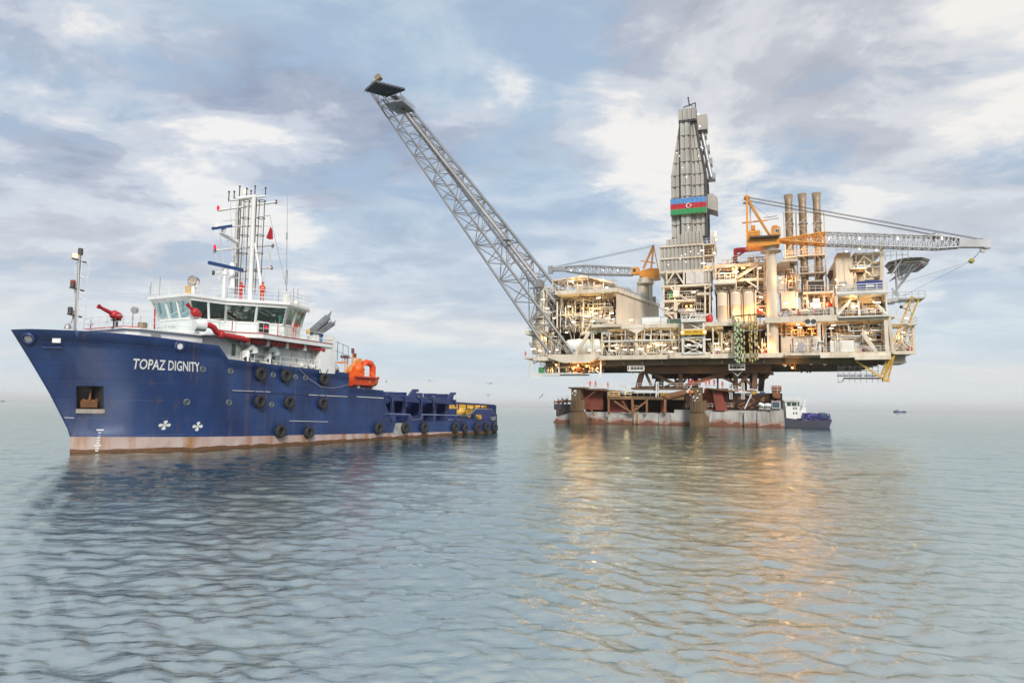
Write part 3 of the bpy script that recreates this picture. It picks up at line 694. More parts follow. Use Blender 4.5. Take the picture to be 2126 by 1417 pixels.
# ---- tyre fenders hanging on chains from the side
tyres = [(542, 776, .82), (594, 780, .82), (673, 787, .82), (539, 833, .82), (600, 835, .82), (670, 837, .82), (581, 895, .8), (641, 897, .8), (785, 889, .85), (841, 888, .85), (881, 888, .85), (945, 888, .85), (966, 890, .85), (990, 889, .85), (1010, 887, .85), (1030, 888, .85)]
where = ['upper row, first aft of the bow porthole', 'upper row, middle one of three', 'upper row, last one below the orange boat', 'second row, nearest the bow', 'second row, middle one', 'second row, nearest the stern',
         'waterline, closest to the bow', 'waterline, second from the bow', 'just ahead of the worn white patch', 'just behind the worn white patch', 'under the bulwark notch', 'under the yellow winch end of the rail',
         'fourth from the stern corner', 'third from the stern corner', 'below the square stern port', 'on the stern corner itself']
proto = None
for (px, py, r), wh in zip(tyres, where):
    q = P(px, py, 6.75); t = hbr(q.x, q.z) + .05
    if proto is None:
        base = (q.x, t, q.z); proto = thing('tyre_fender', 'x', 'tyre fender', SHIP, base, 'tyre fenders along the ship side')
        mb = MB(); R = .62; mb.lathe((q.x, t, q.z), [(R * .42, .02), (R * .48, .40), (R * .72, .52), (R * .95, .46), (R, .30), (R, .12), (R * .9, 0), (R * .42, .02)], 22, (0, 1, 0), False)
        tyre = part('tyre', mb, M['rubber'], proto)
        mb = MB(); mb.lathe((q.x, t, q.z), [(R * .43, .16), (R * .40, .2), (.05, .2)], 16, (0, 1, 0), False); part('tyre_core', mb, M['dark'], proto)
        for sgn in (-1, 1):
            mb = MB()
            for k in range(7):
                f = k / 7; c = Vector((q.x + sgn * (.25 + .35 * f), t + .12, q.z + .5 + .55 * f)); mb.beam(c, c + Vector((sgn * .05, 0, .09)), .05, .05)
            part('chain', mb, M['dark'], proto)
        o = proto; b0 = Vector(base)
    else:
        o = copy_tree(proto); o.location = SHIP.w((q.x, t, q.z))
    jr = 1 + rnd.uniform(-.07, .05); o.scale = (r / .72 * jr, 1 + rnd.uniform(-.15, .1), r / .72 * jr)
    o['label'] = 'black tyre fender on navy hull, ' + wh
# ---- rescue boat on its cradle, and davit
RB = P(755, 806, 5.6); rb = thing('rescue_boat', 'orange rigid rescue boat with roll bar on the blue hull step', 'rescue boat', SHIP, (RB.x, 5.2, RB.z))
x0 = P(727, 790, 5.6).x; x1 = P(786, 795, 5.6).x; zb_ = RB.z + .05; zt_ = P(750, 783.5, 5.9).z
mb = MB(); L = x1 - x0; st_ = []
for i in range(11):
    f = i / 10; w = 1.15 * min(1, (.32 + 1.1 * (1 - f) ** .6)) if f > .6 else 1.15
    k = .35 * max(0, f - .6) / .4; zz0 = zb_ + k * 1.1
    st_.append([(x0 + L * f, 5.2 + s_ * w * g, z) for s_, g, z in ((1, 1, zt_ + k * .2), (1, .85, zz0 + .35), (1, .02, zz0), (-1, .02, zz0), (-1, .85, zz0 + .35), (-1, 1, zt_ + k * .2))])
vs_ = [p for r_ in st_ for p in r_]; fs_ = []
for i in range(10):
    for k in range(6):
        k2 = (k + 1) % 6; fs_.append((i*6+k, i*6+k2, (i+1)*6+k2, (i+1)*6+k))
mb.add(vs_, fs_); mb.add(st_[0], [tuple(range(6))]); mb.add(st_[-1], [tuple(range(6))[::-1]])
part('boat_hull', mb, M['rescue'], rb)
mb = MB(); mb.tube([(x0, 6.38, zt_), (x0 + L * .6, 6.38, zt_), (x1 + .15, 5.4, zt_ + .12)], .17, 8); part('gunwale', mb, mat('dark_red_gunwale', (.42, .03, .015), .5), rb)
mb = MB(); mb.box(x0 + .8, x0 + L * .45, 4.3, 5.6, zt_ - .2, zt_ + .8); mb.ball(Vector((x0 + L * .38, 5.0, zt_ + 1.1)), .75); mb.box(x0 + L * .3, x0 + L * .5, 4.4, 5.5, zt_, zt_ + 1.2)
part('console', mb, mat('bright_orange', (.85, .14, .01), .45, dirt=(.6, .09, .01), dscale=1.5), rb)
mb = MB(); mb.tube([(x0 + L * .52, 5.0, zt_ + 1.1), (x0 + L * .55, 5.0, zt_ + 1.85), (x0 + L * .66, 5.0, zt_ + 2.05), (x0 + L * .82, 5.0, zt_ + 1.95), (x0 + L * .9, 5.0, zt_ + 1.5), (x0 + L * .9, 5.0, zt_ - .1)], .42, 10)
part('roll_bar', mb, M['rescue'], rb)
mb = MB()
for f in (.5, .72): mb.tube([(x0 + L * (f - .12), 5.6, zt_ + 1.0), (x0 + L * f, 6.42, zt_ + .15), (x0 + L * f, 6.44, zt_ - .6), (x0 + L * f, 5.4, zb_)], .04, 4)
part('lashing', mb, M['davit'], rb)
mb = MB()
for f in (.2, .75): mb.box(x0 + L * f, x0 + L * f + .4, 4.4, 5.9, 5.6, zb_ + .3)
part('cradle', mb, M['shipwhite'], rb)
a, b = P(716, 778, 3.2), P(744, 750, 4.6)
dv = thing('boat_davit', 'pale orange davit arm leaning over the rescue boat', 'davit', SHIP, (a.x, 3.2, 7.6))
mb = MB(); mb.tube([Vector((a.x, 3.3, 7.4)), Vector((a.x + .1, 3.3, a.z + .3))], .5, 8); mb.beam(a, b, .55, .75); mb.lathe(b, [(.42, -.3), (.42, .3)], 12, (0, 1, 0)); part('arm', mb, M['davit'], dv)
mb = MB(); c = P(692, 752, 3); mb.beam(c, P(722, 752, 3), .18, .22); part('stay', mb, M['davit'], dv)
am = P(731, 770, 1.0); amast = thing('light_mast', 'small aft light mast beside the orange davit', 'mast', SHIP, (am.x, 1, 7.5))
mb = MB(); mb.tube([(am.x, 1, 7.4), (am.x, 1, P(732, 728, 1).z)], .11, 6); mb.beam(P(720, 743, 1), P(736, 742, 1), .1, .1); mb.tube([(am.x - 1.4, 1, 7.4), P(716, 742, 1)], .07, 5); mb.tube([(am.x - 1.0, 1, 7.4), P(721, 742, 1)], .07, 5)
part('pole', mb, M['davit'], amast)
mb = MB()
for py in (724.5, 728, 731): q = P(732.5, py, 1); mb.lathe(q, [(.2, -.11), (.2, .11)], 10)
q = P(737, 738, 1); mb.lathe(q, [(.2, -.3), (.2, .3)], 10); q = P(717, 741, 1); mb.box(q.x - .6, q.x + .5, .7, 1.3, q.z - .15, q.z + .2)
part('lamp', mb, mat('dark_red_lantern', (.16, .05, .05), .4), amast)
mb = MB(); mb.tube([P(620, 765, 6.56), P(642, 786, 6.7), P(668, 803, 7.0), P(690, 805, 7.0), P(707, 802, 6.8), P(725, 797, 6.6)], .035, 4); single('mooring_line', mb, M['letterd'], 'thin pale line sagging along the hull to the rescue boat', 'line', SHIP, P(668, 803, 7.0))

# ---- main mast
mast = thing('main_mast', 'white twin-column signal mast with radars above the wheelhouse', 'mast', SHIP, (16, 0, 15.1))
def MP(px, py, t): return P(px, py, t)
c1b, c1t = MP(487, 615, -1.1), MP(495, 411, -1.1); c2b, c2t = MP(519.5, 615, 1.1), MP(527.5, 410, 1.1)
c1b.z = c2b.z = 14.9
mb = MB(); mb.tube([c1b, c1t], .27, 12, .23); part('column', mb, M['shipwhite'], mast)
mb = MB(); mb.tube([c2b, c2t], .27, 12, .23); part('column', mb, M['shipwhite'], mast)
mb = MB(); mb.tube([MP(543, 600, 2.5), MP(530, 505, 1.3)], .17, 8, .14); part('stay', mb, M['shipwhite'], mast)
def arm(l, r_, t, rr, name='yard'):
    m_ = MB(); m_.tube([MP(*l, t), MP(*r_, t)], rr, 6); return part(name, m_, M['shipwhite'], mast)
arm((452, 437), (575, 419), 0, .13); arm((453, 470), (542, 469), 0, .1); arm((446, 520), (569, 508), 0, .13); arm((444, 567), (566, 555), 0, .12); arm((478, 416), (552, 407), 0, .13); arm((490, 413), (530, 408), 0, .25)
arm((462, 459), (490, 455), 0, .06); arm((528, 453), (561, 446), 1, .06); arm((524, 536), (538, 533), 0, .06); arm((453, 574), (540, 581), 0, .07)
mb = MB()
for base, dx in ((501, 0), (533, 1)):
    for k, py in enumerate((417, 453, 489, 526, 563)):
        q = MP(base + 11 - k * 2.0, py, .6 + dx); mb.tube([q + Vector((.42 * math.cos(g), .42 * math.sin(g), 0)) for g in np.linspace(0, 6.283, 13)], .045, 4)
    for off in (6, 17): mb.tube([MP(base + off - 10, 610, .6 + dx), MP(base + off, 415, .6 + dx)], .045, 4)
    for off in (0, -4): mb.tube([MP(base + off - 9, 610, -.4 + dx), MP(base + off, 412, -.4 + dx)], .055, 5)
part('cage_ladder', mb, M['post'], mast); mb = MB()
for off in (4, 20, 26): mb.tube([MP(490 + off - 8, 610, .2), MP(490 + off, 414, .2)], .04, 4)
for px, py in ((484, 440), (484, 500), (513, 430), (513, 545), (545, 470), (478, 530), (540, 525), (510, 470), (470, 500)): mb.tube([MP(px, py, .3), MP(px + 14, py - 2, .5), MP(px + 13, py + 16, .5)], .035, 4)
for (a_, b_) in (((486, 600), (478, 418)), ((530, 600), (549, 410)), ((540, 600), (566, 512)), ((470, 580), (455, 475)), ((445, 520), (460, 570)), ((556, 512), (566, 555)), ((480, 420), (474, 440))): mb.tube([MP(*a_, .2), MP(*b_, .2)], .028, 4)
part('rigging_wires', mb, M['white'], mast)
mb = MB(); q = MP(463, 474, 0); mb.beam(MP(441, 474.5, 1.2), MP(481, 469, 1.2), .25, .3); o = part('radar_scanner', mb, M['bluescan'], mast)
mb = MB(); mb.beam(MP(433, 545, 1.6), MP(504, 560.5, 1.6), .25, .34); o2 = part('radar_scanner', mb, M['bluescan'], mast)
mb = MB(); mb.prism([(0, 0), (1, 0), (1, -.35), (.2, -.1)], lambda a, b, w: tuple(MP(457, 484, .3).lerp(MP(491, 498, .3), a) + Vector((0, w, b))), -.3, .3)
part('radar_bracket', mb, M['shipwhite'], mast); mb = MB(); q = MP(464, 478, 1); mb.lathe(q, [(.25, -.2), (.25, .3)], 10); part('radar_turntable', mb, M['shipwhite'], mast); mb = MB(); q = MP(467, 565, 1.4); mb.lathe(q, [(.3, -.3), (.3, .35)], 10); mb.tube([(q.x, 1.4, 15.1), (q.x, 1.4, q.z)], .2, 8); mb.tube([MP(453, 574, 0), MP(463, 598, .5)], .06, 5)
part('radar_pedestal', mb, M['shipwhite'], mast); mb = MB(); mb.tube([MP(482, 548, 0), MP(482, 600, 1.2)], .3, 8)
part('mast_trunk', mb, M['shipwhite'], mast)
for (px, py), mm in (((453, 432), 'lampr'), ((446, 513), 'lampr'), ((566, 510), 'oldred'), ((564, 555), 'oldred'), ((573, 419), 'oldred'), ((446, 520), 'dark'), ((443, 566), 'dark'), ((508, 397), 'navw'), ((450, 469), 'navw')):
    q = MP(px, py, 0); mb = MB(); mb.lathe(q, [(.11, -.25), (.14, -.15), (.14, .18), (.08, .25)], 10); part('mast_lamp', mb, M[mm], mast)
mb = MB()
for px, py, h in ((497, 405, 1.0), (486, 407, .5), (529, 404, 1.0), (521, 405, .5), (512, 402, .6), (475, 411, .7), (551, 402, .7)):
    q = MP(px, py, 0); mb.bar(q - Vector((0, 0, .4)), q + Vector((0, 0, h)), .06, 5); mb.ball(q + Vector((0, 0, h)), .12, 6)
part('aerial', mb, M['dark'], mast)
mb = MB(); q = MP(560, 447, 1.2); mb.tube([q, MP(597, 607, 5.5)], .025, 4); part('halyard', mb, M['steel'], mast)
mb = MB(); a, b = MP(562, 470, 1.6), MP(558, 494, 1.6); mb.prism([(0, 0), (.35, .3), (.6, 1.0), (.2, 1.1), (-.35, 1.05)], lambda x, y, w: tuple(a + (b - a) * y + Vector((x, w, 0))), -.03, .03)
single('courtesy_flag', mb, M['flag2'], 'small drooping red flag hoisted beside the white mast', 'flag', SHIP, a)
mb = MB(); a, b = MP(563, 469, 1.6), MP(566, 478, 1.6); mb.prism([(0, 0), (.3, .3), (.3, 1.2), (-.1, 1.0)], lambda x, y, w: tuple(a + (b - a) * y + Vector((x, w + .05, 0))), -.03, .03)
wa = P(594.5, 605, 4.5); mb2 = MB(); mb2.tube([wa, P(597, 405, 4.5)], .05, 5, .02); mb2.lathe(P(595.5, 490, 4.5), [(.09, -.4), (.09, .4)], 6); mb2.lathe(P(595, 575, 4.5), [(.12, -.8), (.12, .8)], 6)
single('whip_aerial', mb2, M['galv'], 'tall thin whip aerial standing alone on wheelhouse roof', 'aerial', SHIP, (wa.x, 4.5, 15.1))
mb = MB()
for px, py in ((579, 592), (610, 590), (619, 590)):
    q = P(px, py + 8, 5.5); mb.bar((q.x, 5.5, 15.1), q, .035, 4)
for px, py in ((333, 575), (314, 585)): q = P(px, py, -1); mb.bar((q.x, -1, 15.1), q, .03, 4)
part('aerial', mb, M['steel'], wheel)
mb = MB()
q = P(596, 615, 6); mb.box(q.x - .3, q.x + .3, 5.7, 6.3, 15.1, 16.3); q = P(618, 626, 6.6); mb.ball((q.x, 6.4, 15.5), .35)
part('roof_equipment', mb, M['white'], wheel)
# searchlight, capstan-like drum on roof front
q = P(403, 583, 2.0); sl = thing('searchlight', 'large round searchlight on the wheelhouse roof front', 'searchlight', SHIP, (q.x, 2, 15.1))
mb = MB(); mb.tube([(q.x, 2, 15.1), (q.x, 2, q.z - .5)], .24, 10); mb.beam((q.x, 1.55, q.z), (q.x, 1.55, q.z - .7), .1, .3); mb.beam((q.x, 2.45, q.z), (q.x, 2.45, q.z - .7), .1, .3); mb.beam((q.x, 1.55, q.z - .65), (q.x, 2.45, q.z - .65), .3, .1); part('yoke', mb, M['shipwhite'], sl)
mb = MB(); mb.lathe(q, [(.2, .55), (.42, .35), (.45, -.3), (.5, -.35), (.45, -.33)], 18, (.95, -.3, .1), False); part('drum', mb, M['galv'], sl)
mb = MB(); mb.lathe(q, [(.44, -.28), (.02, -.24)], 18, (.95, -.3, .1), False); part('lens', mb, mat('amber_lens', (.5, .42, .34), .15), sl)
q = P(393, 607, 1.2); mb = MB(); mb.lathe((q.x, 1.2, 15.1), [(.4, 0), (.4, .4), (.28, .5), (.42, .7), (.42, 1.0), (.2, 1.1)], 14); single('roof_compass', mb, M['yellow'], 'tan drum-shaped compass stand on wheelhouse roof', 'compass', SHIP, (q.x, 1.2, 15.1))
# ---- foremast
fb = P(156.5, 683, 0); fm = thing('foremast', 'slim dark bow mast with lamps and hooped ladder', 'mast', SHIP, (fb.x, 0, 9.3))
f0, f1 = P(155.5, 690, 0), P(166.5, 520, 0); f0.z = 9.3
mb = MB(); mb.tube([f0, f1], .11, 8); part('pole', mb, M['steel'], fm)
mb = MB(); dlt = Vector((.1, .75, 0))
for (px, y0_, y1_, w0) in ((170, 541, 608, 11), (166, 619, 664, 11)):
    a, b = P(px, y0_, .3), P(px - 5, y1_, .3); c, d = P(px + 15, y0_ + 3, 1.1), P(px + 10, y1_ + 1, 1.1)
    mb.bar(a, b, .035, 4); mb.bar(c, d, .035, 4)
    for f in np.linspace(0, 1, 3):
        p, q = a.lerp(b, f), c.lerp(d, f); mb.tube([p, p + Vector((.3, .3, 0)), q, p + Vector((-.3, .4, 0)), p], .03, 4)
mb.bar(P(159, 545, -.3), P(151, 685, -.3), .05, 4); mb.bar(P(164, 545, .3), P(159, 680, .3), .03, 4)
part('hooped_ladder', mb, M['shipwhite'], fm)
for px, py, mm in ((167.5, 519, 'dark'), (167.2, 525, 'dark'), (156, 530, 'navw'), (151.5, 585, 'oldred'), (151.2, 592, 'dark'), (146, 641, 'dark'), (146, 647, 'dark')):
    q = P(px, py, -.1 if px < 160 else 0); mb = MB(); mb.lathe(q, [(.2, -.17), (.2, .12), (.12, .17)], 10); part('mast_lamp', mb, M[mm], fm)
mb = MB()
for px, py in ((156, 537), (151, 597), (146, 652)): q = P(px, py, -.1); mb.beam(q - Vector((.25, 0, 0)), Vector((q.x + .9, 0, q.z - .15)), .2, .12)
part('lamp_bracket', mb, M['post'], fm)
q = P(141, 677, -.5); mb = MB(); mb.lathe(q, [(.3, -.2), (.24, .1), (.1, .25)], 10); mb.tube([q + Vector((0, 0, .2)), P(148, 670, -.3), P(152, 655, -.2)], .05, 4); single('ship_bell', mb, M['galv'], 'small ship bell hung at the foot of bow mast', 'bell', SHIP, q)
# ---- fire monitors
def monitor(px, py, t, flip, lab, zdeck):
    q = P(px, py, t); o = thing('fire_monitor', lab, 'fire monitor', SHIP, (q.x, t, zdeck), 'red fire monitors')
    ax = (P(px - 30, py - 16, t) - q).normalized() if not flip else (P(px - 20, py - 20, t) - q).normalized()
    m_ = MB(); m_.ball(q, .45, 14, .9); m_.capsule(q - ax * .55, q + ax * .55, .4, 12); m_.tube([q + ax * .3, q + ax * (1.1 if flip else 1.6)], .2, 12, .13); m_.lathe(q + ax * (1.05 if flip else 1.55), [(.15, 0), (.2, .05), (.2, .2)], 12, ax, False); part('cannon', m_, M['red'], o)
    m_ = MB(); m_.lathe((q.x, t, zdeck), [(.35, 0), (.2, .1), (.2, q.z - zdeck - .5), (.5, q.z - zdeck - .4)], 12); part('pedestal', m_, M['dark'] if not flip else M['white'], o)
monitor(241, 655, 1.6, False, 'red fire monitor on the low front deckhouse behind bow mast', 11.08)
monitor(407, 650, 4.3, True, 'red fire monitor standing close before the wheelhouse windows', 11.42)
q = P(240 + 37, 643, 1.2); mb = MB(); mb.lathe(q, [(.3, 0), (.3, .35)], 14, (.9, -.3, 0)); mb.bar((q.x, 1.2, 11.08), q, .06, 5); single('deck_floodlight', mb, M['galv'], 'small round floodlight beside the front fire monitor', 'floodlight', SHIP, (q.x, 1.2, 11.08))
q = P(296, 674, 3.0); mb = MB(); mb.lathe((q.x, 3, 11.1), [(.36, 0), (.4, .3), (.36, .6)], 14); single('hose_reel', mb, M['stack'], 'round tan hose drum on the front deckhouse edge', 'hose drum', SHIP, (q.x, 3, 11.08))

# ------------------------------------------------------------------ people
def figure(pose='stand', frame_h=1.8):
    J = dict(pel=(0, 0, .96), waist=(0, 0, 1.12), chest=(0, -.01, 1.36), neck=(0, 0, 1.50), head0=(0, -.01, 1.58), head=(0, -.02, 1.66), top=(0, -.01, 1.76),
             lh=(.10, 0, .90), lk=(.12, -.02, .50), la=(.13, .02, .09), lt=(.14, -.15, .04), rh=(-.10, 0, .90), rk=(-.12, -.02, .50), ra=(-.13, .02, .09), rt=(-.14, -.15, .04),
             ls=(.19, 0, 1.42), le=(.25, .03, 1.14), lw=(.25, -.08, .90), lf=(.24, -.12, .80), rs=(-.19, 0, 1.42), re=(-.25, .03, 1.14), rw=(-.25, -.08, .90), rf=(-.24, -.12, .80))
    if pose == 'photo':
        J.update(le=(.30, -.16, 1.25), lw=(.12, -.34, 1.50), lf=(.05, -.36, 1.58), re=(-.30, -.16, 1.25), rw=(-.12, -.34, 1.50), rf=(-.05, -.36, 1.58))
    if pose == 'walk':
        J.update(lk=(.11, -.16, .52), la=(.11, -.14, .10), lt=(.11, -.32, .06), rk=(-.11, .06, .48), ra=(-.11, .26, .13), rt=(-.12, .12, .04), lw=(.26, .10, .93), lf=(.25, .12, .83), rw=(-.25, -.2, .98), rf=(-.24, -.28, .91))
    if pose == 'rail':
        J.update(le=(.28, -.12, 1.16), lw=(.2, -.36, 1.10), lf=(.18, -.44, 1.09), re=(-.28, -.12, 1.16), rw=(-.2, -.36, 1.10), rf=(-.18, -.44, 1.09))
    R = dict(pel=.16, waist=.15, chest=.17, neck=.065, head0=.075, head=.105, top=.07, lh=.115, rh=.115, lk=.08, rk=.08, la=.06, ra=.06, lt=.05, rt=.05, ls=.085, rs=.085, le=.06, re=.06, lw=.045, rw=.045, lf=.04, rf=.04)
    E_ = [('pel', 'waist'), ('waist', 'chest'), ('chest', 'neck'), ('neck', 'head0'), ('head0', 'head'), ('head', 'top'), ('pel', 'lh'), ('lh', 'lk'), ('lk', 'la'), ('la', 'lt'), ('pel', 'rh'), ('rh', 'rk'), ('rk', 'ra'), ('ra', 'rt'),
          ('chest', 'ls'), ('ls', 'le'), ('le', 'lw'), ('lw', 'lf'), ('chest', 'rs'), ('rs', 're'), ('re', 'rw'), ('rw', 'rf')]
    K = list(J); me = bpy.data.meshes.new('person'); me.from_pydata([J[k] for k in K], [(K.index(a), K.index(b)) for a, b in E_], [])
    ob = bpy.data.objects.new('person', me); COL.objects.link(ob)
    sk = ob.modifiers.new('skin', 'SKIN'); sk.use_smooth_shade = True
    for i, k in enumerate(K):
        d = me.skin_vertices[0].data[i]; d.radius = (R[k], R[k] * (.8 if k in ('pel', 'waist', 'chest') else 1)); d.use_root = (k == 'pel')
    sb = ob.modifiers.new('sub', 'SUBSURF'); sb.levels = 1
    dg = bpy.context.evaluated_depsgraph_get(); out = bpy.data.meshes.new_from_object(ob.evaluated_get(dg))
    bpy.data.objects.remove(ob); bpy.data.meshes.remove(me)
    return out, J
POSES = {}
def person(frame, base, yaw, pose, suit, lab, hat='hat', group=None):
    key = (pose, suit)
    if key not in POSES:
        me, J = figure(pose); me.name = 'person'; me.materials.clear()
        for m_ in (M[suit], M['skin'], M['boots']): me.materials.append(m_)
        lf, rf = Vector(J['lf']), Vector(J['rf'])
        for p in me.polygons:
            c = p.center
            p.material_index = 1 if (1.52 < c.z and abs(c.x) < .13 and c.y > -.2) or (c - lf).length < .09 or (c - rf).length < .09 else 2 if c.z < .12 else 0
        POSES[key] = me
    o = bpy.data.objects.new('person', POSES[key]); COL.objects.link(o)
    o.location = frame.w(base); o.rotation_euler = (0, 0, yaw); tag(o, lab, 'person', group)
    ROOT[o.name] = (WORLD, Vector((0, 0, 0)))
    m_ = MB(); m_.lathe((0, -.01, 1.68), [(.165, -.02), (.135, 0), (.125, .07), (.08, .13), (.01, .15)], 12, (0, 0, 1), False)
    h = bpy.data.objects.new('hard_hat', make_mesh('hard_hat', m_, M[hat], WORLD, (0, 0, 0))); COL.objects.link(h); h.parent = o
    m_ = MB()
    for sx in (1, -1): m_.lathe((sx * .125, -.01, .30), [(.105, 0), (.105, .05)], 8, (0, 0, 1), False)
    m_.lathe((0, -.005, 1.2), [(.19, 0), (.19, .05)], 10, (0, 0, 1), False)
    h = bpy.data.objects.new('reflective_band', make_mesh('reflective_band', m_, M['letterw'], WORLD, (0, 0, 0))); COL.objects.link(h); h.parent = o
    return o
zr = 15.13
q = SHIP.hitz(499, 624.5, zr); p_ = person(SHIP, (q.x, q.y, zr), 2.6, 'photo', 'coverall', 'person in red coverall on wheelhouse roof raising hands by the mast foot', 'hat', 'crew on the wheelhouse roof'); p_.scale = (1.12,) * 3
q = SHIP.hitz(543.5, 624.5, zr); p_ = person(SHIP, (q.x, q.y, zr), .8, 'stand', 'ocover', 'person in bright orange coverall standing at ease beside mast stay', 'hat', 'crew on the wheelhouse roof'); p_.scale = (1.12,) * 3
q = SHIP.hitz(628, 703, 11.45); p_ = person(SHIP, (q.x, 6.6, 11.43), 2.2, 'photo', 'coverall', 'person in red coverall leaning on bridge wing rail beside the exhausts', 'hat'); p_.scale = (1.08,) * 3
q = SHIP.hitz(650, 706, 11.45); mb = MB(); mb.lathe((q.x + .4, 6.6, 12.5), [(.2, -.25), (.26, 0), (.2, .25)], 10); single('life_ring_light', mb, M['yellow'], 'yellow marker float clipped to the bridge wing rail', 'float', SHIP, (q.x + .4, 6.6, 12.5))
# ------------------------------------------------------------------ the offshore platform; rig coordinates: u right along its front, v away from the viewer, z up
def R(px, py, v): return RIG.hit(px, py, v)
def rect_at(x0, y0, x1, y1, v):                # u and z range of a photo rectangle on the plane v
    xm, ym = (x0 + x1) / 2, (y0 + y1) / 2
    return R(x0, ym, v).x, R(x1, ym, v).x, R(xm, y1, v).z, R(xm, y0, v).z
def pbox(mb, x0, y0, x1, y1, v0, v1):
    a, b, c, d = rect_at(x0, y0, x1, y1, v0); mb.box(a, b, v0, v1, c, d); return a, b, c, d
def corr(mb, u0, u1, z0, z1, v, pitch=.9, dep=.28):   # corrugated sheet facing the viewer
    n = max(2, int((u1 - u0) / pitch)); p = (u1 - u0) / n; pts = []
    for i in range(n):
        x = u0 + i * p; pts += [(x, 0), (x + p * .55, 0), (x + p * .62, dep), (x + p * .93, dep)]
    pts.append((u1, 0)); vs = [(x, v + d, z) for z in (z0, z1) for x, d in pts]; m = len(pts)
    mb.add(vs, [(i, i + 1, m + i + 1, m + i) for i in range(m - 1)])
def corr_side(mb, u, v0, v1, z0, z1, z1b=None, pitch=1.6, dep=.1, du=0):
    n = max(2, int((v1 - v0) / pitch)); p = (v1 - v0) / n; pts = []
    for i in range(n):
        x = v0 + i * p; pts += [(x, 0), (x + p * .55, 0), (x + p * .62, -dep), (x + p * .93, -dep)]
    pts.append((v1, 0)); z1b = z1 if z1b is None else z1b; m = len(pts)
    sh = lambda x: u + du * (x - v0) / (v1 - v0)
    vs = [(sh(x) + d, x, z0) for x, d in pts] + [(sh(x) + d, x, z1 + (z1b - z1) * (x - v0) / (v1 - v0)) for x, d in pts]
    mb.add(vs, [(i, i + 1, m + i + 1, m + i) for i in range(m - 1)])
ZC0, ZC1 = R(1400, 744.5, 0).z, R(1400, 735.5, 0).z      # cellar deck underside / top
ZM0, ZM1 = R(1330, 681, 0).z, R(1330, 673, 0).z          # main deck
UL, UR = R(1086, 740, 0).x, R(1893, 735, 0).x
rig = thing('offshore_platform', 'huge cream lit offshore platform deck with crowded pipework on a barge', 'oil platform', RIG, (20, 0, ZC1))
plights = []
def plamp(px, py, v, kind='w', w=None, light=0):
    q = R(px, py, v); mb = MB()
    if kind == 'w':
        L = w or rnd.uniform(.3, .65); mb.box(q.x - L, q.x + L, v - .15, v + .15, q.z - .11, q.z + .11); part('strip_light', mb, M['lampw'], rig)
    else:
        mb.ball(q, w or .45, 8); part('floodlight', mb, M['lampo' if kind == 'o' else 'lamph'], rig)
    if light: plights.append((q, light, (1, .50, .17) if kind == 'o' else (1, .74, .46)))
mats4 = lambda: rnd.choice(['cream', 'cream', 'cream', 'white', 'galv'])
# decks -----------------------------------------------------------------------------------
mb = MB(); D = 42
mb.box(UL + 3, R(1850, 735, 0).x, 0, D, ZC0, ZC1); mb.box(UL, UL + 3.2, .5, 18, ZC1 - .5, ZC1 + .02)
a, b, c, d = rect_at(1160, 735, 1232, 752, -.6); mb.prism([(a - 3, d), (a - 3, d - .9), (a + 1, c), (a + 8.5, c), (b + 1.5, d - 1.0), (b + 1.5, d)], lambda x, z, w: (x, w, z), -.7, 3)
a, b, c, d = rect_at(1845, 728, 1896, 735, 1); mb.box(a, b, 1, 16, c, d)
a, b, c, d = rect_at(1390, 727, 1475, 735, -1.2); mb.box(a, b, -1.3, .2, c - 1.0, d - .5)
cellar = part('cellar_deck', mb, M['cream'], rig)
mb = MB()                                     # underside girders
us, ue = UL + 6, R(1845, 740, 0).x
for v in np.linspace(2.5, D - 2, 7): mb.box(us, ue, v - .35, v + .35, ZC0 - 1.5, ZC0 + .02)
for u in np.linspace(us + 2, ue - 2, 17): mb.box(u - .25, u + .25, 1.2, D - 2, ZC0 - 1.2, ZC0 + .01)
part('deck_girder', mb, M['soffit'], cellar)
mb = MB()
for x0_, x1_, y0_, y1_ in ((1630, 1703, 732, 737), (1703, 1775, 735, 742), (1775, 1850, 737, 746)): pbox(mb, x0_, y0_, x1_, y1_, -1.2, .3)
part('deck_fascia', mb, M['cream'], cellar)
mb = MB()
mb.box(R(1255, 676, 0).x, R(1530, 676, 0).x, 0, D, ZM0, ZM1)
a, b, c, d = rect_at(1588, 655.5, 1739, 668, 0); mb.box(a, b, -.2, D, c, d); ZR1 = d; ZR0 = c
mb.box(R(1500, 676, 0).x, R(1590, 676, 0).x, .5, 12, ZM0, ZM1)
a, b, c, d = rect_at(1739, 656, 1846, 664, .5); mb.box(a, b, .5, D, c, d)
main_deck = part('main_deck', mb, M['cream'], rig)
mb = MB(); a, b, c, d = rect_at(1228, 672, 1288, 678.5, -1.5); mb.box(a, b, -1.6, 8, c, d); left_ledge = (a, b, d)
mb.box(R(1092, 690, 2).x, R(1130, 690, 2).x, 1, 9, R(1110, 694, 2).z, R(1110, 687, 2).z)
mb.box(R(1100, 660, 3).x, R(1126, 660, 3).x, 3, 9, R(1110, 660, 3).z, R(1110, 656, 3).z)
part('side_ledge', mb, M['cream'], rig)
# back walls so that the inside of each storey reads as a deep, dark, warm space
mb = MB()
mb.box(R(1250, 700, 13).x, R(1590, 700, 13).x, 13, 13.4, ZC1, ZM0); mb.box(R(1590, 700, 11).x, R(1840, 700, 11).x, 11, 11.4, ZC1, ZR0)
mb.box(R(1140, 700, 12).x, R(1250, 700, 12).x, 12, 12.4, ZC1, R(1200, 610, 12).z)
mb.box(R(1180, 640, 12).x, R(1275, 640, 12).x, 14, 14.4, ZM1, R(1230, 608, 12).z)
part('dark_backing', mb, M['void'], rig)
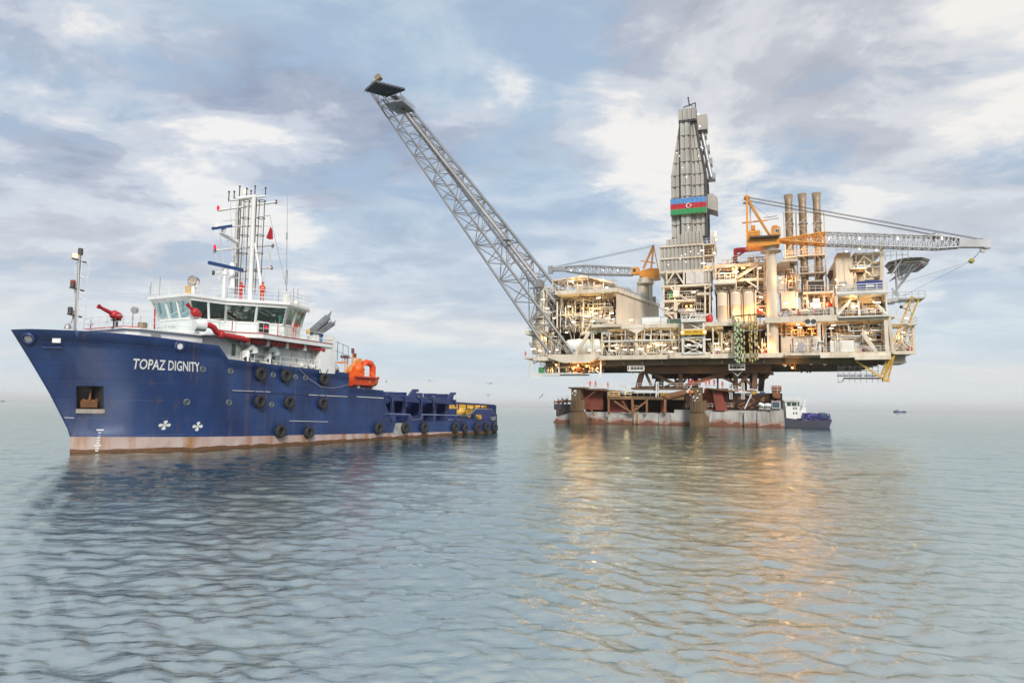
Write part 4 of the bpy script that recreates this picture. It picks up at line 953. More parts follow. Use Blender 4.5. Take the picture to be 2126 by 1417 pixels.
# main columns and bracing in the front plane
mb = MB()
for px, y0_, y1_, w in ((1321.5, 680, 736, .55), (1700, 667, 735, .7), (1839, 664, 735, .8), (1594, 668, 735, .5), (1250, 678, 736, .4), (1480, 680, 735, .35), (1420, 680, 736, .3)):
    t, b = R(px, y0_, .3), R(px, y1_, .3); mb.box(t.x - w / 2, t.x + w / 2, .1, .1 + w, b.z, t.z)
q = R(1321, 681, .3); mb.prism([(q.x - 2.6, ZM0), (q.x + 2.6, ZM0), (q.x + .5, ZM0 - 1.2), (q.x - .5, ZM0 - 1.2)], lambda x, z, w: (x, w, z), .12, .7)
for p, q, w in (((1196, 735), (1222, 692), .9), ((1846, 664), (1854, 733), .7), ((1790, 690), (1822, 735), .9), ((1228, 735), (1228, 680), .25), ((1232, 681), (1232, 745), .35)):
    a, b = R(*p, .4), R(*q, .4); mb.beam(a, b, w, w)
part('column', mb, M['cream'], rig)
mb = MB(); a, b = R(1252, 708, -.1), R(1476, 704.5, -.1); mb.tube([a, b], .22, 8); mb.tube([R(1252, 694, 1.5), R(1400, 694, 1.5)], .12, 6)
for px in (1265, 1298, 1338, 1352, 1372, 1392, 1410): mb.tube([R(px, 680, .6), R(px, 707, .6)], .13, 6)
for px, py in ((1300, 705), (1340, 700), (1362, 693)): mb.tube([R(px, 706, .2), R(px, py - 4, .2), R(px + 10, py - 4, .2), R(px + 10, 706, .2)], .11, 6)
part('front_pipe', mb, M['white'], rig)
# railings
mb = MB()
def prail(m_, p, q, z, h=1.15, sp=2.0, r=.05, v=None):
    m_.rail([p, q], h, sp, r)
for (x0_, x1_, v, z) in ((1098, 1160, .6, ZC1), (1235, 1390, .1, ZC1), (1480, 1525, .1, ZC1), (1640, 1848, -.9, ZC1), (1595, 1740, 0, ZR1), (1290, 1390, .2, ZM1), (1486, 1525, .2, ZM1)):
    mb.rail([(R(x0_, 735, v).x, v, z), (R(x1_, 735, v).x, v, z)], 1.15, 2.0, .05)
mb.rail([(left_ledge[0], -1.5, left_ledge[2]), (left_ledge[1], -1.5, left_ledge[2])], 1.2, 1.6, .06)
mb.rail([(R(1092, 687, 2).x, 1, R(1110, 687, 2).z), (R(1130, 687, 2).x, 1, R(1110, 687, 2).z)], 1.2, 1.5, .05)
mb.rail([(R(1098, 657, 3).x, 3, R(1110, 656, 3).z), (R(1126, 657, 3).x, 3, R(1110, 656, 3).z)], 1.2, 1.5, .05)
part('railing', mb, M['white'], rig)

# procedural plant: pipes, valves, vessels and cabinets filling one bay --------------------
def plant(x0, y0, x1, y1, v0, v1, n_pipe, n_eq, seed, names=('process_vessel', 'equipment_cabinet', 'pump_skid'), pm='cream', red=.08, zfloor=None):
    g = random.Random(seed); a, b, c, d = rect_at(x0, y0, x1, y1, (v0 + v1) / 2)
    if zfloor is not None: c = zfloor
    pools = {}
    def pool(k): return pools.setdefault(k, MB())
    for i in range(int(n_pipe * 1.5)):
        k = g.random(); r = g.choice((.07, .09, .12, .16, .22)); u = g.uniform(a, b); v = g.uniform(v0, v1); z = g.uniform(c + .5, d - .3)
        m_ = pool(g.choice((pm, pm, pm, 'white', 'white', 'galv', 'brown')))
        if k < .42:                            # horizontal run with drops
            L = g.uniform(.15, .6) * (b - a); u2 = min(b, u + L); pts = [(u, v, z), (u2, v, z)]
            if g.random() < .6: pts.append((u2, v, max(c, z - g.uniform(.6, 2.5))))
            if g.random() < .4: pts.insert(0, (u, v, min(d, z + g.uniform(.5, 2))))
            m_.tube(pts, r, 6)
        elif k < .8:                           # riser
            z2 = g.uniform(z, d); z1 = g.choice((c, max(c, z - g.uniform(1, 3)))); m_.tube([(u, v, z1), (u, v, z2)] + ([(u + g.uniform(-1.5, 1.5), v, z2)] if g.random() < .5 else []), r, 6)
        else:                                  # brace
            m_.bar((u, v, c), (min(b, u + g.uniform(-2.5, 2.5)), v, min(d, c + g.uniform(2, 4))), r, 5)
        if g.random() < .3: m_.lathe((u, v, z), [(r * 2.4, -.08), (r * 2.4, .08)], 8, (1, 0, 0))
    for k, m_ in pools.items(): part('pipework', m_, M[k], rig)
    for i in range(n_eq):
        nm = g.choice(names); u = g.uniform(a + .5, b - .5); v = g.uniform(v0, v1); m_ = MB(); h = g.uniform(.8, 2.2); w = g.uniform(.5, 1.3)
        mm = 'red' if g.random() < red else 'green' if g.random() < .05 else g.choice(('cream', 'white', 'cream', 'galv', 'beige'))
        h = min(h, d - c - .2)
        if nm == 'process_vessel':
            if g.random() < .5: m_.capsule((u, v, c + .1), (u, v, c + .1 + max(h * 1.5, w * 1.6)), w * .7, 12)
            else: m_.capsule((u - w * 1.3, v, c + .4 + w * .6), (u + w * 1.3, v, c + .4 + w * .6), w * .6, 12); m_.box(u - w, u - w + .2, v - .3, v + .3, c, c + .8); m_.box(u + w - .2, u + w, v - .3, v + .3, c, c + .8)
        elif nm == 'equipment_cabinet':
            m_.box(u - w * .6, u + w * .6, v - .5, v + .5, c + .1, c + h); m_.box(u - w * .5, u - w * .05, v - .56, v - .5, c + .25, c + h - .15); m_.box(u + w * .05, u + w * .5, v - .56, v - .5, c + .25, c + h - .15); m_.box(u - w * .65, u + w * .65, v - .55, v + .55, c + h, c + h + .08)
        else:
            m_.box(u - w, u + w, v - .5, v + .5, c, c + .25); m_.lathe((u - w * .7, v, c + .75), [(.1, 0), (.42, .05), (.42, w * .9), (.25, w), (.25, w * 1.3)], 12, (1, 0, 0)); m_.tube([(u + w * .5, v, c + .7), (u + w * .5, v, c + h), (u + w * .9, v, c + h)], .1, 6)
        part(nm, m_, M[mm], rig)
# cellar storey, left to right
plant(1110, 690, 1165, 735, 2, 8, 26, 5, 1, zfloor=ZC1); plant(1165, 600, 1250, 690, 3, 9, 60, 0, 2)
plant(1250, 683, 1410, 735, 1.5, 10, 110, 14, 3, zfloor=ZC1); plant(1478, 682, 1526, 735, 1.5, 9, 44, 4, 4, zfloor=ZC1)
plant(1590, 672, 1700, 700, 2, 9, 34, 0, 5); plant(1640, 700, 1700, 735, -.5, 1.2, 12, 5, 6, ('equipment_cabinet', 'pump_skid'), 'white', zfloor=ZC1)
plant(1705, 668, 1838, 735, 1.5, 9, 90, 9, 7, zfloor=ZC1); plant(1580, 690, 1600, 735, .5, 4, 10, 1, 8, zfloor=ZC1)
# left module storey and roof
plant(1165, 612, 1275, 668, 2, 12, 80, 10, 9, zfloor=ZM1); plant(1105, 590, 1165, 735, 4, 10, 70, 0, 10)
plant(1228, 650, 1280, 672, -1, 4, 20, 8, 11, zfloor=ZM1 + .1)
# left module: roof deck, sheltered top, beige side wall
lm_a, lm_b = R(1152, 603, 0).x, R(1281, 603, 0).x; lz0, lz1 = R(1230, 607.5, 0).z, R(1230, 599.5, 0).z
VW = 31
DU = R(1370, 655, VW).x - lm_b
mb = MB(); mb.prism([(lm_a, 0), (lm_b, 0), (lm_b + DU, VW), (lm_a, VW)], lambda x, y, w: (x, y, w), lz0, lz1); module_roof = part('module_roof', mb, M['cream'], rig)
zw0 = R(1300, 668, 3).z
mb = MB(); corr_side(mb, lm_b - .3, .4, VW, ZM1, lz0 - .02, du=DU); part('module_wall', mb, M['beige'], rig)
mb = MB(); mb.rail([(lm_a, .2, lz1), (lm_b, .2, lz1), (lm_b + DU, VW, lz1)], 1.2, 2, .05); part('railing', mb, M['white'], module_roof)
plant(1165, 577, 1275, 600, 1, 9, 36, 9, 12, zfloor=lz1, red=.25)
mb = MB(); a, b = R(1150, 585, 4).x, R(1214, 578, 4).x; zt1, zt0 = R(1190, 578, 4).z, lz1
mb.prism([(a, zt1 - .9), (b, zt1), (b, zt1 + .4), (a, zt1 - .5)], lambda x, z, w: (x, w, z), 2, 12)
mb.prism([(b, zt1), (b + 8.5, zt1 - 2.4), (b + 8.5, zt1 - 2.0), (b, zt1 + .4)], lambda x, z, w: (x, w, z), 2, 12)
for u in (a + .2, (a + b) / 2, b - .2): mb.box(u - .15, u + .15, 2, 2.3, lz1, zt1 - .2)
mb.bar((a, 2.2, lz1), ((a + b) / 2, 2.2, zt1 - .5), .12); mb.bar(((a + b) / 2, 2.2, zt1 - .5), (b, 2.2, lz1), .12)
part('roof_shelter', mb, M['cream'], module_roof)
mb = MB()
for v in range(3, 30, 2): mb.box(lm_b + DU * v / VW - rnd.uniform(1, 4), lm_b + DU * v / VW - .5, v, v + rnd.uniform(.6, 1.8), lz1, lz1 + rnd.uniform(.6, 2.0))
part('roof_equipment', mb, M['galv'], module_roof)
# left edge vessels and the horizontal separator
mb = MB()
for px, y0_, y1_, v, r in ((1122, 660, 690, 5, 1.4), (1117, 693, 735, 4.5, 1.6), (1125, 605, 655, 6, 1.2)):
    a, b = R(px, y1_, v), R(px, y0_, v); m_ = MB(); m_.capsule((a.x, v, a.z), (a.x, v, b.z), r, 16)
    for k in range(3): m_.lathe((a.x, v, a.z + (b.z - a.z) * (.25 + .25 * k)), [(r + .02, -.08), (r + .12, -.08), (r + .12, .08), (r + .02, .08)], 16, (0, 0, 1), False)
    part('vertical_vessel', m_, M['cream'], rig)
mb = MB(); a, b = R(1171, 722, 2.6), R(1255, 722, 2.6); mb.capsule((a.x, 2.6, a.z + .2), (b.x, 2.6, a.z + .2), 2.15, 24)
for f in (.2, .4, .62, .8): mb.lathe((a.x + (b.x - a.x) * f, 2.6, a.z + .2), [(2.17, -.12), (2.24, -.12), (2.24, .12), (2.17, .12)], 24, (1, 0, 0), False)
for f in (.25, .75): mb.box(a.x + (b.x - a.x) * f - .3, a.x + (b.x - a.x) * f + .3, 1.2, 4, ZC1, a.z - .6)
part('separator_vessel', mb, M['white'], rig)
mb = MB(); mb.tube([R(1205, 694, .5), R(1244, 687, .5), R(1256, 686, .5), R(1259, 692, .5), R(1261, 700, .5), R(1252, 701, 3)], .42, 10); mb.tube([R(1208, 668, 1), R(1210, 690, 1), R(1240, 692, 2)], .3, 8); part('large_pipe', mb, M['cream'], rig)
# right: beige enclosure walls, white panels in the deep bays
mb = MB(); a, b, c, d = rect_at(1622, 697, 1701, 735, 3); corr(mb, a, b, ZC1, d, 3, 2.2, .08); mb.box(a, b, 3.2, 9, ZC1, d - .05); part('enclosure', mb, M['beige'], rig)
mb = MB(); a, b, c, d = rect_at(1724, 706, 1774, 735, 2); mb.box(a, b, 2, 6, ZC1, d); 
for k in range(3): mb.box(a + 1 + k * 2.2, a + 2.2 + k * 2.2, 1.93, 2, d - 1.5, d - .6)
part('enclosure', mb, M['white'], rig)
mb = MB(); pbox(mb, 1672, 662, 1694, 676, -.8, .2); sgn = part('fan_box', mb, M['white'], rig)
mb = MB()
for px in (1677, 1689): q = R(px, 667, -.8); mb.lathe((q.x, -.86, q.z), [(.62, 0), (.62, .1)], 14, (0, 1, 0))
part('fan_mouth', mb, M['dark'], sgn)
# right-hand access tower over the end of the deck
mb = MB(); v0 = 2
A = [R(1849, 735, v0), R(1897, 734, v0)]
for px in (1847, 1896): t, b = R(px, 672 if px > 1880 else 652, v0), R(px, 735, v0); mb.box(t.x - .25, t.x + .25, v0, v0 + .5, b.z, t.z); mb.box(t.x - .25, t.x + .25, v0 + 9, v0 + 9.5, b.z, t.z)
for p, q in (((1847, 695), (1896, 695)), ((1847, 714), (1896, 713)), ((1847, 672), (1903, 672)), ((1847, 695), (1890, 672)), ((1850, 696), (1885, 722)), ((1870, 700), (1895, 720)), ((1855, 656), (1886, 672)), ((1852, 735), (1880, 700))): mb.beam(R(*p, v0), R(*q, v0), .22, .26)
a, b, c, d = rect_at(1884, 671, 1904, 674, v0 - 1); mb.box(a, b, v0 - 1, v0 + 5, c, d); mb.rail([(a, v0 - 1, d), (b, v0 - 1, d), (b, v0 + 5, d)], 1.5, 1.2, .06)
a, b, c, d = rect_at(1845, 672, 1896, 674, v0); mb.box(a, b, v0, v0 + 8, c, d); a, b, c, d = rect_at(1848, 656, 1862, 657.5, v0); mb.box(a, b, v0, v0 + 8, c, d); mb.rail([(a, v0, d), (b, v0, d)], 1.3, 1.2, .05)
mb.rail([R(1862, 654, v0), R(1888, 670, v0)], 1.2, 1.5, .05); mb.rail([(R(1850, 735, 1).x, 1, ZC1), (R(1896, 735, 1).x, 1, ZC1)], 1.2, 1.5, .05)
part('access_tower', mb, M['cream'], rig)
plant(1850, 676, 1893, 733, 4, 9, 26, 4, 14, zfloor=ZC1)
mb = MB(); pbox(mb, 1845, 737, 1880, 752, 4, 12); pbox(mb, 1843, 749, 1883, 753, 3.5, 12.5); part('overhang_box', mb, M['beige'], rig)
# under-slung left cage
mb = MB(); zl = R(1170, 782, 1).z
for px in (1097, 1108, 1160, 1247): q = R(px, 760, 1); mb.box(q.x - .16, q.x + .16, 1, 1.3, zl if px not in (1160,) else zl + .6, ZC0)
mb.beam(R(1097, 781, 1), R(1140, 785, 1), .25, .25); mb.beam(R(1108, 778, 1), R(1162, 778, 1), .2, .3); mb.beam(R(1140, 783, 1), R(1205, 785, 1), .12, .12); mb.beam(R(1205, 786, 1), R(1247, 784, 1), .12, .14); mb.beam(R(1197, 780, 1), R(1197, 790, 1), .14, .14); mb.beam(R(1203, 780, 1), R(1203, 790, 1), .14, .14)
for p, q in (((1097, 760), (1106, 748)), ((1108, 760), (1098, 746)), ((1160, 765), (1148, 750)), ((1236, 768), (1246, 775)), ((1108, 755), (1120, 748))): mb.beam(R(*p, 1), R(*q, 1), .2, .24)
a, b = R(1108, 777, 1).x, R(1205, 777, 1).x; mb.box(a, b, 1, 12, zl + .8, zl + 1.1)
part('hanging_frame', mb, M['white'], rig)
plant(1128, 754, 1160, 776, 3, 9, 26, 3, 15, zfloor=zl + 1.1); plant(1160, 752, 1245, 776, 3, 10, 70, 6, 16, pm='brown', zfloor=zl + 1.4)
mb = MB(); a, b, c, d = rect_at(1118, 762, 1127, 774, 1.5); mb.box(a, b, 1.5, 3, c, d); mb.box(a + .1, b - .1, 1.44, 1.5, c + .2, d - .2); part('green_cabinet', mb, M['green'], rig)
mb = MB(); a, b, c, d = rect_at(1168, 760, 1176, 774, 4); mb.box(a, b, 4, 5, c, d); mb.box(a + .1, b - .1, 3.94, 4, c + .2, d - .2); part('green_cabinet', mb, M['green'], rig)
# two small white maintenance baskets under the deck
for x0_, x1_, y0_, y1_ in ((1303, 1335, 760, 770), (1513, 1547, 757, 768)):
    a, b, c, d = rect_at(x0_, y0_, x1_, y1_, 0); m_ = MB(); m_.box(a, b, 0, 2.5, c, c + .4); m_.rail([(a, 0, c + .4), (b, 0, c + .4), (b, 2.5, c + .4)], d - c - .3, .9, .08, (1., .6)); m_.beam((a + .6, 1, c), (a + 2.2, 1, c - 1.5), .15, .15); m_.beam((b - .5, 1, c), (b - 2, 1, c - 1.5), .15, .15); m_.box(a, a + .25, 2.2, 2.5, c, ZC0); m_.box(b - .25, b, 2.2, 2.5, c, ZC0); part('service_basket', m_, M['white'], rig)
# orange lit hatch and hanging hoses under the right half
mb = MB(); a, b, c, d = rect_at(1618, 737, 1672, 744, 4); mb.box(a, b, 4, 8, c, d); mb.bar(R(1640, 742, 5), R(1640, 760, 5), .25, 6); mb.bar(R(1650, 742, 5), R(1650, 766, 5), .25, 6); part('hatch', mb, M['orange'], rig)
mb = MB()
for p, q in (((1617, 746), (1632, 760)), ((1678, 746), (1686, 756)), ((1706, 746), (1714, 758))): mb.tube([R(*p, 3), R(*q, 3)], .4, 8)
part('drain_spout', mb, M['white'], rig)
mb = MB()
for px, y in ((1652, 766), (1657, 766), (1664, 768), (1676, 768), (1682, 768), (1729, 764)): mb.lathe(R(px, y, 6), [(.22, -.7), (.22, -.2), (.08, -.1), (.08, .2), (.22, .3), (.22, .7)], 6)
part('hanging_weight', mb, M['dark'], rig)
# stair tower with the yellow sign
mb = MB(); v0 = -1.6; xs = (1417, 1461); zt, zb_ = R(1440, 663, v0).z, R(1440, 734, v0).z
u0, u1 = R(xs[0], 700, v0).x, R(xs[1], 700, v0).x
for u in (u0, u1, ): mb.box(u - .25, u + .25, v0, v0 + .5, zb_, zt + 1); mb.box(u - .2, u + .2, v0 + 3, v0 + 3.4, zb_, zt)
for py in (663, 684, 699.5, 717, 733): z = R(1440, py, v0).z; mb.box(u0, u1, v0, v0 + .3, z - .2, z + .2); mb.box(u0, u1, v0 + .3, v0 + 3.2, z - .05, z + .05)
lv = [R(1440, py, v0).z for py in (733, 717, 699.5, 684, 666)]
for i in range(4):
    p, q = ((u0 + .5, v0 + 1, lv[i]), (u1 - .5, v0 + 1, lv[i + 1])); p2, q2 = (p, q) if i % 2 == 0 else ((q[0], p[1], p[2]), (p[0], q[1], q[2]))
    mb.beam(p2, q2, .9, .25); mb.beam(Vector(p2) + Vector((0, -.5, 1.1)), Vector(q2) + Vector((0, -.5, 1.1)), .12, .12)
    if i < 2: mb.beam((u0, v0 + .1, lv[i + 1]), (u1, v0 + .1, lv[i]), .2, .2)
stairs = thing('stair_tower', 'white steel stair tower at front edge carrying the yellow signboard', 'stairs', RIG, (u0, v0, zb_)); part('stair_frame', mb, M['white'], stairs)
mb = MB(); a, b, c, d = rect_at(1414, 652, 1464, 663, v0 - .3); mb.box(a, b, v0 - .4, v0 + 3, c - .6, c); mb.rail([(a, v0 - .4, c), (b, v0 - .4, c)], d - c + .3, 1.4, .1, (1., .55)); mb.beam((a + 3, v0 - .4, d), (b - 1, v0 - .4, c), .15, .15); part('top_landing', mb, M['white'], stairs)
sb = thing('sign_board', 'yellow platform signboard lettered WC-PDQ on white stair tower', 'sign', RIG, (u0, v0 - .6, lv[2]))
a, b, c, d = rect_at(1413, 684.5, 1467, 694.5, v0 - .7); mb = MB(); mb.box(a, b, v0 - .85, v0 - .6, c, d); part('panel', mb, mat('sign_yellow', (.86, .50, .02), .45, dirt=(.6, .32, .03), dscale=.6), sb)
mb = MB(); vs, fs = text_mesh('WC-PDQ', fat=.02); x0 = min(p[0] for p in vs); x1 = max(p[0] for p in vs); y0 = min(p[1] for p in vs); y1 = max(p[1] for p in vs)
mb.add([(a + (b - a) * (.17 + .66 * (x - x0) / (x1 - x0)), v0 - .88, c + (d - c) * (.2 + .6 * (y - y0) / (y1 - y0))) for x, y, _ in vs], fs); part('lettering', mb, M['lettero'], sb)
mb = MB()
for f in (.07, .93): mb.lathe((a + (b - a) * f, v0 - .85, (c + d) / 2), [(.3, -.06), (.3, .02)], 10, (0, 1, 0))
part('sign_lamp', mb, M['lampw'], sb)
# ------------------------------------------------------------------ drilling derrick
VD = 9.0
dk = thing('drilling_derrick', 'tall grey clad drilling derrick carrying a striped crescent flag panel', 'derrick', RIG, (R(1430, 590, VD).x, VD, R(1430, 590, VD).z))
def Z(px, py, v=VD): return R(px, py, v).z
def U(px, py, v=VD): return R(px, py, v).x
DEP = 11.0
# tower: left and right panels taper above y=365, the middle column stands proud
zb0, zk, ztp = Z(1430, 492), Z(1430, 363), Z(1425, 256)
uL0, uR0, uL1, uR1 = U(1394, 440), U(1467, 440), U(1410, 256), U(1444, 256)
cL, cR = U(1414, 360), U(1433.5, 360)
seams = [zb0] + [Z(1430, y) for y in (466, 441, 409, 386, 363, 337, 310, 283)] + [ztp]
def edge(z):
    f = min(max((z - zk) / (ztp - zk), 0), 1); return uL0 + (uL1 - uL0) * f, uR0 + (uR1 - uR0) * f
lp, rp_, cp, seam = MB(), MB(), MB(), MB()
def panel(mb, fa, fb, z0, z1, v, pitch=1.05, dep=.3):      # corrugated trapezoid with edges fa(z), fb(z)
    a0, b0, a1, b1 = fa(z0), fb(z0), fa(z1), fb(z1); n = max(2, int((b0 - a0) / pitch)); pr = []
    for i in range(n): pr += [(i / n, 0), ((i + .55) / n, 0), ((i + .62) / n, dep), ((i + .93) / n, dep)]
    pr.append((1, 0)); m = len(pr)
    mb.add([(a0 + (b0 - a0) * f, v + d, z0) for f, d in pr] + [(a1 + (b1 - a1) * f, v + d, z1) for f, d in pr], [(i, i + 1, m + i + 1, m + i) for i in range(m - 1)])
for z0, z1 in zip(seams[:-1], seams[1:]):
    j = rnd.uniform(-.06, .06)
    panel(lp, lambda z: edge(z)[0], lambda z: cL, z0 + .12, z1, VD + j); panel(rp_, lambda z: cR, lambda z: edge(z)[1], z0 + .12, z1, VD + j)
    panel(cp, lambda z: cL - .1, lambda z: cR + .1, z0 + .1, z1, VD - .8, .95)
    a, b = edge(z0); seam.box(a, b, VD - .06, VD + .5, z0 - .05, z0 + .2)
for z0, z1 in zip(seams[:-1], seams[1:]): seam.box(cL - .38, cL - .1, VD - .1, VD + .3, z0, z1); seam.box(cR + .1, cR + .34, VD - .1, VD + .3, z0, z1); seam.box(cL - .1, cR + .1, VD - .86, VD - .5, z0 - .02, z0 + .16)
cp.box(cL - .1, cL, VD - .8, VD + .4, zb0, ztp); cp.box(cR, cR + .1, VD - .8, VD + .4, zb0, ztp)
lp.add([(uL0, VD, zb0), (uL0, VD + DEP, zb0), (uL0, VD + DEP, zk), (uL0, VD, zk)], [(0, 1, 2, 3)]); lp.add([(uL0, VD, zk), (uL0, VD + DEP, zk), (uL1, VD + DEP * .7, ztp), (uL1, VD + 1, ztp)], [(0, 1, 2, 3)])
part('wind_wall', lp, M['clad'], dk); part('wind_wall', rp_, M['clad'], dk); part('centre_column', cp, mat('pale_grey_cladding', (.46, .44, .40), .5, .15, dirt=(.25, .2, .16), dscale=.5, streak=True), dk); part('panel_seams', seam, mat('dark_seam', (.15, .135, .115), .6), dk)
fl = MB(); fl.beam((uR0 - .1, VD - .1, zb0), (uR0 - .1, VD - .1, zk), .35, .35); fl.beam((uR0 - .1, VD - .1, zk), (uR1 - .1, VD - .1, ztp), .35, .35)
fl.lattice([(uR0, VD + .2, zb0), (uR0, VD + DEP, zb0)], [(uR0, VD + .2, zk), (uR0, VD + DEP, zk)], 9, .28, .17); fl.lattice([(uR0, VD + .2, zk), (uR0, VD + DEP, zk)], [(uR1, VD + 1, ztp), (uR1, VD + DEP * .75, ztp)], 8, .26, .16)
fl.lattice([(uR0, VD + DEP, zb0), (uL0, VD + DEP, zb0)], [(uR0, VD + DEP, zk), (uL0, VD + DEP, zk)], 8, .25, .15)
part('lattice_side', fl, M['dark'], dk)
cg = MB()
for py, px in ((285, 1452), (315, 1457), (342, 1464), (372, 1470)): z = Z(px, py, VD + 6); e = edge(z)[1]; cg.box(e, e + 2.3, VD + 5, VD + 8, z - .3, z + .1); cg.rail([(e + 2.2, VD + 5, z), (e + 2.2, VD + 8, z)], 1.6, 1, .09); cg.tube([(e + 1.2, VD + 5, z), (e + .3, VD + 5, z + 5)], .6, 6); cg.box(e + .4, e + 2.2, VD + 5, VD + 5.2, z, z + 1.4)
part('access_cage', cg, M['galv'], dk)
bx = MB(); u = edge(Z(1475, 420))[1]; z0, z1 = Z(1482, 434), Z(1482, 397); bx.prism([(u - .3, z0 + 1.2), (u + 2.8, z0), (u + 2.8, z1 - 1), (u + 1.6, z1), (u - .3, z1)], lambda x, z, w: (x, w, z), VD + 2, VD + 8)
part('finger_board_house', bx, M['clad'], dk)
a, b, c, d = rect_at(1408.5, 226, 1446, 249, VD - .8); cb = MB(); corr(cb, a, b, c, d, VD - 1.2, 1.0, .25); cb.box(a, b, VD - .9, VD + 7, c + .05, d - .05); cb.box(b, b + 2.6, VD + 3.5, VD + 7, c - 1.5, d - .3); part('crown_housing', cb, M['clad'], dk)
ct = MB(); ct.box(a, b, VD - 1, VD + 7, c - .5, c + .02); part('crown_soffit', ct, M['dark'], dk)
ct = MB(); q = Z(1430, 224); ct.bar((a + 1.5, VD, d), (a + 1.5, VD, d + 1.1), .12); ct.bar((b - .3, VD, d), (b - .3, VD, d + 1.9), .16); ct.bar((a + 1.5, VD, d + 1), (b - .3, VD, d + 1.8), .16); ct.bar((a + 3, VD, d + 1), (a + 2.7, VD, d + 3.4), .17); ct.bar((a + 2.7, VD, d + 2), (a + 4, VD, d + .8), .12); ct.ball((a + 2.7, VD, d + 3.6), .25, 6)
part('crown_beam', ct, M['dark'], dk)
# flag panel with crescent and star
fz = [Z(1430, y, VD - 1.6) for y in (443.5, 431.5, 419.5, 410.5)]; fa, fb = U(1392, 427, VD - 1.6), U(1466.5, 427, VD - 1.6)
dz = (fz[3] - fz[0]) / 3; fz = [fz[0] + dz * k for k in range(4)]
flag = MB(); flag.box(fa - .05, fb + .05, VD - 1.5, VD + .05, fz[0] - .05, fz[3] + .05); flag = part('flag_panel', flag, M['clad'], dk)
for k, mm in ((0, 'flag3'), (1, 'flag2'), (2, 'flag1')): m_ = MB(); corr(m_, fa, fb, fz[k], fz[k + 1], VD - 1.78, 1.1, .12); part('flag_stripe', m_, M[mm], flag)
mid = ((fa + fb) / 2 + .1, (fz[1] + fz[2]) / 2); m_ = MB(); r1 = dz * .46; pts = []
for i in range(25): g = math.radians(40 + 280 * i / 24); pts.append((mid[0] + r1 * math.cos(g), mid[1] + r1 * math.sin(g)))
for i in range(25): g = math.radians(318 - 276 * i / 24); pts.append((mid[0] + r1 * .17 + r1 * .80 * math.cos(g), mid[1] + r1 * .80 * math.sin(g)))
for i in range(24): m_.add([(pts[j][0], VD - 1.9, pts[j][1]) for j in (i, i + 1, 48 - i, 49 - i)], [(0, 1, 2, 3)])
sc_ = (mid[0] + r1 * .85, mid[1]); sp_ = [(sc_[0] + r1 * (.46 if i % 2 else .24) * math.cos(i * math.pi / 8), sc_[1] + r1 * (.46 if i % 2 else .24) * math.sin(i * math.pi / 8)) for i in range(16)]
m_.add([(x, VD - 1.9, z) for x, z in sp_], [tuple(range(16))]); part('crescent_and_star', m_, M['flagw'], flag)
# clad drill-floor blocks below the tower
def block(x0, y0, x1, y1, v, dep, m, name, parent, pitch=1.0, side=True):
    a, b, c, d = rect_at(x0, y0, x1, y1, v); m_ = MB(); corr(m_, a, b, c, d, v, pitch, .28); m_.box(a + .02, b - .02, v + .3, v + dep, c + .02, d - .02)
    return part(name, m_, m, parent), (a, b, c, d)
vb = 6.5
_, (a, b, c, d) = block(1369.5, 537, 1459, 561, vb, 13, M['clad'], 'drill_floor_cladding', dk); A1 = (a, b, c, d)
_, (a, b, c, d) = block(1369.5, 511.5, 1459, 534, vb, 13, M['clad'], 'drill_floor_cladding', dk); A2 = (a, b, c, d)
m_ = MB(); m_.box(A1[0], A1[1] + .3, vb - .3, vb + 13, A1[3], A2[2]); m_.box(A1[0], A1[1] + 2.4, vb - .3, vb + 13.5, A1[2] - .7, A1[2]); m_.box(A2[0], A2[1] + .3, vb - .3, vb + 13, A2[3], A2[3] + .5); m_.box(A2[0] - .2, A2[0], vb - .3, vb, A1[2], A2[3]); m_.box(A2[1], A2[1] + .4, vb - .3, vb + .2, A1[2], A2[3]); part('cladding_trim', m_, M['cream'], dk)
v = vb + .6; pg = [(1383.5, 509), (1383.5, 498), (1396, 496), (1405, 493), (1417, 484), (1428, 481), (1458.5, 478.5), (1458.5, 507)]
P3 = [(R(x, y, v).x, R(x, y, v).z) for x, y in pg]; m_ = MB(); m_.prism(P3, lambda x, z, w: (x, w, z), v + .05, v + 9)
x = P3[0][0]
while x < P3[-1][0] - .5: m_.box(x, x + .55, v - .22, v + .05, P3[0][1], lerpt(x + .2, P3[1:7]) - .1); x += 1.0
part('shoulder_cladding', m_, M['clad'], dk)
_, A4 = block(1424, 564, 1463, 588, vb - 1, 10, mat('white_cladding', (.62, .60, .57), .5, dirt=(.4, .36, .3), dscale=.4), 'pale_cladding', dk, 1.9)
block(1463, 564, 1476, 586.5, vb - .6, 10, M['clad'], 'drill_floor_cladding', dk, 1.0)
# right side galleries of the drill floor
m_ = MB()
for py, x1_ in ((507, 1484), (530, 1482), (552, 1479)): a, b = R(1460, py, vb + 2).x, R(x1_, py, vb + 2).x; z = R(1470, py, vb + 2).z; m_.box(a, b, vb + 1, vb + 10, z - .4, z); m_.rail([(a, vb + 1, z), (b, vb + 1, z), (b, vb + 10, z)], 1.4, 1.2, .07)
for px in (1479, 1484): m_.beam(R(px, 575, vb + 2), R(px, 480, vb + 2), .25, .25)
m_.beam(R(1463, 562, vb + 2), R(1484, 545, vb + 2), .3, .2); m_.tube([R(1487, 532, vb + 3), R(1488, 515, vb + 3), R(1484, 514, vb + 3)], .14, 5)
part('gallery', m_, M['cream'], dk)
m_ = MB(); a, b, c, d = rect_at(1462, 512, 1478, 532, vb + 6); m_.box(a, b, vb + 6, vb + 6.4, c, d); part('gallery_wall', m_, mat('amber_lit_panel', (.62, .36, .12), .6), dk)
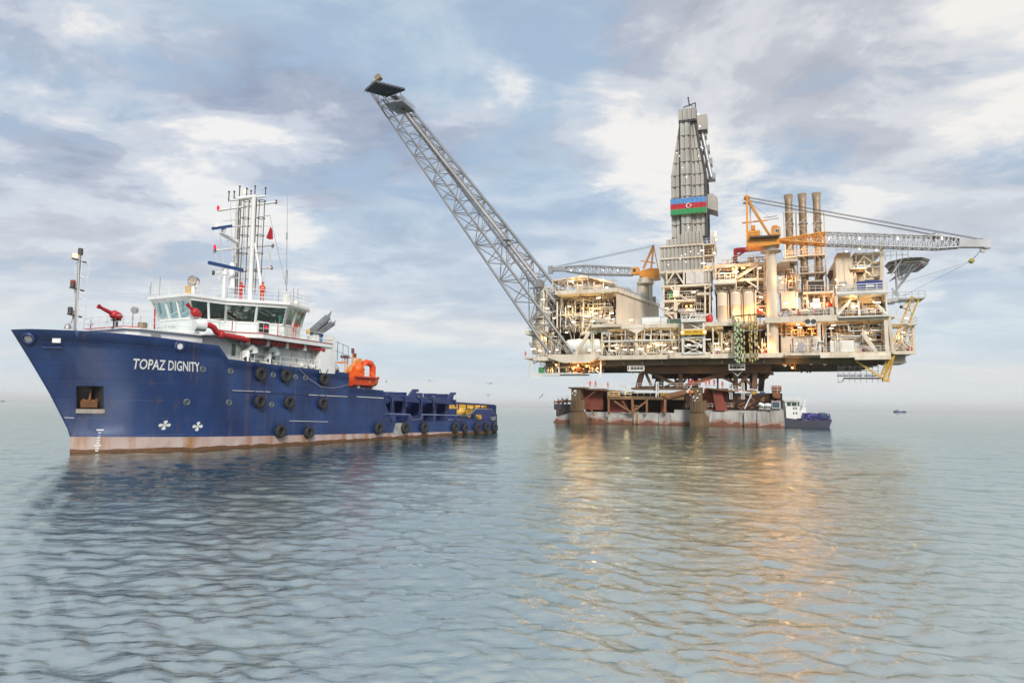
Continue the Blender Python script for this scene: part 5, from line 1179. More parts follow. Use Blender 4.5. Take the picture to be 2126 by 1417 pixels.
m_ = MB(); a, b, c, d = rect_at(1460, 492, 1468, 503, vb + 4); m_.box(a, b, vb + 4, vb + 6, c, d); m_.box(a - .1, b + .1, vb + 3.9, vb + 6, d, d + .2); part('blue_tank', m_, mat('blue_tank_paint', (.10, .25, .45), .5), dk)
# open storeys beneath
m_ = MB(); vv = 5.5
for py, x0_, x1_ in ((590, 1372, 1477), (621.5, 1377, 1444), (607, 1447, 1476), (647, 1377, 1400), (645, 1412, 1444)): a, b = R(x0_, py, vv).x, R(x1_, py, vv).x; z = R((x0_ + x1_) / 2, py, vv).z; m_.box(a, b, vv, vv + 10, z - .6, z)
for px, y0_, y1_ in ((1384, 561, 592), (1420, 561, 592), (1378, 590, 648), (1402, 590, 660), (1464, 588, 660), (1474, 588, 660), (1404, 648, 672)): m_.beam(R(px, y0_, vv + .3), R(px, y1_, vv + .3), .45, .45)
for p, q in (((1384, 590), (1401, 563)), ((1420, 590), (1403, 563)), ((1390, 594), (1402, 606)), ((1402, 606), (1427, 622)), ((1380, 648), (1402, 636)), ((1402, 636), (1412, 628)), ((1385, 650), (1404, 668)), ((1464, 600), (1476, 592))): m_.beam(R(*p, vv), R(*q, vv), .35, .4)
for py, x0_, x1_ in ((621, 1377, 1444), (590, 1372, 1400), (647, 1377, 1400)): z = R((x0_ + x1_) / 2, py, vv).z; m_.rail([(R(x0_, py, vv).x, vv, z), (R(x1_, py, vv).x, vv, z)], 1.4, 1.6, .06)
m_.beam(R(1399, 606, vv - .3), R(1411, 606, vv - .3), .3, 2.6); m_.beam(R(1399, 636, vv - .3), R(1407, 636, vv - .3), .3, 2.4)
part('substructure', m_, M['cream'], dk)
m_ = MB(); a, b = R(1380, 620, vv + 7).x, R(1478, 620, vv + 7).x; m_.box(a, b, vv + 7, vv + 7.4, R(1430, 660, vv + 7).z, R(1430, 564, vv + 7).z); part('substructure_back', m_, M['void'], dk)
m_ = MB(); pbox(m_, 1408, 640, 1444, 647, vv - .5, vv + 3); part('walkway_deck', m_, M['galv'], dk)
m_ = MB(); a, b, c, d = rect_at(1389, 606, 1397, 619, vv + .6); m_.box(a, b, vv + .6, vv + 1.8, c, d); m_.box(a + .1, b - .1, vv + .55, vv + .6, c + .2, d - .2); part('green_locker', m_, M['green'], dk)
plant(1380, 594, 1476, 648, vv + 1.5, vv + 6, 60, 0, 21); plant(1384, 564, 1420, 589, vv + 2, vv + 6, 10, 2, 22)
zfl = R(1400, 672, 4).z
plant(1420, 650, 1480, 672, 3, 8, 18, 7, 23, zfloor=ZM1 + .1)

# ------------------------------------------------------------------ centre block between derrick and crane
m_ = MB(); vc = 5
def deckbar(m_, x0_, x1_, py0, py1, v, dep): a, b, c, d = rect_at(x0_, py0, x1_, py1, v); m_.box(a, b, v, v + dep, c, d); return a, b, c, d
top_ = deckbar(m_, 1485, 1592, 546, 553, vc, 14); rl = MB()
rl.rail([(top_[0], vc, top_[3]), (top_[1], vc, top_[3])], 2.0, 2.0, .07, (1., .66, .33))
deckbar(m_, 1528, 1590, 577, 583, vc, 8); lo_ = deckbar(m_, 1483, 1592, 598, 604, vc + 3, 8)
for px in (1486, 1528, 1573, 1587): m_.beam(R(px, 548, vc), R(px, 602, vc), .4, .4)
m_.beam(R(1530, 578, vc - .5), R(1572, 552, vc - .5), .9, .35); m_.beam(R(1530, 573, vc - .5), R(1572, 547, vc - .5), .12, .12); m_.beam(R(1545, 579, vc), R(1574, 598, vc), .4, .4); m_.beam(R(1486, 572, vc), R(1498, 556, vc), .25, .25)
for py in (613, 634): deckbar(m_, 1568, 1592, py, py + 2.5, vc, 6)
for px in (1569, 1591): m_.beam(R(px, 602, vc), R(px, 655, vc), .35, .35)
for p, q in (((1569, 632), (1591, 616)), ((1569, 604), (1591, 613)), ((1591, 652), (1569, 636))): m_.beam(R(*p, vc), R(*q, vc), .25, .25)
part('upper_module', m_, M['cream'], rig); part('railing', rl, M['white'], rig)
m_ = MB(); a, b, c, d = rect_at(1482, 582, 1528, 588.5, vc - 2); m_.box(a, b, vc - 2, vc - 1.6, c, d + .3); m_.box(a, b, vc - 2, vc + 6, c - .1, c + .15); m_.rail([(a, vc - 2, d), (b, vc - 2, d)], 1.9, 1.4, .09, (1., .6)); part('white_balcony', m_, M['white'], rig)
m_ = MB(); a, b = R(1485, 575, vc + 6).x, R(1590, 575, vc + 6).x; m_.box(a, b, vc + 6, vc + 6.4, R(1540, 660, vc + 6).z, R(1540, 553, vc + 6).z); part('dark_backing', m_, M['void'], rig)  # dark sheet added so the storey behind reads as deep shade
plant(1486, 556, 1590, 578, vc + 1, vc + 5, 40, 10, 31, red=.1, zfloor=R(1540, 578, vc).z + .1); plant(1486, 588, 1590, 606, vc + 1, vc + 5, 40, 0, 32, red=.1); plant(1568, 604, 1592, 655, vc + 1, vc + 5, 26, 3, 33)
plant(1490, 536, 1590, 548, vc + 1, vc + 6, 14, 6, 34, zfloor=top_[3])
# ------------------------------------------------------------------ three bulk silos
vt = 3.5; proto = None
for px, w_, wh in ((1500, 21, 'the one next to the derrick'), (1528, 21, 'the one between two others'), (1555, 21, 'the one nearest the crane column')):
    a = R(px, 655, vt); t = R(px, 607, vt); r = (R(px + w_ / 2, 630, vt).x - R(px - w_ / 2, 630, vt).x) / 2
    if proto is None:
        proto = o = thing('storage_silo', 'x', 'silo', RIG, (a.x, vt, ZM1), 'cream silos on the main deck'); H_ = t.z - ZM1; z0 = ZM1
        m_ = MB(); m_.lathe((a.x, vt, z0), [(r, .2), (r, H_ * .55), (r * 1.03, H_ * .555), (r * 1.03, H_ * .575), (r, H_ * .58), (r, H_ * .93), (r * .85, H_ * .98), (r * .4, H_), (.01, H_)], 24); part('shell', m_, M['beige'], o)
        m_ = MB(); m_.tube([(a.x, vt, z0 + H_ - .1), (a.x, vt, z0 + H_ + 1.2), (a.x + 1, vt, z0 + H_ + 1.2)], .16, 6); m_.tube([(a.x + r + .3, vt, z0), (a.x + r + .3, vt, z0 + H_ * .95)], .14, 6); m_.rail([(a.x - r, vt - r * .5, z0 + H_ * .93), (a.x + r, vt - r * .5, z0 + H_ * .93)], .9, .9, .05); part('filling_pipe', m_, M['cream'], o)
        pu = a.x
    else: o = copy_tree(proto); o.location = RIG.w((a.x, vt, ZM1))
    o['label'] = 'cream domed silo on platform deck, ' + wh
# ------------------------------------------------------------------ cranes
OR = M['orange']
cr = thing('pedestal_crane', 'big orange crane on tall cream pedestal, long boom over the helideck', 'crane', RIG, (R(1602, 735, 2).x, 2, ZC1)); vk = 2.2
pc = R(1603, 700, vk).x; pr = (R(1613.5, 600, vk).x - R(1592, 600, vk).x) / 2; pcx = (R(1613.5, 600, vk).x + R(1592, 600, vk).x) / 2
zf, zt = R(1602, 524, vk).z, R(1602, 508.5, vk).z
m_ = MB(); m_.lathe((pcx, vk, ZC1), [(pr, 0), (pr, zf - ZC1), (pr * 1.1, zf - ZC1 + .2), (pr * 1.1, zt - ZC1)], 28); part('pedestal', m_, M['cream'], cr)
m_ = MB(); m_.lathe((pcx, vk, zf), [(pr, 0), (pr * 2.05, .1), (pr * 2.05, .35), (pr, .5)], 24); part('walk_ring', m_, M['steel'], cr)
m_ = MB(); pg = [(1549.5, 479), (1549.5, 509), (1556, 512), (1590, 510), (1619, 506), (1619, 494), (1619, 490), (1560, 494), (1560, 480)]
m_.prism([(R(x, y, vk - 2.4).x, R(x, y, vk - 2.4).z) for x, y in pg], lambda x, z, w: (x, w, z), vk - 2.4, vk + 2.6)
a, b, c, d = rect_at(1553, 478, 1578, 493, vk - 2); m_.box(a, b, vk - 2, vk + 2, c, d); a, b, c, d = rect_at(1560, 469, 1568, 478, vk); m_.box(a, b, vk - .8, vk + .8, c, d); part('machine_house', m_, OR, cr)
m_ = MB(); a, b = R(1557, 493, vk - 3), R(1618, 489.5, vk - 3); m_.beam(a, b, 1.4, .35); m_.rail([a, a.lerp(b, .4)], 1.2, 1.2, .05); part('side_walkway', m_, M['dark'], cr)
m_ = MB(); pg = [(1601, 489), (1601, 473), (1604, 468.5), (1612, 467.5), (1620, 472), (1621, 487)]
m_.prism([(R(x, y, vk - 2.6).x, R(x, y, vk - 2.6).z) for x, y in pg], lambda x, z, w: (x, w, z), vk - 2.8, vk - .6); cab = part('cab', m_, OR, cr)
m_ = MB(); a, b, c, d = rect_at(1609, 474.5, 1618, 483, vk - 2.8); m_.box(a, b, vk - 2.86, vk - 2.8, c, d); part('window_frame', m_, M['white'], cab)
m_ = MB(); a, b, c, d = rect_at(1610, 475.5, 1613.2, 482, vk - 2.8); m_.box(a, b, vk - 2.9, vk - 2.82, c, d); a, b, c, d = rect_at(1614, 475.5, 1617.3, 482, vk - 2.8); m_.box(a, b, vk - 2.9, vk - 2.82, c, d); part('window', m_, M['glass'], cab)
m_ = MB(); apx = R(1550.5, 411, vk)
for dv in (-1.6, 1.6):
    m_.beam(R(1551.5, 480, vk + dv), apx + Vector((0, dv * .5, 0)), .55, .55); m_.beam(R(1598, 489, vk + dv), apx + Vector((0, dv * .5, 0)), .6, .5)
m_.beam(R(1540, 463, vk), R(1593, 457, vk), .25, .3); m_.ball(apx, .8, 8); part('gantry_frame', m_, OR, cr)
m_ = MB(); m_.lathe((apx.x, vk, apx.z - 1.4), [(1.0, 0), (1.0, .12)], 12); m_.rail([(apx.x - 1, vk - .8, apx.z - 1.3), (apx.x + 1, vk - .8, apx.z - 1.3)], 1, .8, .05); m_.bar(R(1557, 478, vk), R(1557, 420, vk), .06); m_.bar(R(1560, 478, vk), R(1557.5, 420, vk), .06); m_.beam(R(1585, 452, vk), R(1614, 448, vk), .15, .2); m_.beam(R(1588, 457, vk), R(1617, 453, vk), .15, .2); m_.bar(apx, apx + Vector((0, 0, 2.2)), .05); part('gantry_ladder', m_, M['steel'], cr)
def corners(top, bot, v, hw): a, b = R(*top, v), R(*bot, v); return [a + Vector((0, -hw, 0)), a + Vector((0, hw, 0)), b + Vector((0, hw, 0)), b + Vector((0, -hw, 0))]
b0 = corners((1619, 499), (1619, 501), vk, 1.4); b1 = corners((1712, 484.5), (1712, 508), vk, 1.3); b2 = corners((1952, 492), (1946, 517), vk, 1.2); b3 = corners((1990, 496.5), (1990, 513.5), vk, .9); b4 = corners((2045, 499), (2045, 514), vk, .8)
m_ = MB(); m_.lattice(b0, b1, 9, .24, .12); part('boom_heel', m_, OR, cr)
m_ = MB(); m_.lattice(b1, b2, 24, .2, .10); m_.lattice(b2, b3, 5, .2, .11); part('boom', m_, M['galv'], cr)
m_ = MB(); m_.add(b3 + b4, [(0, 1, 2, 3), (7, 6, 5, 4), (0, 4, 5, 1), (1, 5, 6, 2), (2, 6, 7, 3), (3, 7, 4, 0)]); a = R(2048, 505, vk); m_.rail([R(2038, 498, vk), R(2054, 499, vk)], 1.2, 1, .08); m_.box(a.x - .6, a.x + .7, vk - .7, vk + .7, a.z - 1.2, a.z + .8); q = R(2042, 518, vk); m_.lathe(q - Vector((0, .3, 0)), [(.7, 0), (.7, .6)], 12, (0, 1, 0)); q = R(1942, 489, vk); m_.ball(q, .8, 8); part('boom_tip', m_, M['galv'], cr)
m_ = MB()
for px in (1720, 1783, 1862, 1953): q = R(px, 497, vk); m_.lathe((q.x, vk - 1.2, q.z), [(.08, .3), (.18, .1), (.18, -.25), (.1, -.3)], 8)
part('boom_lamp', m_, M['lampw'], cr)
m_ = MB()
for p, q, dv in (((1554, 409), (2042, 497), -.6), ((1554, 411), (2042, 499), .6), ((1556, 416), (2000, 498), -.4), ((1556, 418), (1998, 499), .5)): m_.bar(R(*p, vk + dv), R(*q, vk + dv), .075, 4)
m_.bar(R(1553, 418, vk), R(1600, 453, vk), .04, 4); part('pendant_rope', m_, M['dark'], cr)
m_ = MB(); hk = R(2016, 542, vk)
for px in (2038, 2042): m_.bar(R(px, 516, vk), hk, .05, 4)
m_.bar(hk, R(1870, 588, vk - 1), .04, 4); m_.bar(hk, R(1872, 616, vk - 1), .04, 4); part('hoist_rope', m_, M['dark'], cr)
m_ = MB(); m_.capsule(R(2021, 537, vk), R(2013, 546, vk), .55, 10); part('hook_block', m_, mat('yellow_hook_paint', (.45, .38, .05), .5, dirt=(.08, .07, .04), dscale=2), cr)
# second crane, further back on the left
vs2 = 24; c2 = thing('pedestal_crane', 'smaller orange crane with boom laid toward the flare boom', 'crane', RIG, (R(1340, 622, vs2).x, vs2, lz1))
m_ = MB()
for px, r in ((1334, 1.9), (1344, 1.6)): a = R(px, 626, vs2); m_.lathe((a.x, vs2 + (0 if px < 1340 else 2), lz1 - .1), [(r * .85, 0), (r * .85, R(px, 585, vs2).z - lz1 + .1)], 20)
a = R(1340, 590, vs2); m_.lathe((a.x, vs2, a.z), [(2.6, 0), (2.6, .3)], 20); m_.rail([(a.x - 3.2, vs2 - 2, a.z), (a.x + 3.2, vs2 - 2, a.z)], 1.3, 1.2, .07); m_.lathe((R(1341, 582, vs2).x, vs2, R(1341, 590, vs2).z), [(2.2, 0), (2.2, 1.8)], 20); part('pedestal', m_, M['cream'], c2)
m_ = MB(); m_.lattice([R(1349, 632, vs2 - 1), R(1353, 632, vs2 + 2)], [R(1349, 588, vs2 - 1), R(1353, 588, vs2 + 2)], 6, .15, .09); part('ladder_tower', m_, M['white'], c2)
m_ = MB(); pg = [(1326, 564), (1326, 572), (1345, 578), (1354, 578), (1368, 576), (1368, 557), (1350, 556), (1335, 560)]
m_.prism([(R(x, y, vs2 - 2).x, R(x, y, vs2 - 2).z) for x, y in pg], lambda x, z, w: (x, w, z), vs2 - 2, vs2 + 2.5); a, b, c, d = rect_at(1312, 555, 1326, 569, vs2 - 2); m_.box(a, b, vs2 - 2.5, vs2, c, d); part('machine_house', m_, OR, c2)
m_ = MB(); a, b, c, d = rect_at(1314, 558, 1320, 564, vs2 - 2.5); m_.box(a, b, vs2 - 2.6, vs2 - 2.5, c, d); part('cab_window', m_, M['glass'], c2)
m_ = MB(); ap = R(1357, 509, vs2)
for dv in (-1.5, 1.5): m_.beam(R(1336, 557, vs2 + dv), ap, .5, .5); m_.beam(R(1352, 556, vs2 + dv), ap, .5, .5); m_.beam(R(1366, 556, vs2 + dv), ap, .25, .25)
m_.beam(R(1330, 541, vs2), R(1360, 546, vs2), .3, .3); part('gantry_frame', m_, OR, c2)
b0 = corners((1312, 557), (1312, 571), vs2 - 1, 1.3); b1 = corners((1220, 552), (1220, 569), vs2 - 1, 1.2); b2 = corners((1175, 554), (1175, 563), vs2 - 1, .8); b3 = corners((1147, 556), (1147, 563), vs2 - 1, .7)
m_ = MB(); m_.lattice(b0, b1, 11, .2, .11); m_.lattice(b1, b2, 5, .2, .1); part('boom', m_, M['galv'], c2)
m_ = MB(); m_.add(b2 + b3, [(0, 1, 2, 3), (7, 6, 5, 4), (0, 4, 5, 1), (1, 5, 6, 2), (2, 6, 7, 3), (3, 7, 4, 0)]); q = R(1144, 560, vs2 - 1); m_.box(q.x - .8, q.x + .6, vs2 - 1.7, vs2 - .3, q.z - 1.2, q.z + 1.2); part('boom_head', m_, M['galv'], c2)
m_ = MB()
for p, q in (((1356, 509), (1150, 554)), ((1356, 512), (1160, 553))): m_.bar(R(*p, vs2 - 1), R(*q, vs2 - 1), .06, 4)
part('pendant_rope', m_, M['dark'], c2)
m_ = MB()
for px in (1186, 1205, 1252, 1282): q = R(px, 561, vs2 - 1); m_.ball(q, .2, 6)
part('boom_lamp', m_, M['lampw'], c2)
# red loading arm
lc = thing('loading_arm', 'red folded knuckle crane arm behind the big cream crane pedestal', 'crane', RIG, (R(1528, 545, 9).x, 9, top_[3])); m_ = MB(); pg = [(1523, 535), (1523, 517), (1530, 515), (1592, 511), (1592, 519), (1531, 524), (1531, 533)]
m_.prism([(R(x, y, 9).x, R(x, y, 9).z) for x, y in pg], lambda x, z, w: (x, w, z), 8.6, 9.6); m_.bar(R(1530, 532, 9), R(1548, 521, 9), .25, 6); m_.box(R(1526, 540, 9).x - .6, R(1526, 540, 9).x + .6, 8.6, 9.6, top_[3], R(1526, 533, 9).z); part('arm', m_, M['red'], lc)
m_ = MB(); a, b, c, d = rect_at(1552, 514.5, 1578, 518, 8.5); vs, fs = text_mesh('Aker Solutions', fat=.02); x0 = min(p[0] for p in vs); x1 = max(p[0] for p in vs)
m_.add([(a + (b - a) * (x - x0) / (x1 - x0), 8.53, c + .3 + (x - x0) / (x1 - x0) * .25 + y * .8 + .2) for x, y, _ in vs], fs); a, b, c, d = rect_at(1548, 514.5, 1551, 518, 8.5); m_.box(a, b, 8.52, 8.58, c, d); part('lettering', m_, M['letterw'], lc)
# ------------------------------------------------------------------ exhaust stacks and their frame
ve = 17; proto = None
for px, pt, wh in ((1640, 405, 'lowest, nearest the crane house'), (1669, 403, 'between the two others'), (1699, 401, 'highest, nearest the helideck')):
    base = R(px + 3, 610, ve); tp = R(px - 2, pt, ve)
    if proto is None:
        proto = o = thing('exhaust_stack', 'x', 'chimney', RIG, (base.x, ve, base.z), 'tan exhaust stacks'); Hs = tp.z - base.z; bx_, bz_ = base.x, base.z
        m_ = MB(); m_.lathe((base.x, ve, base.z), [(.98, 0), (.98, Hs * .2), (1.15, Hs * .22), (1.15, Hs * .24), (.98, Hs * .26), (.98, Hs * .8), (1.06, Hs * .805), (1.06, Hs * .815), (.95, Hs * .82), (.95, Hs * .92), (1.2, Hs), (1.1, Hs - .3)], 20, (0, 0, 1), False); part('pipe', m_, M['stack'], o)
        m_ = MB()
        for f in (.25, .5, .7): m_.lathe((base.x, ve, base.z + Hs * f), [(1.0, -.15), (1.2, -.15), (1.2, .15), (1.0, .15)], 20, (0, 0, 1), False)
        part('flange', m_, M['steel'], o)
    else: o = copy_tree(proto); o.location = RIG.w((base.x, ve, base.z)); o.scale = (1, 1, (tp.z - base.z) / Hs)
    o['label'] = 'tan flared exhaust stack rising beyond the crane, ' + wh
sf = thing('stack_frame', 'white lattice steel frame holding the three exhaust stacks', 'frame', RIG, (R(1670, 610, ve).x, ve, R(1670, 610, ve).z)); m_ = MB()
for x0_, x1_ in ((1627.5, 1652), (1652, 1689), (1689, 1711)):
    for v in (ve - 2.2, ve + 2.2): m_.lattice([R(x0_ + 5, 610, v), R(x1_ + 5, 610, v)], [R(x0_, 440, v), R(x1_, 440, v)], 6, .17, .07)
for v in (ve - 2.4,):
    for x0_, x1_, py in ((1627, 1655, 532), (1655, 1715, 528), (1655, 1715, 565), (1627, 1655, 565)): a, b, c, d = rect_at(x0_, py, x1_, py + 2.5, v); m_.box(a, b, v, v + 5, c, d); m_.rail([(a, v, d), (b, v, d)], 1.5, 1.3, .07)
    a, b, c, d = rect_at(1620, 537, 1657, 543, v - 2); m_.box(a, b, v - 2, v + 4, c, d)
part('lattice', m_, M['cream'], sf)
# ------------------------------------------------------------------ right modules
m_ = MB(); vm = 4
a, b, c, d = rect_at(1622, 607, 1652, 640, vm); m_.box(a, b, vm, vm + 8, c, d); m_.box(a - .1, b + .1, vm - .1, vm + 8, d, d + .3); m_.box(a + 2, a + 2.9, vm - .06, vm, d - 1.5, d - .7); part('turbine_enclosure', m_, M['beige'], rig)
m_ = MB(); deckbar(m_, 1668, 1731, 604.5, 608.5, vm - 1, 10); deckbar(m_, 1620, 1735, 604, 606, vm + 4, 8)
for px in (1676, 1711, 1730, 1655): m_.beam(R(px, 606, vm), R(px, 657, vm), .4, .4)
a, b = R(1668, 604, vm - 1), R(1731, 604, vm - 1); m_.rail([a, b], 1.4, 1.4, .06); part('turbine_deck', m_, M['cream'], rig)
m_ = MB(); a, b, c, d = rect_at(1678, 583, 1711, 604, vm); m_.box(a - .3, b + .3, vm + .2, vm + 6, c, d + .2); lou = part('air_intake', m_, M['cream'], rig)
m_ = MB()
for k in range(7): z = c + (d - c) * k / 7; m_.prism([(vm - .1, z), (vm + .25, z + (d - c) / 8), (vm + .25, z + (d - c) / 8 + .1), (vm - .1, z + .1)], lambda y, zz, w: (w, y, zz), a, b)
m_.box(a, b, vm + .12, vm + .18, c, d); part('louvre', m_, mat('dark_grey_louvre', (.07, .068, .065), .5), lou)
m_ = MB(); a, b, c, d = rect_at(1682, 627, 1705, 644, vm - 1); m_.box(a, b, vm - 1, vm + 2, c, d); m_.tube([(a - .5, vm - 1.3, d + .5), (a - .5, vm - 1.3, c + .6), (b + .4, vm - 1.3, c + .3)], .3, 8); a, b, c, d = rect_at(1688, 619, 1702, 626, vm - .5); m_.box(a, b, vm - .5, vm + 1, c, d); part('gas_skid', m_, M['white'], rig)
plant(1620, 640, 1735, 657, .6, 5, 50, 14, 41, red=.2, zfloor=ZR1); plant(1660, 608, 1735, 640, vm + 1, vm + 6, 50, 4, 42, zfloor=R(1700, 640, 5).z); plant(1616, 560, 1660, 606, vm + 2, vm + 9, 40, 2, 43); plant(1712, 590, 1738, 655, vm, vm + 5, 30, 3, 44, red=.3)
m_ = MB(); deckbar(m_, 1614, 1640, 545, 562, vm + 6, 6); part('duct', m_, M['stack'], rig)
# living quarters
lq = thing('living_quarters', 'cream accommodation block with white balcony below the helideck', 'building', RIG, (R(1785, 655, 3).x, 3, ZR1)); vl = 4.5
m_ = MB(); a, b, c, d = rect_at(1735.5, 536, 1772, 600, vl); corr(m_, a, b, c, d, vl, 1.6, .12); m_.box(a, b, vl + .2, vl + 16, c, d); a2, b2, c2_, d2 = rect_at(1772, 555, 1832, 604, vl + 3); m_.box(a2, b2, vl + 3, vl + 16, c2_, d2); part('wall', m_, M['beige'], lq)
m_ = MB(); a, b, c, d = rect_at(1738, 524, 1766, 536, vl + 1); m_.box(a, b, vl + 1, vl + 8, c, d); part('roof_cabin', m_, mat('tan_crate', (.55, .38, .22), .6, dirt=(.35, .22, .1), dscale=.8), lq)
m_ = MB(); a, b, c, d = rect_at(1772, 524, 1830, 528, vl + 1); m_.box(a, b, vl + 1, vl + 14, c, d); m_.rail([R(1736, 524, vl), R(1830, 523, vl)], 1.5, 1.6, .06)
for x0_, x1_, py in ((1764, 1794, 558), (1812, 1830, 545), (1812, 1830, 573), (1795, 1812, 580)): a, b, c, d = rect_at(x0_, py, x1_, py + 2.5, vl + 1); m_.box(a, b, vl - .5, vl + 4, c, d); m_.rail([(a, vl - .5, d), (b, vl - .5, d)], 1.4, 1.3, .06)
for px in (1777, 1794, 1812): m_.beam(R(px, 524, vl + 1), R(px, 600, vl + 1), .3, .3)
for p, q in (((1778, 552), (1793, 532)), ((1794, 532), (1812, 545)), ((1812, 545), (1794, 560)), ((1794, 560), (1812, 574)), ((1812, 574), (1796, 590)), ((1777, 560), (1770, 590)), ((1790, 600), (1812, 576))): m_.beam(R(*p, vl + .5), R(*q, vl + .5), .35, .35)
m_.beam(R(1830.5, 604, vl - 1), R(1830.5, 505, vl - 1), .75, .75); part('stair_frame', m_, M['cream'], lq)
m_ = MB(); a, b, c, d = rect_at(1764, 556, 1794, 562, vl + 1); m_.box(a, b, vl, vl + 3.5, c - .5, d - .4); part('landing_box', m_, M['brown'], lq)
m_ = MB(); a, b, c, d = rect_at(1736, 604.5, 1843, 611, .5); m_.box(a, b, .4, .8, c, d + .2); m_.box(a, b, .4, 10, c - .05, c + .3); m_.rail([(a, .5, d), (b, .5, d)], 1.75, 2.1, .13, (1., .62, .3)); part('balcony', m_, M['white'], lq)
m_ = MB(); m_.box(a + .2, b - .2, 6, 6.4, R(1790, 658, 6).z, c - .05); part('recess_wall', m_, M['beige'], lq)
m_ = MB(); m_.box(a - .05, a + .3, .6, 10, ZR1, c); m_.box(b - .3, b, 1.5, 10, ZR1, c); m_.beam(R(1737, 655, .8), R(1766, 620, 5), .55, .55); m_.beam(R(1840, 654, .8), R(1808, 618, 5), .6, .6); m_.box(R(1782, 640, 3).x - .2, R(1782, 640, 3).x + .2, 2, 2.4, ZR1, c); a2, b2, c2_, d2 = rect_at(1740, 655, 1850, 657.5, -.5); m_.box(a2, b2, -.6, 5, c2_, d2); m_.rail([(a2, -.5, d2), (b2, -.5, d2)], 1.5, 1.6, .06); part('recess_frame', m_, M['white'], lq)
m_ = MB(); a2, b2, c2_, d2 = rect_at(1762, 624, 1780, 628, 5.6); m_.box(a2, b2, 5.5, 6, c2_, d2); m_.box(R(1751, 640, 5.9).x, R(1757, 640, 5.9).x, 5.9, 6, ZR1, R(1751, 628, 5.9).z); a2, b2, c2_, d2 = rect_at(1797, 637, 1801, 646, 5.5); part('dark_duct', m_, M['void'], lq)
plant(1742, 630, 1838, 656, 2.5, 5.5, 22, 5, 51, red=.2, zfloor=ZR1 + .5)
m_ = MB(); a, b, c, d = rect_at(1722, 558, 1736, 574, 10); m_.prism([(a, d - .5), (b, d), (b, c), (a + .6, c)], lambda x, z, w: (x, w, z), 10, 16); part('side_hood', m_, M['brown'], lq)
for x0_, y0_, x1_, y1_, v, mm, nm, lab, cat in ((1779.5, 583, 1832.5, 604, 1.6, 'bluepaint', 'shipping_container', 'dark blue container with white plate on living quarters balcony', 'container'), (1744, 585, 1759, 604, 2.2, 'steel', 'equipment_locker', 'grey locker with white notice at end of balcony', 'locker')):
    a, b, c, d = rect_at(x0_, y0_, x1_, y1_, v); c = R(1790, 605, .5).z - .4; o = thing(nm, lab, cat, RIG, ((a + b) / 2, v, c)); m_ = MB()
    if mm == 'bluepaint': corr(m_, a, b, c, d, v, .7, .08)
    m_.box(a, b, v + .09, v + 2.5, c, d); m_.box(a, a + .2, v - .05, v + .2, c, d); m_.box(b - .2, b, v - .05, v + .2, c, d); m_.box(a, b, v - .05, v + .2, d - .15, d + .05); part('box', m_, M[mm], o)
    m_ = MB(); f = .36 if mm == 'bluepaint' else .3; w_ = (b - a) * (.3 if mm == 'bluepaint' else .4); x_ = a + (b - a) * f; zz = d - (d - c) * .42 if mm == 'bluepaint' else d - .8; m_.box(x_, x_ + w_, v - .1, v - .04, zz - .3, zz + .3); part('plate', m_, M['letterw'], o)
# helideck
hd = thing('helideck', 'octagonal helideck with truss underside and small red locker', 'helideck', RIG, (R(1885, 550, 12).x, 12, R(1885, 555, 12).z)); hv_ = 14
uA, uB = R(1845, 548, hv_).x, R(1921, 548, hv_).x; hc, hr = (uA + uB) / 2, (uB - uA) / 2; hz_ = R(1885, 549.5, hv_).z
oct_ = [(hc + hr * 1.08 * math.cos(math.pi / 8 + k * math.pi / 4), hv_ + hr * 1.5 * math.sin(math.pi / 8 + k * math.pi / 4)) for k in range(8)]
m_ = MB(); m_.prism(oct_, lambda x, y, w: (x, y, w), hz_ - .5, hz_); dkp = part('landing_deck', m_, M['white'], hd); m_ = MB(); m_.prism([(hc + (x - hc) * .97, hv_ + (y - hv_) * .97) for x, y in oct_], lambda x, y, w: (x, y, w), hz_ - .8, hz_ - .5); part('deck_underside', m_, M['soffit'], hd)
m_ = MB(); o2 = [(hc + (x - hc) * 1.14, hv_ + (y - hv_) * 1.14) for x, y in oct_]
for i in range(8):
    j = (i + 1) % 8; m_.add([(oct_[i][0], oct_[i][1], hz_ - .3), (oct_[j][0], oct_[j][1], hz_ - .3), (o2[j][0], o2[j][1], hz_ + .5), (o2[i][0], o2[i][1], hz_ + .5)], [(0, 1, 2, 3)])
part('safety_net', m_, mat('grey_net', (.30, .28, .26), .7), hd)
m_ = MB()
for k in range(9): y = hv_ - hr * 1.3 + hr * 2.6 * k / 8; m_.bar((uA + .5, y, hz_ - .9), (uB - .5, y, hz_ - .9), .2, 5); (m_.bar((uA + 1, y, hz_ - 3), (uB - 3, y, hz_ - 1), .13, 5) if k % 2 == 0 else None)
for k in range(7): x = uA + 1 + (uB - uA - 3) * k / 6; m_.bar((x, hv_ - hr * 1.2, hz_ - .9), (x, hv_ + hr * 1.2, hz_ - .9), .2, 5); (m_.bar((x, hv_ - 6, hz_ - .9), (uA + 1, hv_ - 6, hz_ - 5), .16, 5) if k % 3 == 0 else None)
m_.bar((uA + .4, hv_ - 6, hz_), (uA + .4, hv_ - 6, hz_ - 9), .25, 6); m_.bar((uB - 4, hv_ - 6, hz_ - 1), (uA, hv_ - 6, hz_ - 8), .22, 6); m_.bar((uB - 3, hv_ - hr * 1.2, hz_ - 1), (uA, hv_ - hr * 1.1, hz_ - 8), .18, 6)
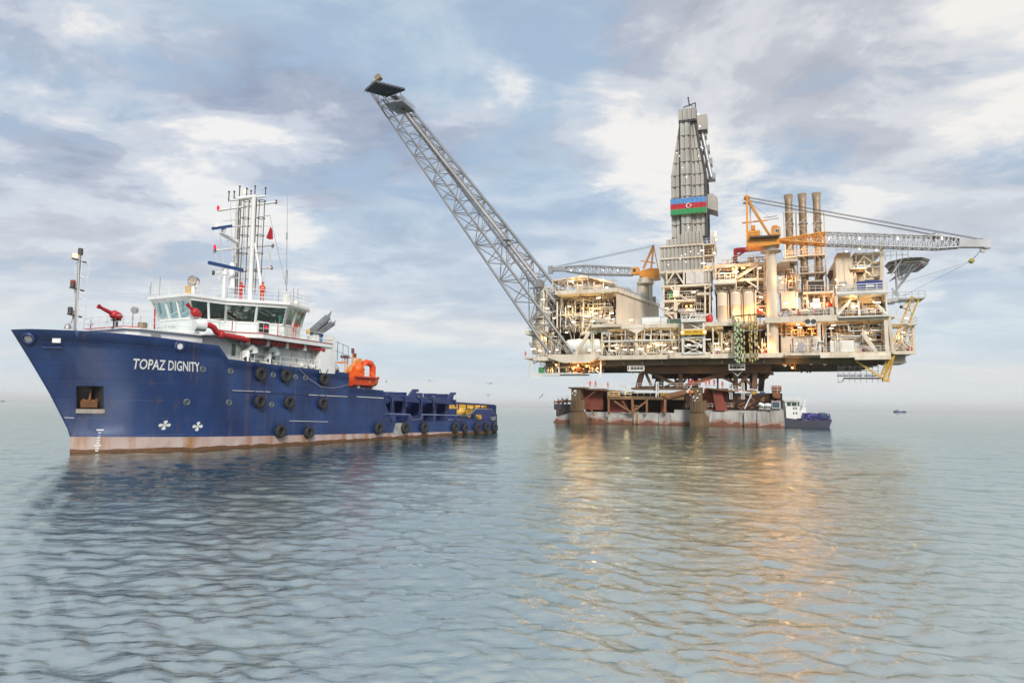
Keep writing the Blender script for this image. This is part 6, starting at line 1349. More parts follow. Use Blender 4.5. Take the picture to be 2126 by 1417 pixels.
m_.box(uA - 1, uA + 6, hv_ - 8, hv_ - 2, hz_ - 10, hz_ - 9.6); m_.rail([(uA - 1, hv_ - 8, hz_ - 9.6), (uA + 6, hv_ - 8, hz_ - 9.6)], 1.4, 1.4, .08); a, b, c, d = rect_at(1842, 619, 1865, 625, 3); m_.box(a, b, 3, 9, c, d); m_.rail([(a, 3, d), (b, 3, d)], 1.4, 1.4, .08); m_.beam(R(1852, 598, 4), R(1862, 615, 4), .4, .3)
part('support_truss', m_, M['galv'], hd)
m_ = MB(); a, b, c, d = rect_at(1904, 545.5, 1914, 552, hv_ - hr * 1.3); m_.box(a, b, hv_ - hr * 1.3, hv_ - hr, c, d); part('red_locker', m_, M['red'], hd)
m_ = MB()
for k in range(14): x = rnd.uniform(uA + 2, uB - 2); m_.box(x, x + rnd.uniform(.3, 1.4), hv_ - 4, hv_ - 3, hz_, hz_ + rnd.uniform(.4, 1.3))
m_.rail([(uA - 2, hv_ - 7, hz_), (uA + 3, hv_ - 7, hz_ + .0)], 2.4, 1.2, .09); m_.beam((uA - 1, hv_ - 8, hz_ - 4), (uA + 1.5, hv_ - 8.5, hz_), .9, .2); part('deck_fitting', m_, M['white'], hd)
# ------------------------------------------------------------------ flare boom
fb_ = thing('flare_boom', 'long grey lattice flare boom slanting up from platform corner', 'flare boom', RIG, (R(1180, 735, 1).x, 1, ZC1)); v1, v2 = -.3, 13
near0, near1 = [R(1160, 737, v1), R(1193, 737, v1)], [R(771, 196, v1), R(800, 205, v1)]
# near face: left chord and middle chord; far face: right chord and its twin
A = [R(1143, 737, 0), R(1193, 737, 0), R(1213, 668, 9), R(1172, 676, 9)]
B = [R(771, 195, 0), R(795, 208, 0), R(834, 203, 9), R(806, 192, 9)]
m_ = MB(); bays = 16
fr_ = lambda i: (i / bays) ** .82
for k in range(4): m_.tube([A[k], B[k]], .42 if k < 3 else .36, 8, .26)
part('chord', m_, M['boomsteel'], fb_)
m_ = MB()
for i in range(bays + 1):
    f = fr_(i)
    for k in range(4):
        k2 = (k + 1) % 4; p, q = A[k].lerp(B[k], f), A[k2].lerp(B[k2], f); r_ = .17 - .05 * f
        m_.bar(p, q, r_, 5)
        if i < bays:
            g = fr_(i + 1); p2, q2 = A[k].lerp(B[k], g), A[k2].lerp(B[k2], g)
            if (i + k) % 2: m_.bar(p, q2, r_, 5)
            else: m_.bar(q, p2, r_, 5)
            if k in (0, 1, 2): m_.bar(p, (q + q2) * .5, r_ * .8, 5)
part('bracing', m_, M['boomsteel'], fb_)
m_ = MB(); c0 = [A[1] * .4 + A[2] * .6, A[3] * .5 + A[2] * .5, A[0] * .35 + A[2] * .65]; c1 = [B[1] * .4 + B[2] * .6, B[3] * .5 + B[2] * .5, B[0] * .35 + B[2] * .65]
for p, q, r in zip(c0, c1, (.55, .3, .22)): m_.tube([p.lerp(q, .02), p.lerp(q, .97)], r, 8)
part('flare_pipe', m_, M['steel'], fb_)
m_ = MB(); p, q = A[2] + Vector((-.8, -1, .5)), B[2] + Vector((-.6, -1, .5))
for dv in (0, 1.2): m_.tube([p + Vector((0, dv, 0)), q + Vector((0, dv, 0))], .1, 4); m_.tube([p + Vector((0, dv, 1.1)), q + Vector((0, dv, 1.1))], .06, 4)
for i in range(110): f = i / 110; c = p.lerp(q, f); m_.bar(c, c + Vector((0, 1.2, 0)), .06, 4); (m_.bar(c, c + Vector((0, 0, 1.1)), .05, 4) if i % 3 == 0 else None)
part('walkway', m_, M['boomsteel'], fb_)
m_ = MB(); f = .965; pl_ = [A[k].lerp(B[k], .93) for k in range(4)]; zc_ = sum(q.z for q in pl_) / 4; a, b = R(806, 219, 2), R(842, 224, 2); m_.box(a.x, b.x, 0, 8, a.z - .35, a.z); m_.rail([(a.x, 0, a.z), (b.x, 0, a.z), (b.x, 8, a.z)], 1.3, 1.2, .07)
part('upper_landing', m_, M['steel'], fb_); m_ = MB()
a, b = R(1044, 497, 2), R(1058, 497, 2); m_.box(a.x, b.x, 1, 4, a.z - .3, a.z); m_.rail([(a.x, 1, a.z), (b.x, 1, a.z)], 1.3, 1, .07); part('mid_landing', m_, M['steel'], fb_)
# tip: tilted heat shield and flare tips
q0, q1, q2, q3 = (RIG.hitz(x, y, 101.5) for x, y in ((757, 189), (801, 201), (841, 186), (778, 170)))
up = Vector((0, 0, .5)); m_ = MB(); m_.add([q0, q1, q2, q3, q0 + up, q1 + up, q2 + up, q3 + up], [(3, 2, 1, 0), (4, 5, 6, 7), (0, 1, 5, 4), (1, 2, 6, 5), (2, 3, 7, 6), (3, 0, 4, 7)])
for i in range(9): p, q = q0.lerp(q1, i / 8), q3.lerp(q2, i / 8); m_.beam(p - Vector((0, 0, .15)), q - Vector((0, 0, .15)), .15, .28)
part('heat_shield', m_, mat('dark_blue_grey_plate', (.07, .09, .12), .6, dirt=(.14, .08, .05), dscale=.5), fb_)
m_ = MB(); p = R(787, 172, 4); q = R(785, 163, 4); d_ = Vector((-.35, 0, .94)); m_.beam(q - d_ * .3 - Vector((.9, 0, 0)), q - d_ * .3 + Vector((.9, 0, .9)), 1.6, 1.7); m_.bar(p - Vector((0, 0, 1)), q, .35, 6); p = R(775, 176, 6); m_.lathe(p - Vector((0, 0, 1)), [(.42, 0), (.42, 2.4)], 10, (-.2, 0, 1)); part('flare_tip', m_, M['stack'], fb_)
m_ = MB(); a, b, c, d = rect_at(811, 182, 822, 199, -1.5); m_.box(a, b, -1.5, 1.5, c, c + .3)
for x_ in (a, b): m_.box(x_ - .15, x_ + .15, -1.5, -1.2, c, d)
for k in range(6): z = c + .6 + k * .38; m_.box(a, b, -1.45, -1.3, z, z + .16)
for p, q in (((780, 180), (815, 226)), ((796, 184), (797, 200)), ((783, 184), (786, 212)), ((832, 190), (832, 206)), ((787, 211), (812, 196)), ((800, 199), (822, 190))): m_.bar(R(*p, -1), R(*q, -1), .17, 5)
m_.bar(R(772, 190, 0), R(788, 214, 0), .25, 6); part('tip_frame', m_, M['boomsteel'], fb_)
m_ = MB(); a, b, c, d = rect_at(1112, 580, 1123, 595, -1); m_.box(a, b, -1, 2, c, d); part('instrument_box', m_, M['boomsteel'], fb_)

# ------------------------------------------------------------------ yellow tensioned hoses and yellow loading boom, scaffold
proto_h = {}
for i, (px, y0, y1, col) in enumerate(((1527, 655, 748, 'lime'), (1531, 668, 752, 'lime'), (1535, 660, 754, 'lime'), (1540, 672, 750, 'lime'), (1546, 652, 752, 'hosey'), (1557, 649, 750, 'hosey'), (1562, 652, 752, 'hosey'), (1569, 650, 748, 'hosey'), (1573, 656, 746, 'hosey'))):
    v = -2.2 + .25 * (i % 3); a, b = R(px, y1, v), R(px, y0, v)
    o = thing('hanging_hose', '%s hose string with dark joints hanging at deck edge, %s' % ('pale green' if col == 'lime' else 'yellow', ('outermost green one', 'second of the green four', 'third of the green four', 'last green beside yellow ones', 'first yellow beside green ones', 'second of the yellow five', 'middle one of the yellow five', 'fourth of the yellow five', 'outermost yellow one')[i]), 'hose', RIG, (a.x, v, b.z), 'hose strings hung on the deck edge')
    m1, m2 = MB(), MB(); z = a.z; k = 0; r = .25 if col == 'lime' else .2
    while z < b.z:
        L = rnd.uniform(.35, 1.3) if k % 2 == 0 else rnd.uniform(.25, .9); (m1 if k % 2 == 0 else m2).lathe((a.x + rnd.uniform(-.12, .12), v, z), [(r if k % 2 == 0 else r * .6, 0), (r if k % 2 == 0 else r * .6, min(L, b.z - z))], 8); z += L; k += 1
    part('hose', m1, M[col], o); part('joint', m2, M['hose'], o)
m_ = MB(); m_.beam(R(1522, 656, -2.2), R(1580, 652, -2.2), .3, .35); m_.beam(R(1522, 656, -1.9), R(1522, 735, -1.9), .2, .2); m_.beam(R(1578, 652, -1.9), R(1578, 735, -1.9), .2, .2); part('hose_rack', m_, M['post'], rig)
yb = thing('gangway_boom', 'yellow lattice bridge boom folded up at platform end', 'gangway', RIG, (R(1848, 740, 1).x, 1, ZC1)); m_ = MB()
def cor(p, q, va, vb_): return [R(*p, va), R(*q, va), R(*q, vb_), R(*p, vb_)]
m_.lattice(cor((1846, 735), (1860, 738), 6, 8.4), cor((1893, 615), (1907, 622), 6, 8.4), 7, .18, .09); m_.beam(R(1871, 637, 7), R(1893, 620, 7), .3, .25); m_.beam(R(1871, 637, 7), R(1890, 645, 7), .28, .25); m_.ball(R(1908, 621, 7), .6, 8); part('upper_span', m_, M['yellow'], yb)
m_ = MB(); m_.lattice(cor((1839, 752), (1857, 738), 0, 2.4), cor((1829, 778), (1838, 780), .6, 1.8), 4, .17, .08); m_.lattice(cor((1845, 748), (1856, 740), 0, 2.4), cor((1834, 786), (1844, 788), .6, 1.8), 4, .16, .08); m_.beam(R(1832, 789, 1), R(1846, 790, 1), 1.6, .5); m_.beam(R(1777, 749, 1), R(1836, 787, 1), .4, .4); part('lower_span', m_, M['yellow'], yb)
m_ = MB(); m_.bar(R(1867, 624, 7), R(1871, 637, 7), .05, 4); m_.ball(R(1871, 637, 7), .4, 6); part('tackle', m_, M['dark'], yb)
sc = thing('scaffold', 'thin grey scaffold hanging under the deck beside yellow boom', 'scaffold', RIG, (R(1785, 770, 5).x, 5, ZC0)); m_ = MB()
for px in (1740, 1752, 1764, 1775, 1787, 1799, 1811, 1823):
    for v in (5, 7.5): m_.bar(R(px, 756, v), R(px, 793 if px != 1740 else 795, v), .07, 4)
for py in (761, 770, 776):
    for v in (5, 7.5): m_.bar(R(1739, py, v), R(1825, py, v), .06, 4)
for x0_, x1_, y0_, y1_ in ((1740, 1752, 760, 770), (1752, 1740, 760, 770), (1764, 1775, 760, 770), (1799, 1811, 760, 770)): m_.bar(R(x0_, y0_, 5), R(x1_, y1_, 5), .05, 4)
part('tube_frame', m_, M['steel'], sc); m_ = MB(); 
for x0_, x1_ in ((1740, 1750), (1753, 1763), (1767, 1777), (1781, 1791), (1797, 1808), (1811, 1822)): a, b, c, d = rect_at(x0_, 778.5, x1_, 780, 5); m_.box(a, b, 5, 7.5, c, d)
m_.bar(R(1751, 785, 6), R(1830, 785, 6), .18, 6); m_.tube([R(1740, 793, 6), R(1747, 793, 6), R(1752, 786, 6)], .1, 4); part('plank', m_, M['brown'], sc)

# ------------------------------------------------------------------ brown support frame between barge and deck
sp = thing('support_frame', 'brown steel support frame carrying platform deck above the barge', 'frame', RIG, (R(1450, 800, 10).x, 10, 9)); zd = R(1400, 803, 6).z
m_ = MB(); v = 7
for z_ in (ZC0 - 1.5,):
    m_.box(R(1330, 765, v).x, R(1600, 765, v).x, v - 1.2, v + 1.2, z_ - 2.0, z_); m_.box(R(1330, 765, v).x, R(1600, 765, v).x, v + 22, v + 24, z_ - 2.4, z_)
part('cap_beam', m_, M['brown'], sp); m_ = MB()
for (t0, t1, b0, b1) in ((1327, 1345, 1318, 1330), (1410, 1416, 1410, 1416), (1520, 1534, 1520, 1534), (1562, 1578, 1556, 1574)):
    zt_ = ZC0 - 1.5; a, b = R((t0 + t1) / 2, 765, v), R((b0 + b1) / 2, 800, v)
    m_.beam((b.x, v, zd - .5), (a.x, v, zt_), 1.2, (R(t1, 770, v).x - R(t0, 770, v).x)); m_.beam((b.x + 2, v + 22, zd - .5), (a.x + 2, v + 22, zt_), 1.6, 2.4)
part('leg', m_, M['brown'], sp); m_ = MB()
for p, q, w in (((1345, 770), (1412, 803), .9), ((1340, 772), (1352, 800), .7), ((1412, 803), (1330, 803), .5), ((1520, 770), (1418, 802), .9), ((1534, 772), (1560, 800), .6), ((1560, 768), (1534, 800), .8), ((1574, 800), (1606, 770), .3), ((1572, 800), (1600, 772), .3), ((1574, 772), (1606, 776), .7), ((1450, 770), (1380, 803), .5), ((1470, 770), (1545, 803), .6)): m_.beam(R(*p, v + (0 if w > .5 else 3)), R(*q, v + (0 if w > .5 else 3)), w, w)
for x0_ in (1350, 1385, 1440, 1475, 1500, 1545): m_.beam(R(x0_, 762, v + 22), R(x0_ + rnd.choice((-30, 30)), 806, v + 22), .6, .6)
for x0_ in (1376, 1430, 1448, 1490): m_.beam(R(x0_, 760, v + 15), R(x0_, 806, v + 15), .5, .5)
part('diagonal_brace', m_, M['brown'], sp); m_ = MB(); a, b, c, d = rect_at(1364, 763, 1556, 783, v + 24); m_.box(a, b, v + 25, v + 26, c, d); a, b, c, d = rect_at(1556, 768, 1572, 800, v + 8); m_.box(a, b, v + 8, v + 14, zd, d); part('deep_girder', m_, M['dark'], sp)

# ------------------------------------------------------------------ launch barge
def barge_mat():
    m = mat('barge_hull_paint', (.45, .44, .41), .65, dirt=(.12, .08, .055), dscale=.55, damt=.95, streak=True); nt = m.node_tree; N = nt.nodes; bs = N['Principled BSDF']
    src = bs.inputs['Base Color'].links[0].from_socket; tc = N.new('ShaderNodeTexCoord'); sx = N.new('ShaderNodeSeparateXYZ'); lk(nt, tc.outputs['Object'], sx.inputs[0])
    nz = N.new('ShaderNodeTexNoise'); nz.inputs['Scale'].default_value = .4; lk(nt, tc.outputs['Object'], nz.inputs[0])
    a = N.new('ShaderNodeMath'); a.operation = 'MULTIPLY_ADD'; a.inputs[1].default_value = 3.4; a.inputs[2].default_value = -1.7; lk(nt, nz.outputs[0], a.inputs[0])
    s_ = N.new('ShaderNodeMath'); s_.operation = 'ADD'; lk(nt, sx.outputs[2], s_.inputs[0]); lk(nt, a.outputs[0], s_.inputs[1])
    cr = N.new('ShaderNodeValToRGB'); e = cr.color_ramp.elements; e[0].position = .12; e[0].color = (.17, .065, .035, 1); e[1].position = .18; e[1].color = (.36, .23, .19, 1); q = e.new(.24); q.color = (.40, .30, .26, 1); q = e.new(.30); q.color = (0, 0, 0, 1)
    mr = N.new('ShaderNodeMapRange'); mr.inputs[2].default_value = 4.6; lk(nt, s_.outputs[0], mr.inputs[0]); lk(nt, mr.outputs[0], cr.inputs[0])
    gt = N.new('ShaderNodeMath'); gt.operation = 'GREATER_THAN'; gt.inputs[1].default_value = .27; lk(nt, mr.outputs[0], gt.inputs[0])
    mx = N.new('ShaderNodeMix'); mx.data_type = 'RGBA'; lk(nt, gt.outputs[0], mx.inputs[0]); lk(nt, cr.outputs[0], mx.inputs[6]); lk(nt, src, mx.inputs[7]); lk(nt, mx.outputs[2], bs.inputs['Base Color'])
    return m
bg = thing('launch_barge', 'rust-stained barge with tall weathered posts carrying the oil platform', 'barge', RIG, (R(1400, 880, 0).x, 0, 0))
vb = 2.0; uL, uR2 = R(1147, 876, 6).x, R(1628, 878, 6).x; zdk = R(1400, 857, vb).z
m_ = MB(); m_.prism([(uL, -1), (uR2, -1), (uR2, zdk + .9), (R(1400, 860, 4).x, zdk + .9), (R(1400, 860, 4).x, zdk), (uL + 7, zdk), (uL + 2, 1.6)], lambda x, z, w: (x, w, z), 4, 40)
def hull_piece(x0_, x1_, top, v0_, slope=0): a, b = R(x0_, 870, v0_).x, R(x1_, 870, v0_).x; t = R((x0_ + x1_) / 2, top, v0_).z; m_.prism([(a - slope, -1), (b + slope, -1), (b + slope * .2, t - .8), (b - .4, t), (a + .4, t), (a - slope * .2, t - .8)], lambda x, z, w: (x, w, z), v0_, 10)
hull_piece(1262, 1310, 858, 2.6); hull_piece(1292, 1370, 858, 2.2); hull_piece(1368, 1392, 856, 1.8); hull_piece(1475, 1560, 855, 2.4, .8); hull_piece(1545, 1575, 852, 1.6); hull_piece(1572, 1598, 851, 1.2); hull_piece(1598, 1628, 848, 2.4); hull_piece(1222, 1262, 864, 3, 1.0)
bh = part('barge_hull', m_, barge_mat(), bg)
m_ = MB()
for x0_, x1_, y0_, y1_, v_ in ((1184.5, 1207, 804, 880, 0), (1432.5, 1460, 803.5, 884, 0)):
    a, b, c, d = rect_at(x0_, y0_, x1_, y1_, v_); w_ = b - a
    p_ = MB(); p_.box(a + w_ * .06, b - w_ * .06, v_, v_ + 3, -1, d); p_.box(a - .05, b + .05, v_ - .3, v_ + .2, c + (d - c) * .02 - 2, c + (d - c) * .32); p_.box(a, b, v_ - .15, v_ + .2, c + (d - c) * .36, c + (d - c) * .62)
    for k in range(4): x_ = a + w_ * (.12 + .22 * k); p_.box(x_, x_ + .32, v_ - .42, v_ - .1, c + (d - c) * .36, c + (d - c) * .64)
    p_.prism([(b - .2, -1), (b + 1.8, -1), (b + 1.0, 2.2), (b - .2, 4.2)], lambda x, z, w: (x, w, z), v_ + .4, v_ + 2); p_.box(b - .1, b + .8, v_ + .3, v_ + 1.2, c + (d - c) * .40, c + (d - c) * .66)
    po = part('mooring_post', p_, M['post'], bg); h_ = MB()
    for k in range(7): h_.lathe((rnd.uniform(a + .5, b - .5), v_ - .02, d - rnd.uniform(.8, 3.4)), [(.17, 0), (.17, .06)], 8, (0, -1, 0))
    part('bolt_plate', h_, M['letterw'], po)
m_ = MB()
for x0_, x1_, y0_, y1_, v_, mm in ((1208, 1252, 806, 850, 5, 0), (1262, 1300, 828, 856, 5, 0), (1372, 1382, 830, 855, 4, 0), (1462, 1512, 806, 852, 5, 0)): pbox(m_, x0_, y0_, x1_, y1_, v_, v_ + 6)
m_.prism([(R(x, y, 3).x, R(x, y, 3).z) for x, y in ((1487, 852), (1511, 852), (1498, 812), (1478, 808))], lambda x, z, w: (x, w, z), 2.4, 3)
part('red_bulkhead', m_, M['oldred'], bg)
m_ = MB(); pbox(m_, 1180, 803, 1212, 806, -.5, 6); m_.prism([(R(x, y, 2).x, R(x, y, 2).z) for x, y in ((1180, 803), (1310, 812), (1310, 814), (1180, 806))], lambda x, z, w: (x, w, z), 2, 8); m_.prism([(R(x, y, 1).x, R(x, y, 1).z) for x, y in ((1465, 804), (1528, 811), (1528, 813.5), (1465, 806.5))], lambda x, z, w: (x, w, z), 1, 8)
pbox(m_, 1260, 822, 1420, 829, 1, 9); pbox(m_, 1310, 804, 1425, 808, 4, 9); a, b, c, d = rect_at(1262, 829, 1380, 858, 9)
part('barge_catwalk', m_, M['post'], bg)
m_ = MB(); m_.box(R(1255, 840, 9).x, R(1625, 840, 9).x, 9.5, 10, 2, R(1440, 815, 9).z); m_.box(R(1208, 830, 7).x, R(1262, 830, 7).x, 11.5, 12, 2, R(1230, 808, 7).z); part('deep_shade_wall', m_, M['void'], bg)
m_ = MB()
for p, q, w in (((1275, 832), (1312, 856), .45), ((1312, 856), (1345, 830), .45), ((1313, 826), (1314, 858), .6), ((1343, 828), (1343, 856), .5), ((1264, 828), (1264, 860), .5), ((1381, 828), (1381, 858), .6), ((1292, 832), (1308, 855), .25), ((1228, 850), (1233, 862), .4), ((1380, 822), (1425, 812), 1.0), ((1385, 826), (1424, 815), .7), ((1236, 812), (1215, 828), .2)): m_.beam(R(*p, .8), R(*q, .8), w, w)
for k in range(26): x_ = rnd.uniform(1520, 1620); y_ = rnd.uniform(806, 846); m_.beam(R(x_, y_, 4), R(x_ + rnd.uniform(-22, 22), y_ + rnd.uniform(-7, 9), 4), rnd.uniform(.2, .6), rnd.uniform(.2, .6))
part('barge_brace', m_, M['rust'], bg)
m_ = MB()
def prl(p, q, v_, h=1.2): m_.rail([R(*p, v_), R(*q, v_)], h, 1.7, .05)
prl((1177, 803), (1310, 811), 2.2); prl((1212, 803), (1300, 808), 7); prl((1310, 820), (1420, 820), 1); prl((1262, 822), (1310, 822), 1); prl((1422, 804), (1465, 804), .2); prl((1465, 804), (1528, 811), 1.2); prl((1528, 818), (1560, 826), 1); prl((1310, 804), (1420, 804), 4); prl((1425, 848), (1520, 846), 3); prl((1152, 838), (1180, 836), 8, 2.0); prl((1600, 815), (1628, 815), 3, 1.5)
for px in (1362, 1515, 1540): m_.lattice([R(px, 828, 1.5), R(px + 5, 828, 1.5)], [R(px, 795, 1.5), R(px + 5, 795, 1.5)], 6, .1, .06)
part('barge_railing', m_, M['white'], bg)
m_ = MB(); a, b = R(1317, 880, 1.3), R(1326, 880, 1.3)
for x_ in (a.x, b.x): m_.beam((x_, 1.3, .2), (x_, 1.3, R(1320, 855, 1.3).z), .25, .25)
for k in range(9): z = .5 + k * .55; m_.beam((a.x, 1.3, z), (b.x, 1.3, z), .15, .15)
part('side_ladder', m_, mat('tan_ladder', (.5, .34, .2), .6), bg)
# barge machinery
m_ = MB(); a, b, c, d = rect_at(1150, 838, 1184, 850, 8); m_.box(a, b, 8, 14, c, d); m_.box(a + .6, b, 8.2, 13, 1.6, c); part('winch_deck', m_, M['dark'], bg)
m_ = MB()
for px, py, r in ((1156, 834, .5), (1164, 833, .8), (1172, 832, .9), (1166, 853, 1.1), (1178, 850, 1.2)): q = R(px, py, 9); m_.lathe(q - Vector((.8, 0, 0)), [(r, 0), (r, .15), (r * .5, .2), (r * .5, 1.4), (r, 1.45), (r, 1.6)], 12, (1, 0, 0))
for x0_, y0_, x1_, y1_ in ((1166, 830, 1184, 834), (1604, 806, 1620, 826)): pbox(m_, x0_, y0_, x1_, y1_, 8, 12)
for px in (1606, 1612, 1618): q = R(px, 806, 4); m_.lathe(q, [(.7, -.5), (.7, .5)], 12, (1, 0, 0))
pbox(m_, 1603, 809, 1621, 812, 3.6, 6); part('winch', m_, M['rust'], bg)
for x0_, y0_, x1_, y1_, v_, mm, nm, ll in ((1263, 812, 1285, 822, 1.4, 'yellow', 'tool_crate', 'yellow framed crate standing on barge catwalk near first post'), (1371, 814, 1386, 821, 1.5, 'yellow', 'tool_crate', 'yellow crate beside white post on barge centre deck'), (1430, 810, 1441, 815, -.8, 'yellow', 'tool_crate', 'small yellow box hung by the second tall post'), (1561, 812, 1569, 818, 1, 'yellow', 'tool_crate', 'small yellow box on barge between flag and blue box'), (1579, 813, 1588, 818, 1, 'bluescan', 'tool_crate', 'small blue box on the barge deck near liferaft drums')):
    a, b, c, d = rect_at(x0_, y0_, x1_, y1_, v_); o = thing(nm, ll, 'crate', RIG, ((a + b) / 2, v_, c)); m_ = MB(); w_ = .3
    m_.box(a, b, v_, v_ + 2, d - w_, d); m_.box(a, b, v_, v_ + 2, c, c + w_); m_.box(a, a + w_, v_, v_ + 2, c, d); m_.box(b - w_, b, v_, v_ + 2, c, d); part('crate_frame', m_, M[mm], o); m_ = MB(); m_.box(a + w_, b - w_, v_ + .1, v_ + 1.9, c + w_, d - w_); part('crate_panel', m_, M['brown'], o)
m_ = MB(); a, b, c, d = rect_at(1526, 810.5, 1534, 817, .9)
fl_ = thing('barge_flag', 'small blue white red flag board on the barge railing', 'flag', RIG, (a, .9, c))
for k, mm in ((0, 'bluescan'), (1, 'flagw'), (2, 'flag2')): m_ = MB(); m_.box(a, b, .9, 1.0, c + (d - c) * (2 - k) / 3 if k else c + (d - c) * 2 / 3, c + (d - c) * (3 - k) / 3); part('flag_stripe', m_, M[mm if k else 'flag2'] if k != 2 else M['bluescan'], fl_)
for px, py, ax_, lab in ((1581, 840, 1, 'white liferaft drum on the barge, tilted one'), (1594, 841, 0, 'white liferaft drum on the barge, level one')):
    q = R(px, py, .8); m_ = MB(); d_ = Vector((.9, 0, -.4)) if ax_ else Vector((1, 0, 0)); m_.capsule(q - d_ * .8, q + d_ * .8, .55, 14); o = thing('liferaft_drum', lab, 'liferaft', RIG, q, 'liferaft drums on the barge'); part('drum', m_, M['shipwhite'], o); m_ = MB(); m_.lathe(q - d_ * .3, [(.58, 0), (.58, .1)], 12, d_); m_.lathe(q + d_ * .3, [(.58, 0), (.58, .1)], 12, d_); m_.box(q.x - .6, q.x + .6, .6, 1.4, q.z - 1.1, q.z - .6); part('strap', m_, M['steel'], o)
m_ = MB(); 
for x0_, y0_, x1_, y1_ in ((1602, 832, 1621, 848),): pbox(m_, x0_, y0_, x1_, y1_, 1.8, 5)
part('control_cabin', m_, M['galv'], bg); m_ = MB(); pbox(m_, 1604, 834, 1618, 845, 1.7, 1.85); part('cabin_window', m_, M['port'], bg)
m_ = MB()
for p, q in (((1546, 848), (1560, 818)), ((1362, 824), (1363, 792)), ((1362, 795), (1368, 792))): m_.bar(R(*p, .5), R(*q, .5), .16, 6)
part('white_pole', m_, M['shipwhite'], bg)
# crates on the main deck
for x0_, y0_, x1_, y1_, mm, nm, ll, cat in ((1333, 658, 1371, 673, 'letterw', 'covered_crate', 'long white covered crate on the main deck before derrick', 'crate'), (1372, 658, 1385, 672, 'white', 'covered_crate', 'small white crate between long crate and green skid', 'crate'), (1385, 662, 1414, 670, 'green', 'equipment_skid', 'dark green low skid on main deck beneath the derrick', 'skid')):
    a, b, c, d = rect_at(x0_, y0_, x1_, y1_, 1); c = ZM1; o = thing(nm, ll, cat, RIG, ((a + b) / 2, 1, c)); m_ = MB(); m_.box(a, b, 1, 3.5, c + .1, d); 
    for k in range(int((b - a) / 1.1) + 1): x_ = min(a + k * 1.1, b - .12); m_.box(x_, x_ + .12, .93, 1.02, c + .1, d)
    part('box', m_, mat('dark_green_skid', (.07, .13, .09), .5) if mm == 'green' else M[mm], o); m_ = MB(); m_.box(a - .1, b + .1, .9, 3.6, c, c + .12); m_.box(a - .05, b + .05, .92, 3.55, d, d + .1); part('trim', m_, M['galv'], o)

# ------------------------------------------------------------------ lamps
for x in ((1107, 724), (1121, 728), (1140, 729), (1156, 726), (1225, 727), (1243, 727), (1272, 728), (1281, 722), (1297, 725), (1312, 726), (1330, 724), (1348, 718), (1368, 716), (1380, 716), (1392, 730), (1402, 722), (1487, 713), (1508, 713), (1490, 725), (1510, 724), (1430, 715), (1452, 720),
          (1220, 657), (1237, 651), (1249, 656), (1262, 660), (1270, 650), (1230, 666), (1250, 668), (1273, 662), (1310, 664), (1182, 636), (1243, 618), (1176, 690), (1190, 668), (1150, 660), (1136, 640), (1128, 622),
          (1500, 567), (1528, 564), (1577, 556), (1404, 605), (1384, 640), (1440, 606), (1458, 520), (1460, 546), (1580, 617), (1580, 643), (1546, 668), (1632, 630), (1689, 631), (1774, 636), (1822, 628), (1657, 674), (1660, 680), (1726, 681), (1730, 675), (1803, 703), (1764, 712), (1656, 713), (1882, 660), (1876, 690), (1186, 584), (1235, 600), (1205, 592), (1260, 597)): plamp(x[0], x[1], rnd.uniform(.3, 3.0))
for x in ((1205, 577, 40), (1248, 582, 50), (1210, 640, 50), (1522, 558, 30), (1530, 557, 30), (1541, 556, 0), (1545, 556, 0), (1425, 636, 40), (1435, 635, 0), (1620, 577, 40), (1624, 586, 0), (1671, 619, 45), (1736, 580, 30), (1525, 651, 40), (1588, 715, 60), (1155, 757, 0), (1190, 765, 40), (1218, 760, 50), (1240, 764, 40), (1200, 758, 0), (1645, 763, 40), (1486, 488, 0), (1487, 497, 0)): plamp(x[0], x[1], rnd.uniform(-.5, 2.0), 'o', .28, x[2])
for x in ((1757, 522), (1784, 517), (1820, 519), (1736, 597), (1738, 582), (1453, 262), (1450, 237), (1486, 482), (1483, 525)): plamp(x[0], x[1], 3, 'h', .2)
for k in range(16): px, py = rnd.choice(((rnd.uniform(1372, 1456), rnd.uniform(513, 558)), (rnd.uniform(1400, 1462), rnd.uniform(300, 480)))); plamp(px, py, 6.0 if py > 505 else 8.0, 'h', .1)
glow_spots = [(1130, 700, 4, 30, .8), (1180, 640, 3, 34, .7), (1230, 640, 4, 46, .72), (1265, 650, 4, 30, .7), (1200, 700, 1.2, 30, .75), (1280, 715, 4, 34, .75), (1320, 700, 4, 30, .7), (1360, 715, 4, 34, .75), (1395, 700, 4, 30, .75), (1440, 710, -.2, 22, .8), (1500, 705, 4, 34, .72), (1545, 650, 1.0, 36, .45), (1580, 650, 1.6, 36, .42), (1600, 720, 0, 36, .45), (1570, 640, 2, 30, .42), (1510, 565, 2.5, 30, .55), (1550, 565, 3, 30, .6),
              (1400, 612, 5, 24, .7), (1430, 640, 5, 24, .6), (1470, 560, 8, 24, .45), (1650, 690, 4, 50, .42), (1680, 690, 4, 34, .45), (1740, 700, 4, 26, .6), (1800, 690, 5, 26, .55), (1650, 625, 2, 36, .5), (1715, 630, 4, 36, .45), (1770, 630, 3.5, 34, .6), (1815, 630, 3.5, 34, .62), (1790, 560, 3, 26, .7), (1870, 700, 5, 24, .75), (1145, 768, 5, 18, .6), (1200, 766, 6, 40, .3), (1640, 520, 13, 24, .5), (1670, 515, 13, 20, .5), (1700, 515, 13, 16, .5), (1640, 750, 5, 20, .35), (1450, 790, 3, 16, .7), (1300, 815, 0, 14, .8), (1190, 588, 5, 26, .65), (1640, 580, 8, 30, .45)]
for k, (px, py, v, e, warm) in enumerate(glow_spots): plights.append((R(px, py, v), e, (1, warm, warm * warm * .62)))  # warm point lights without fittings, added to brighten the storeys
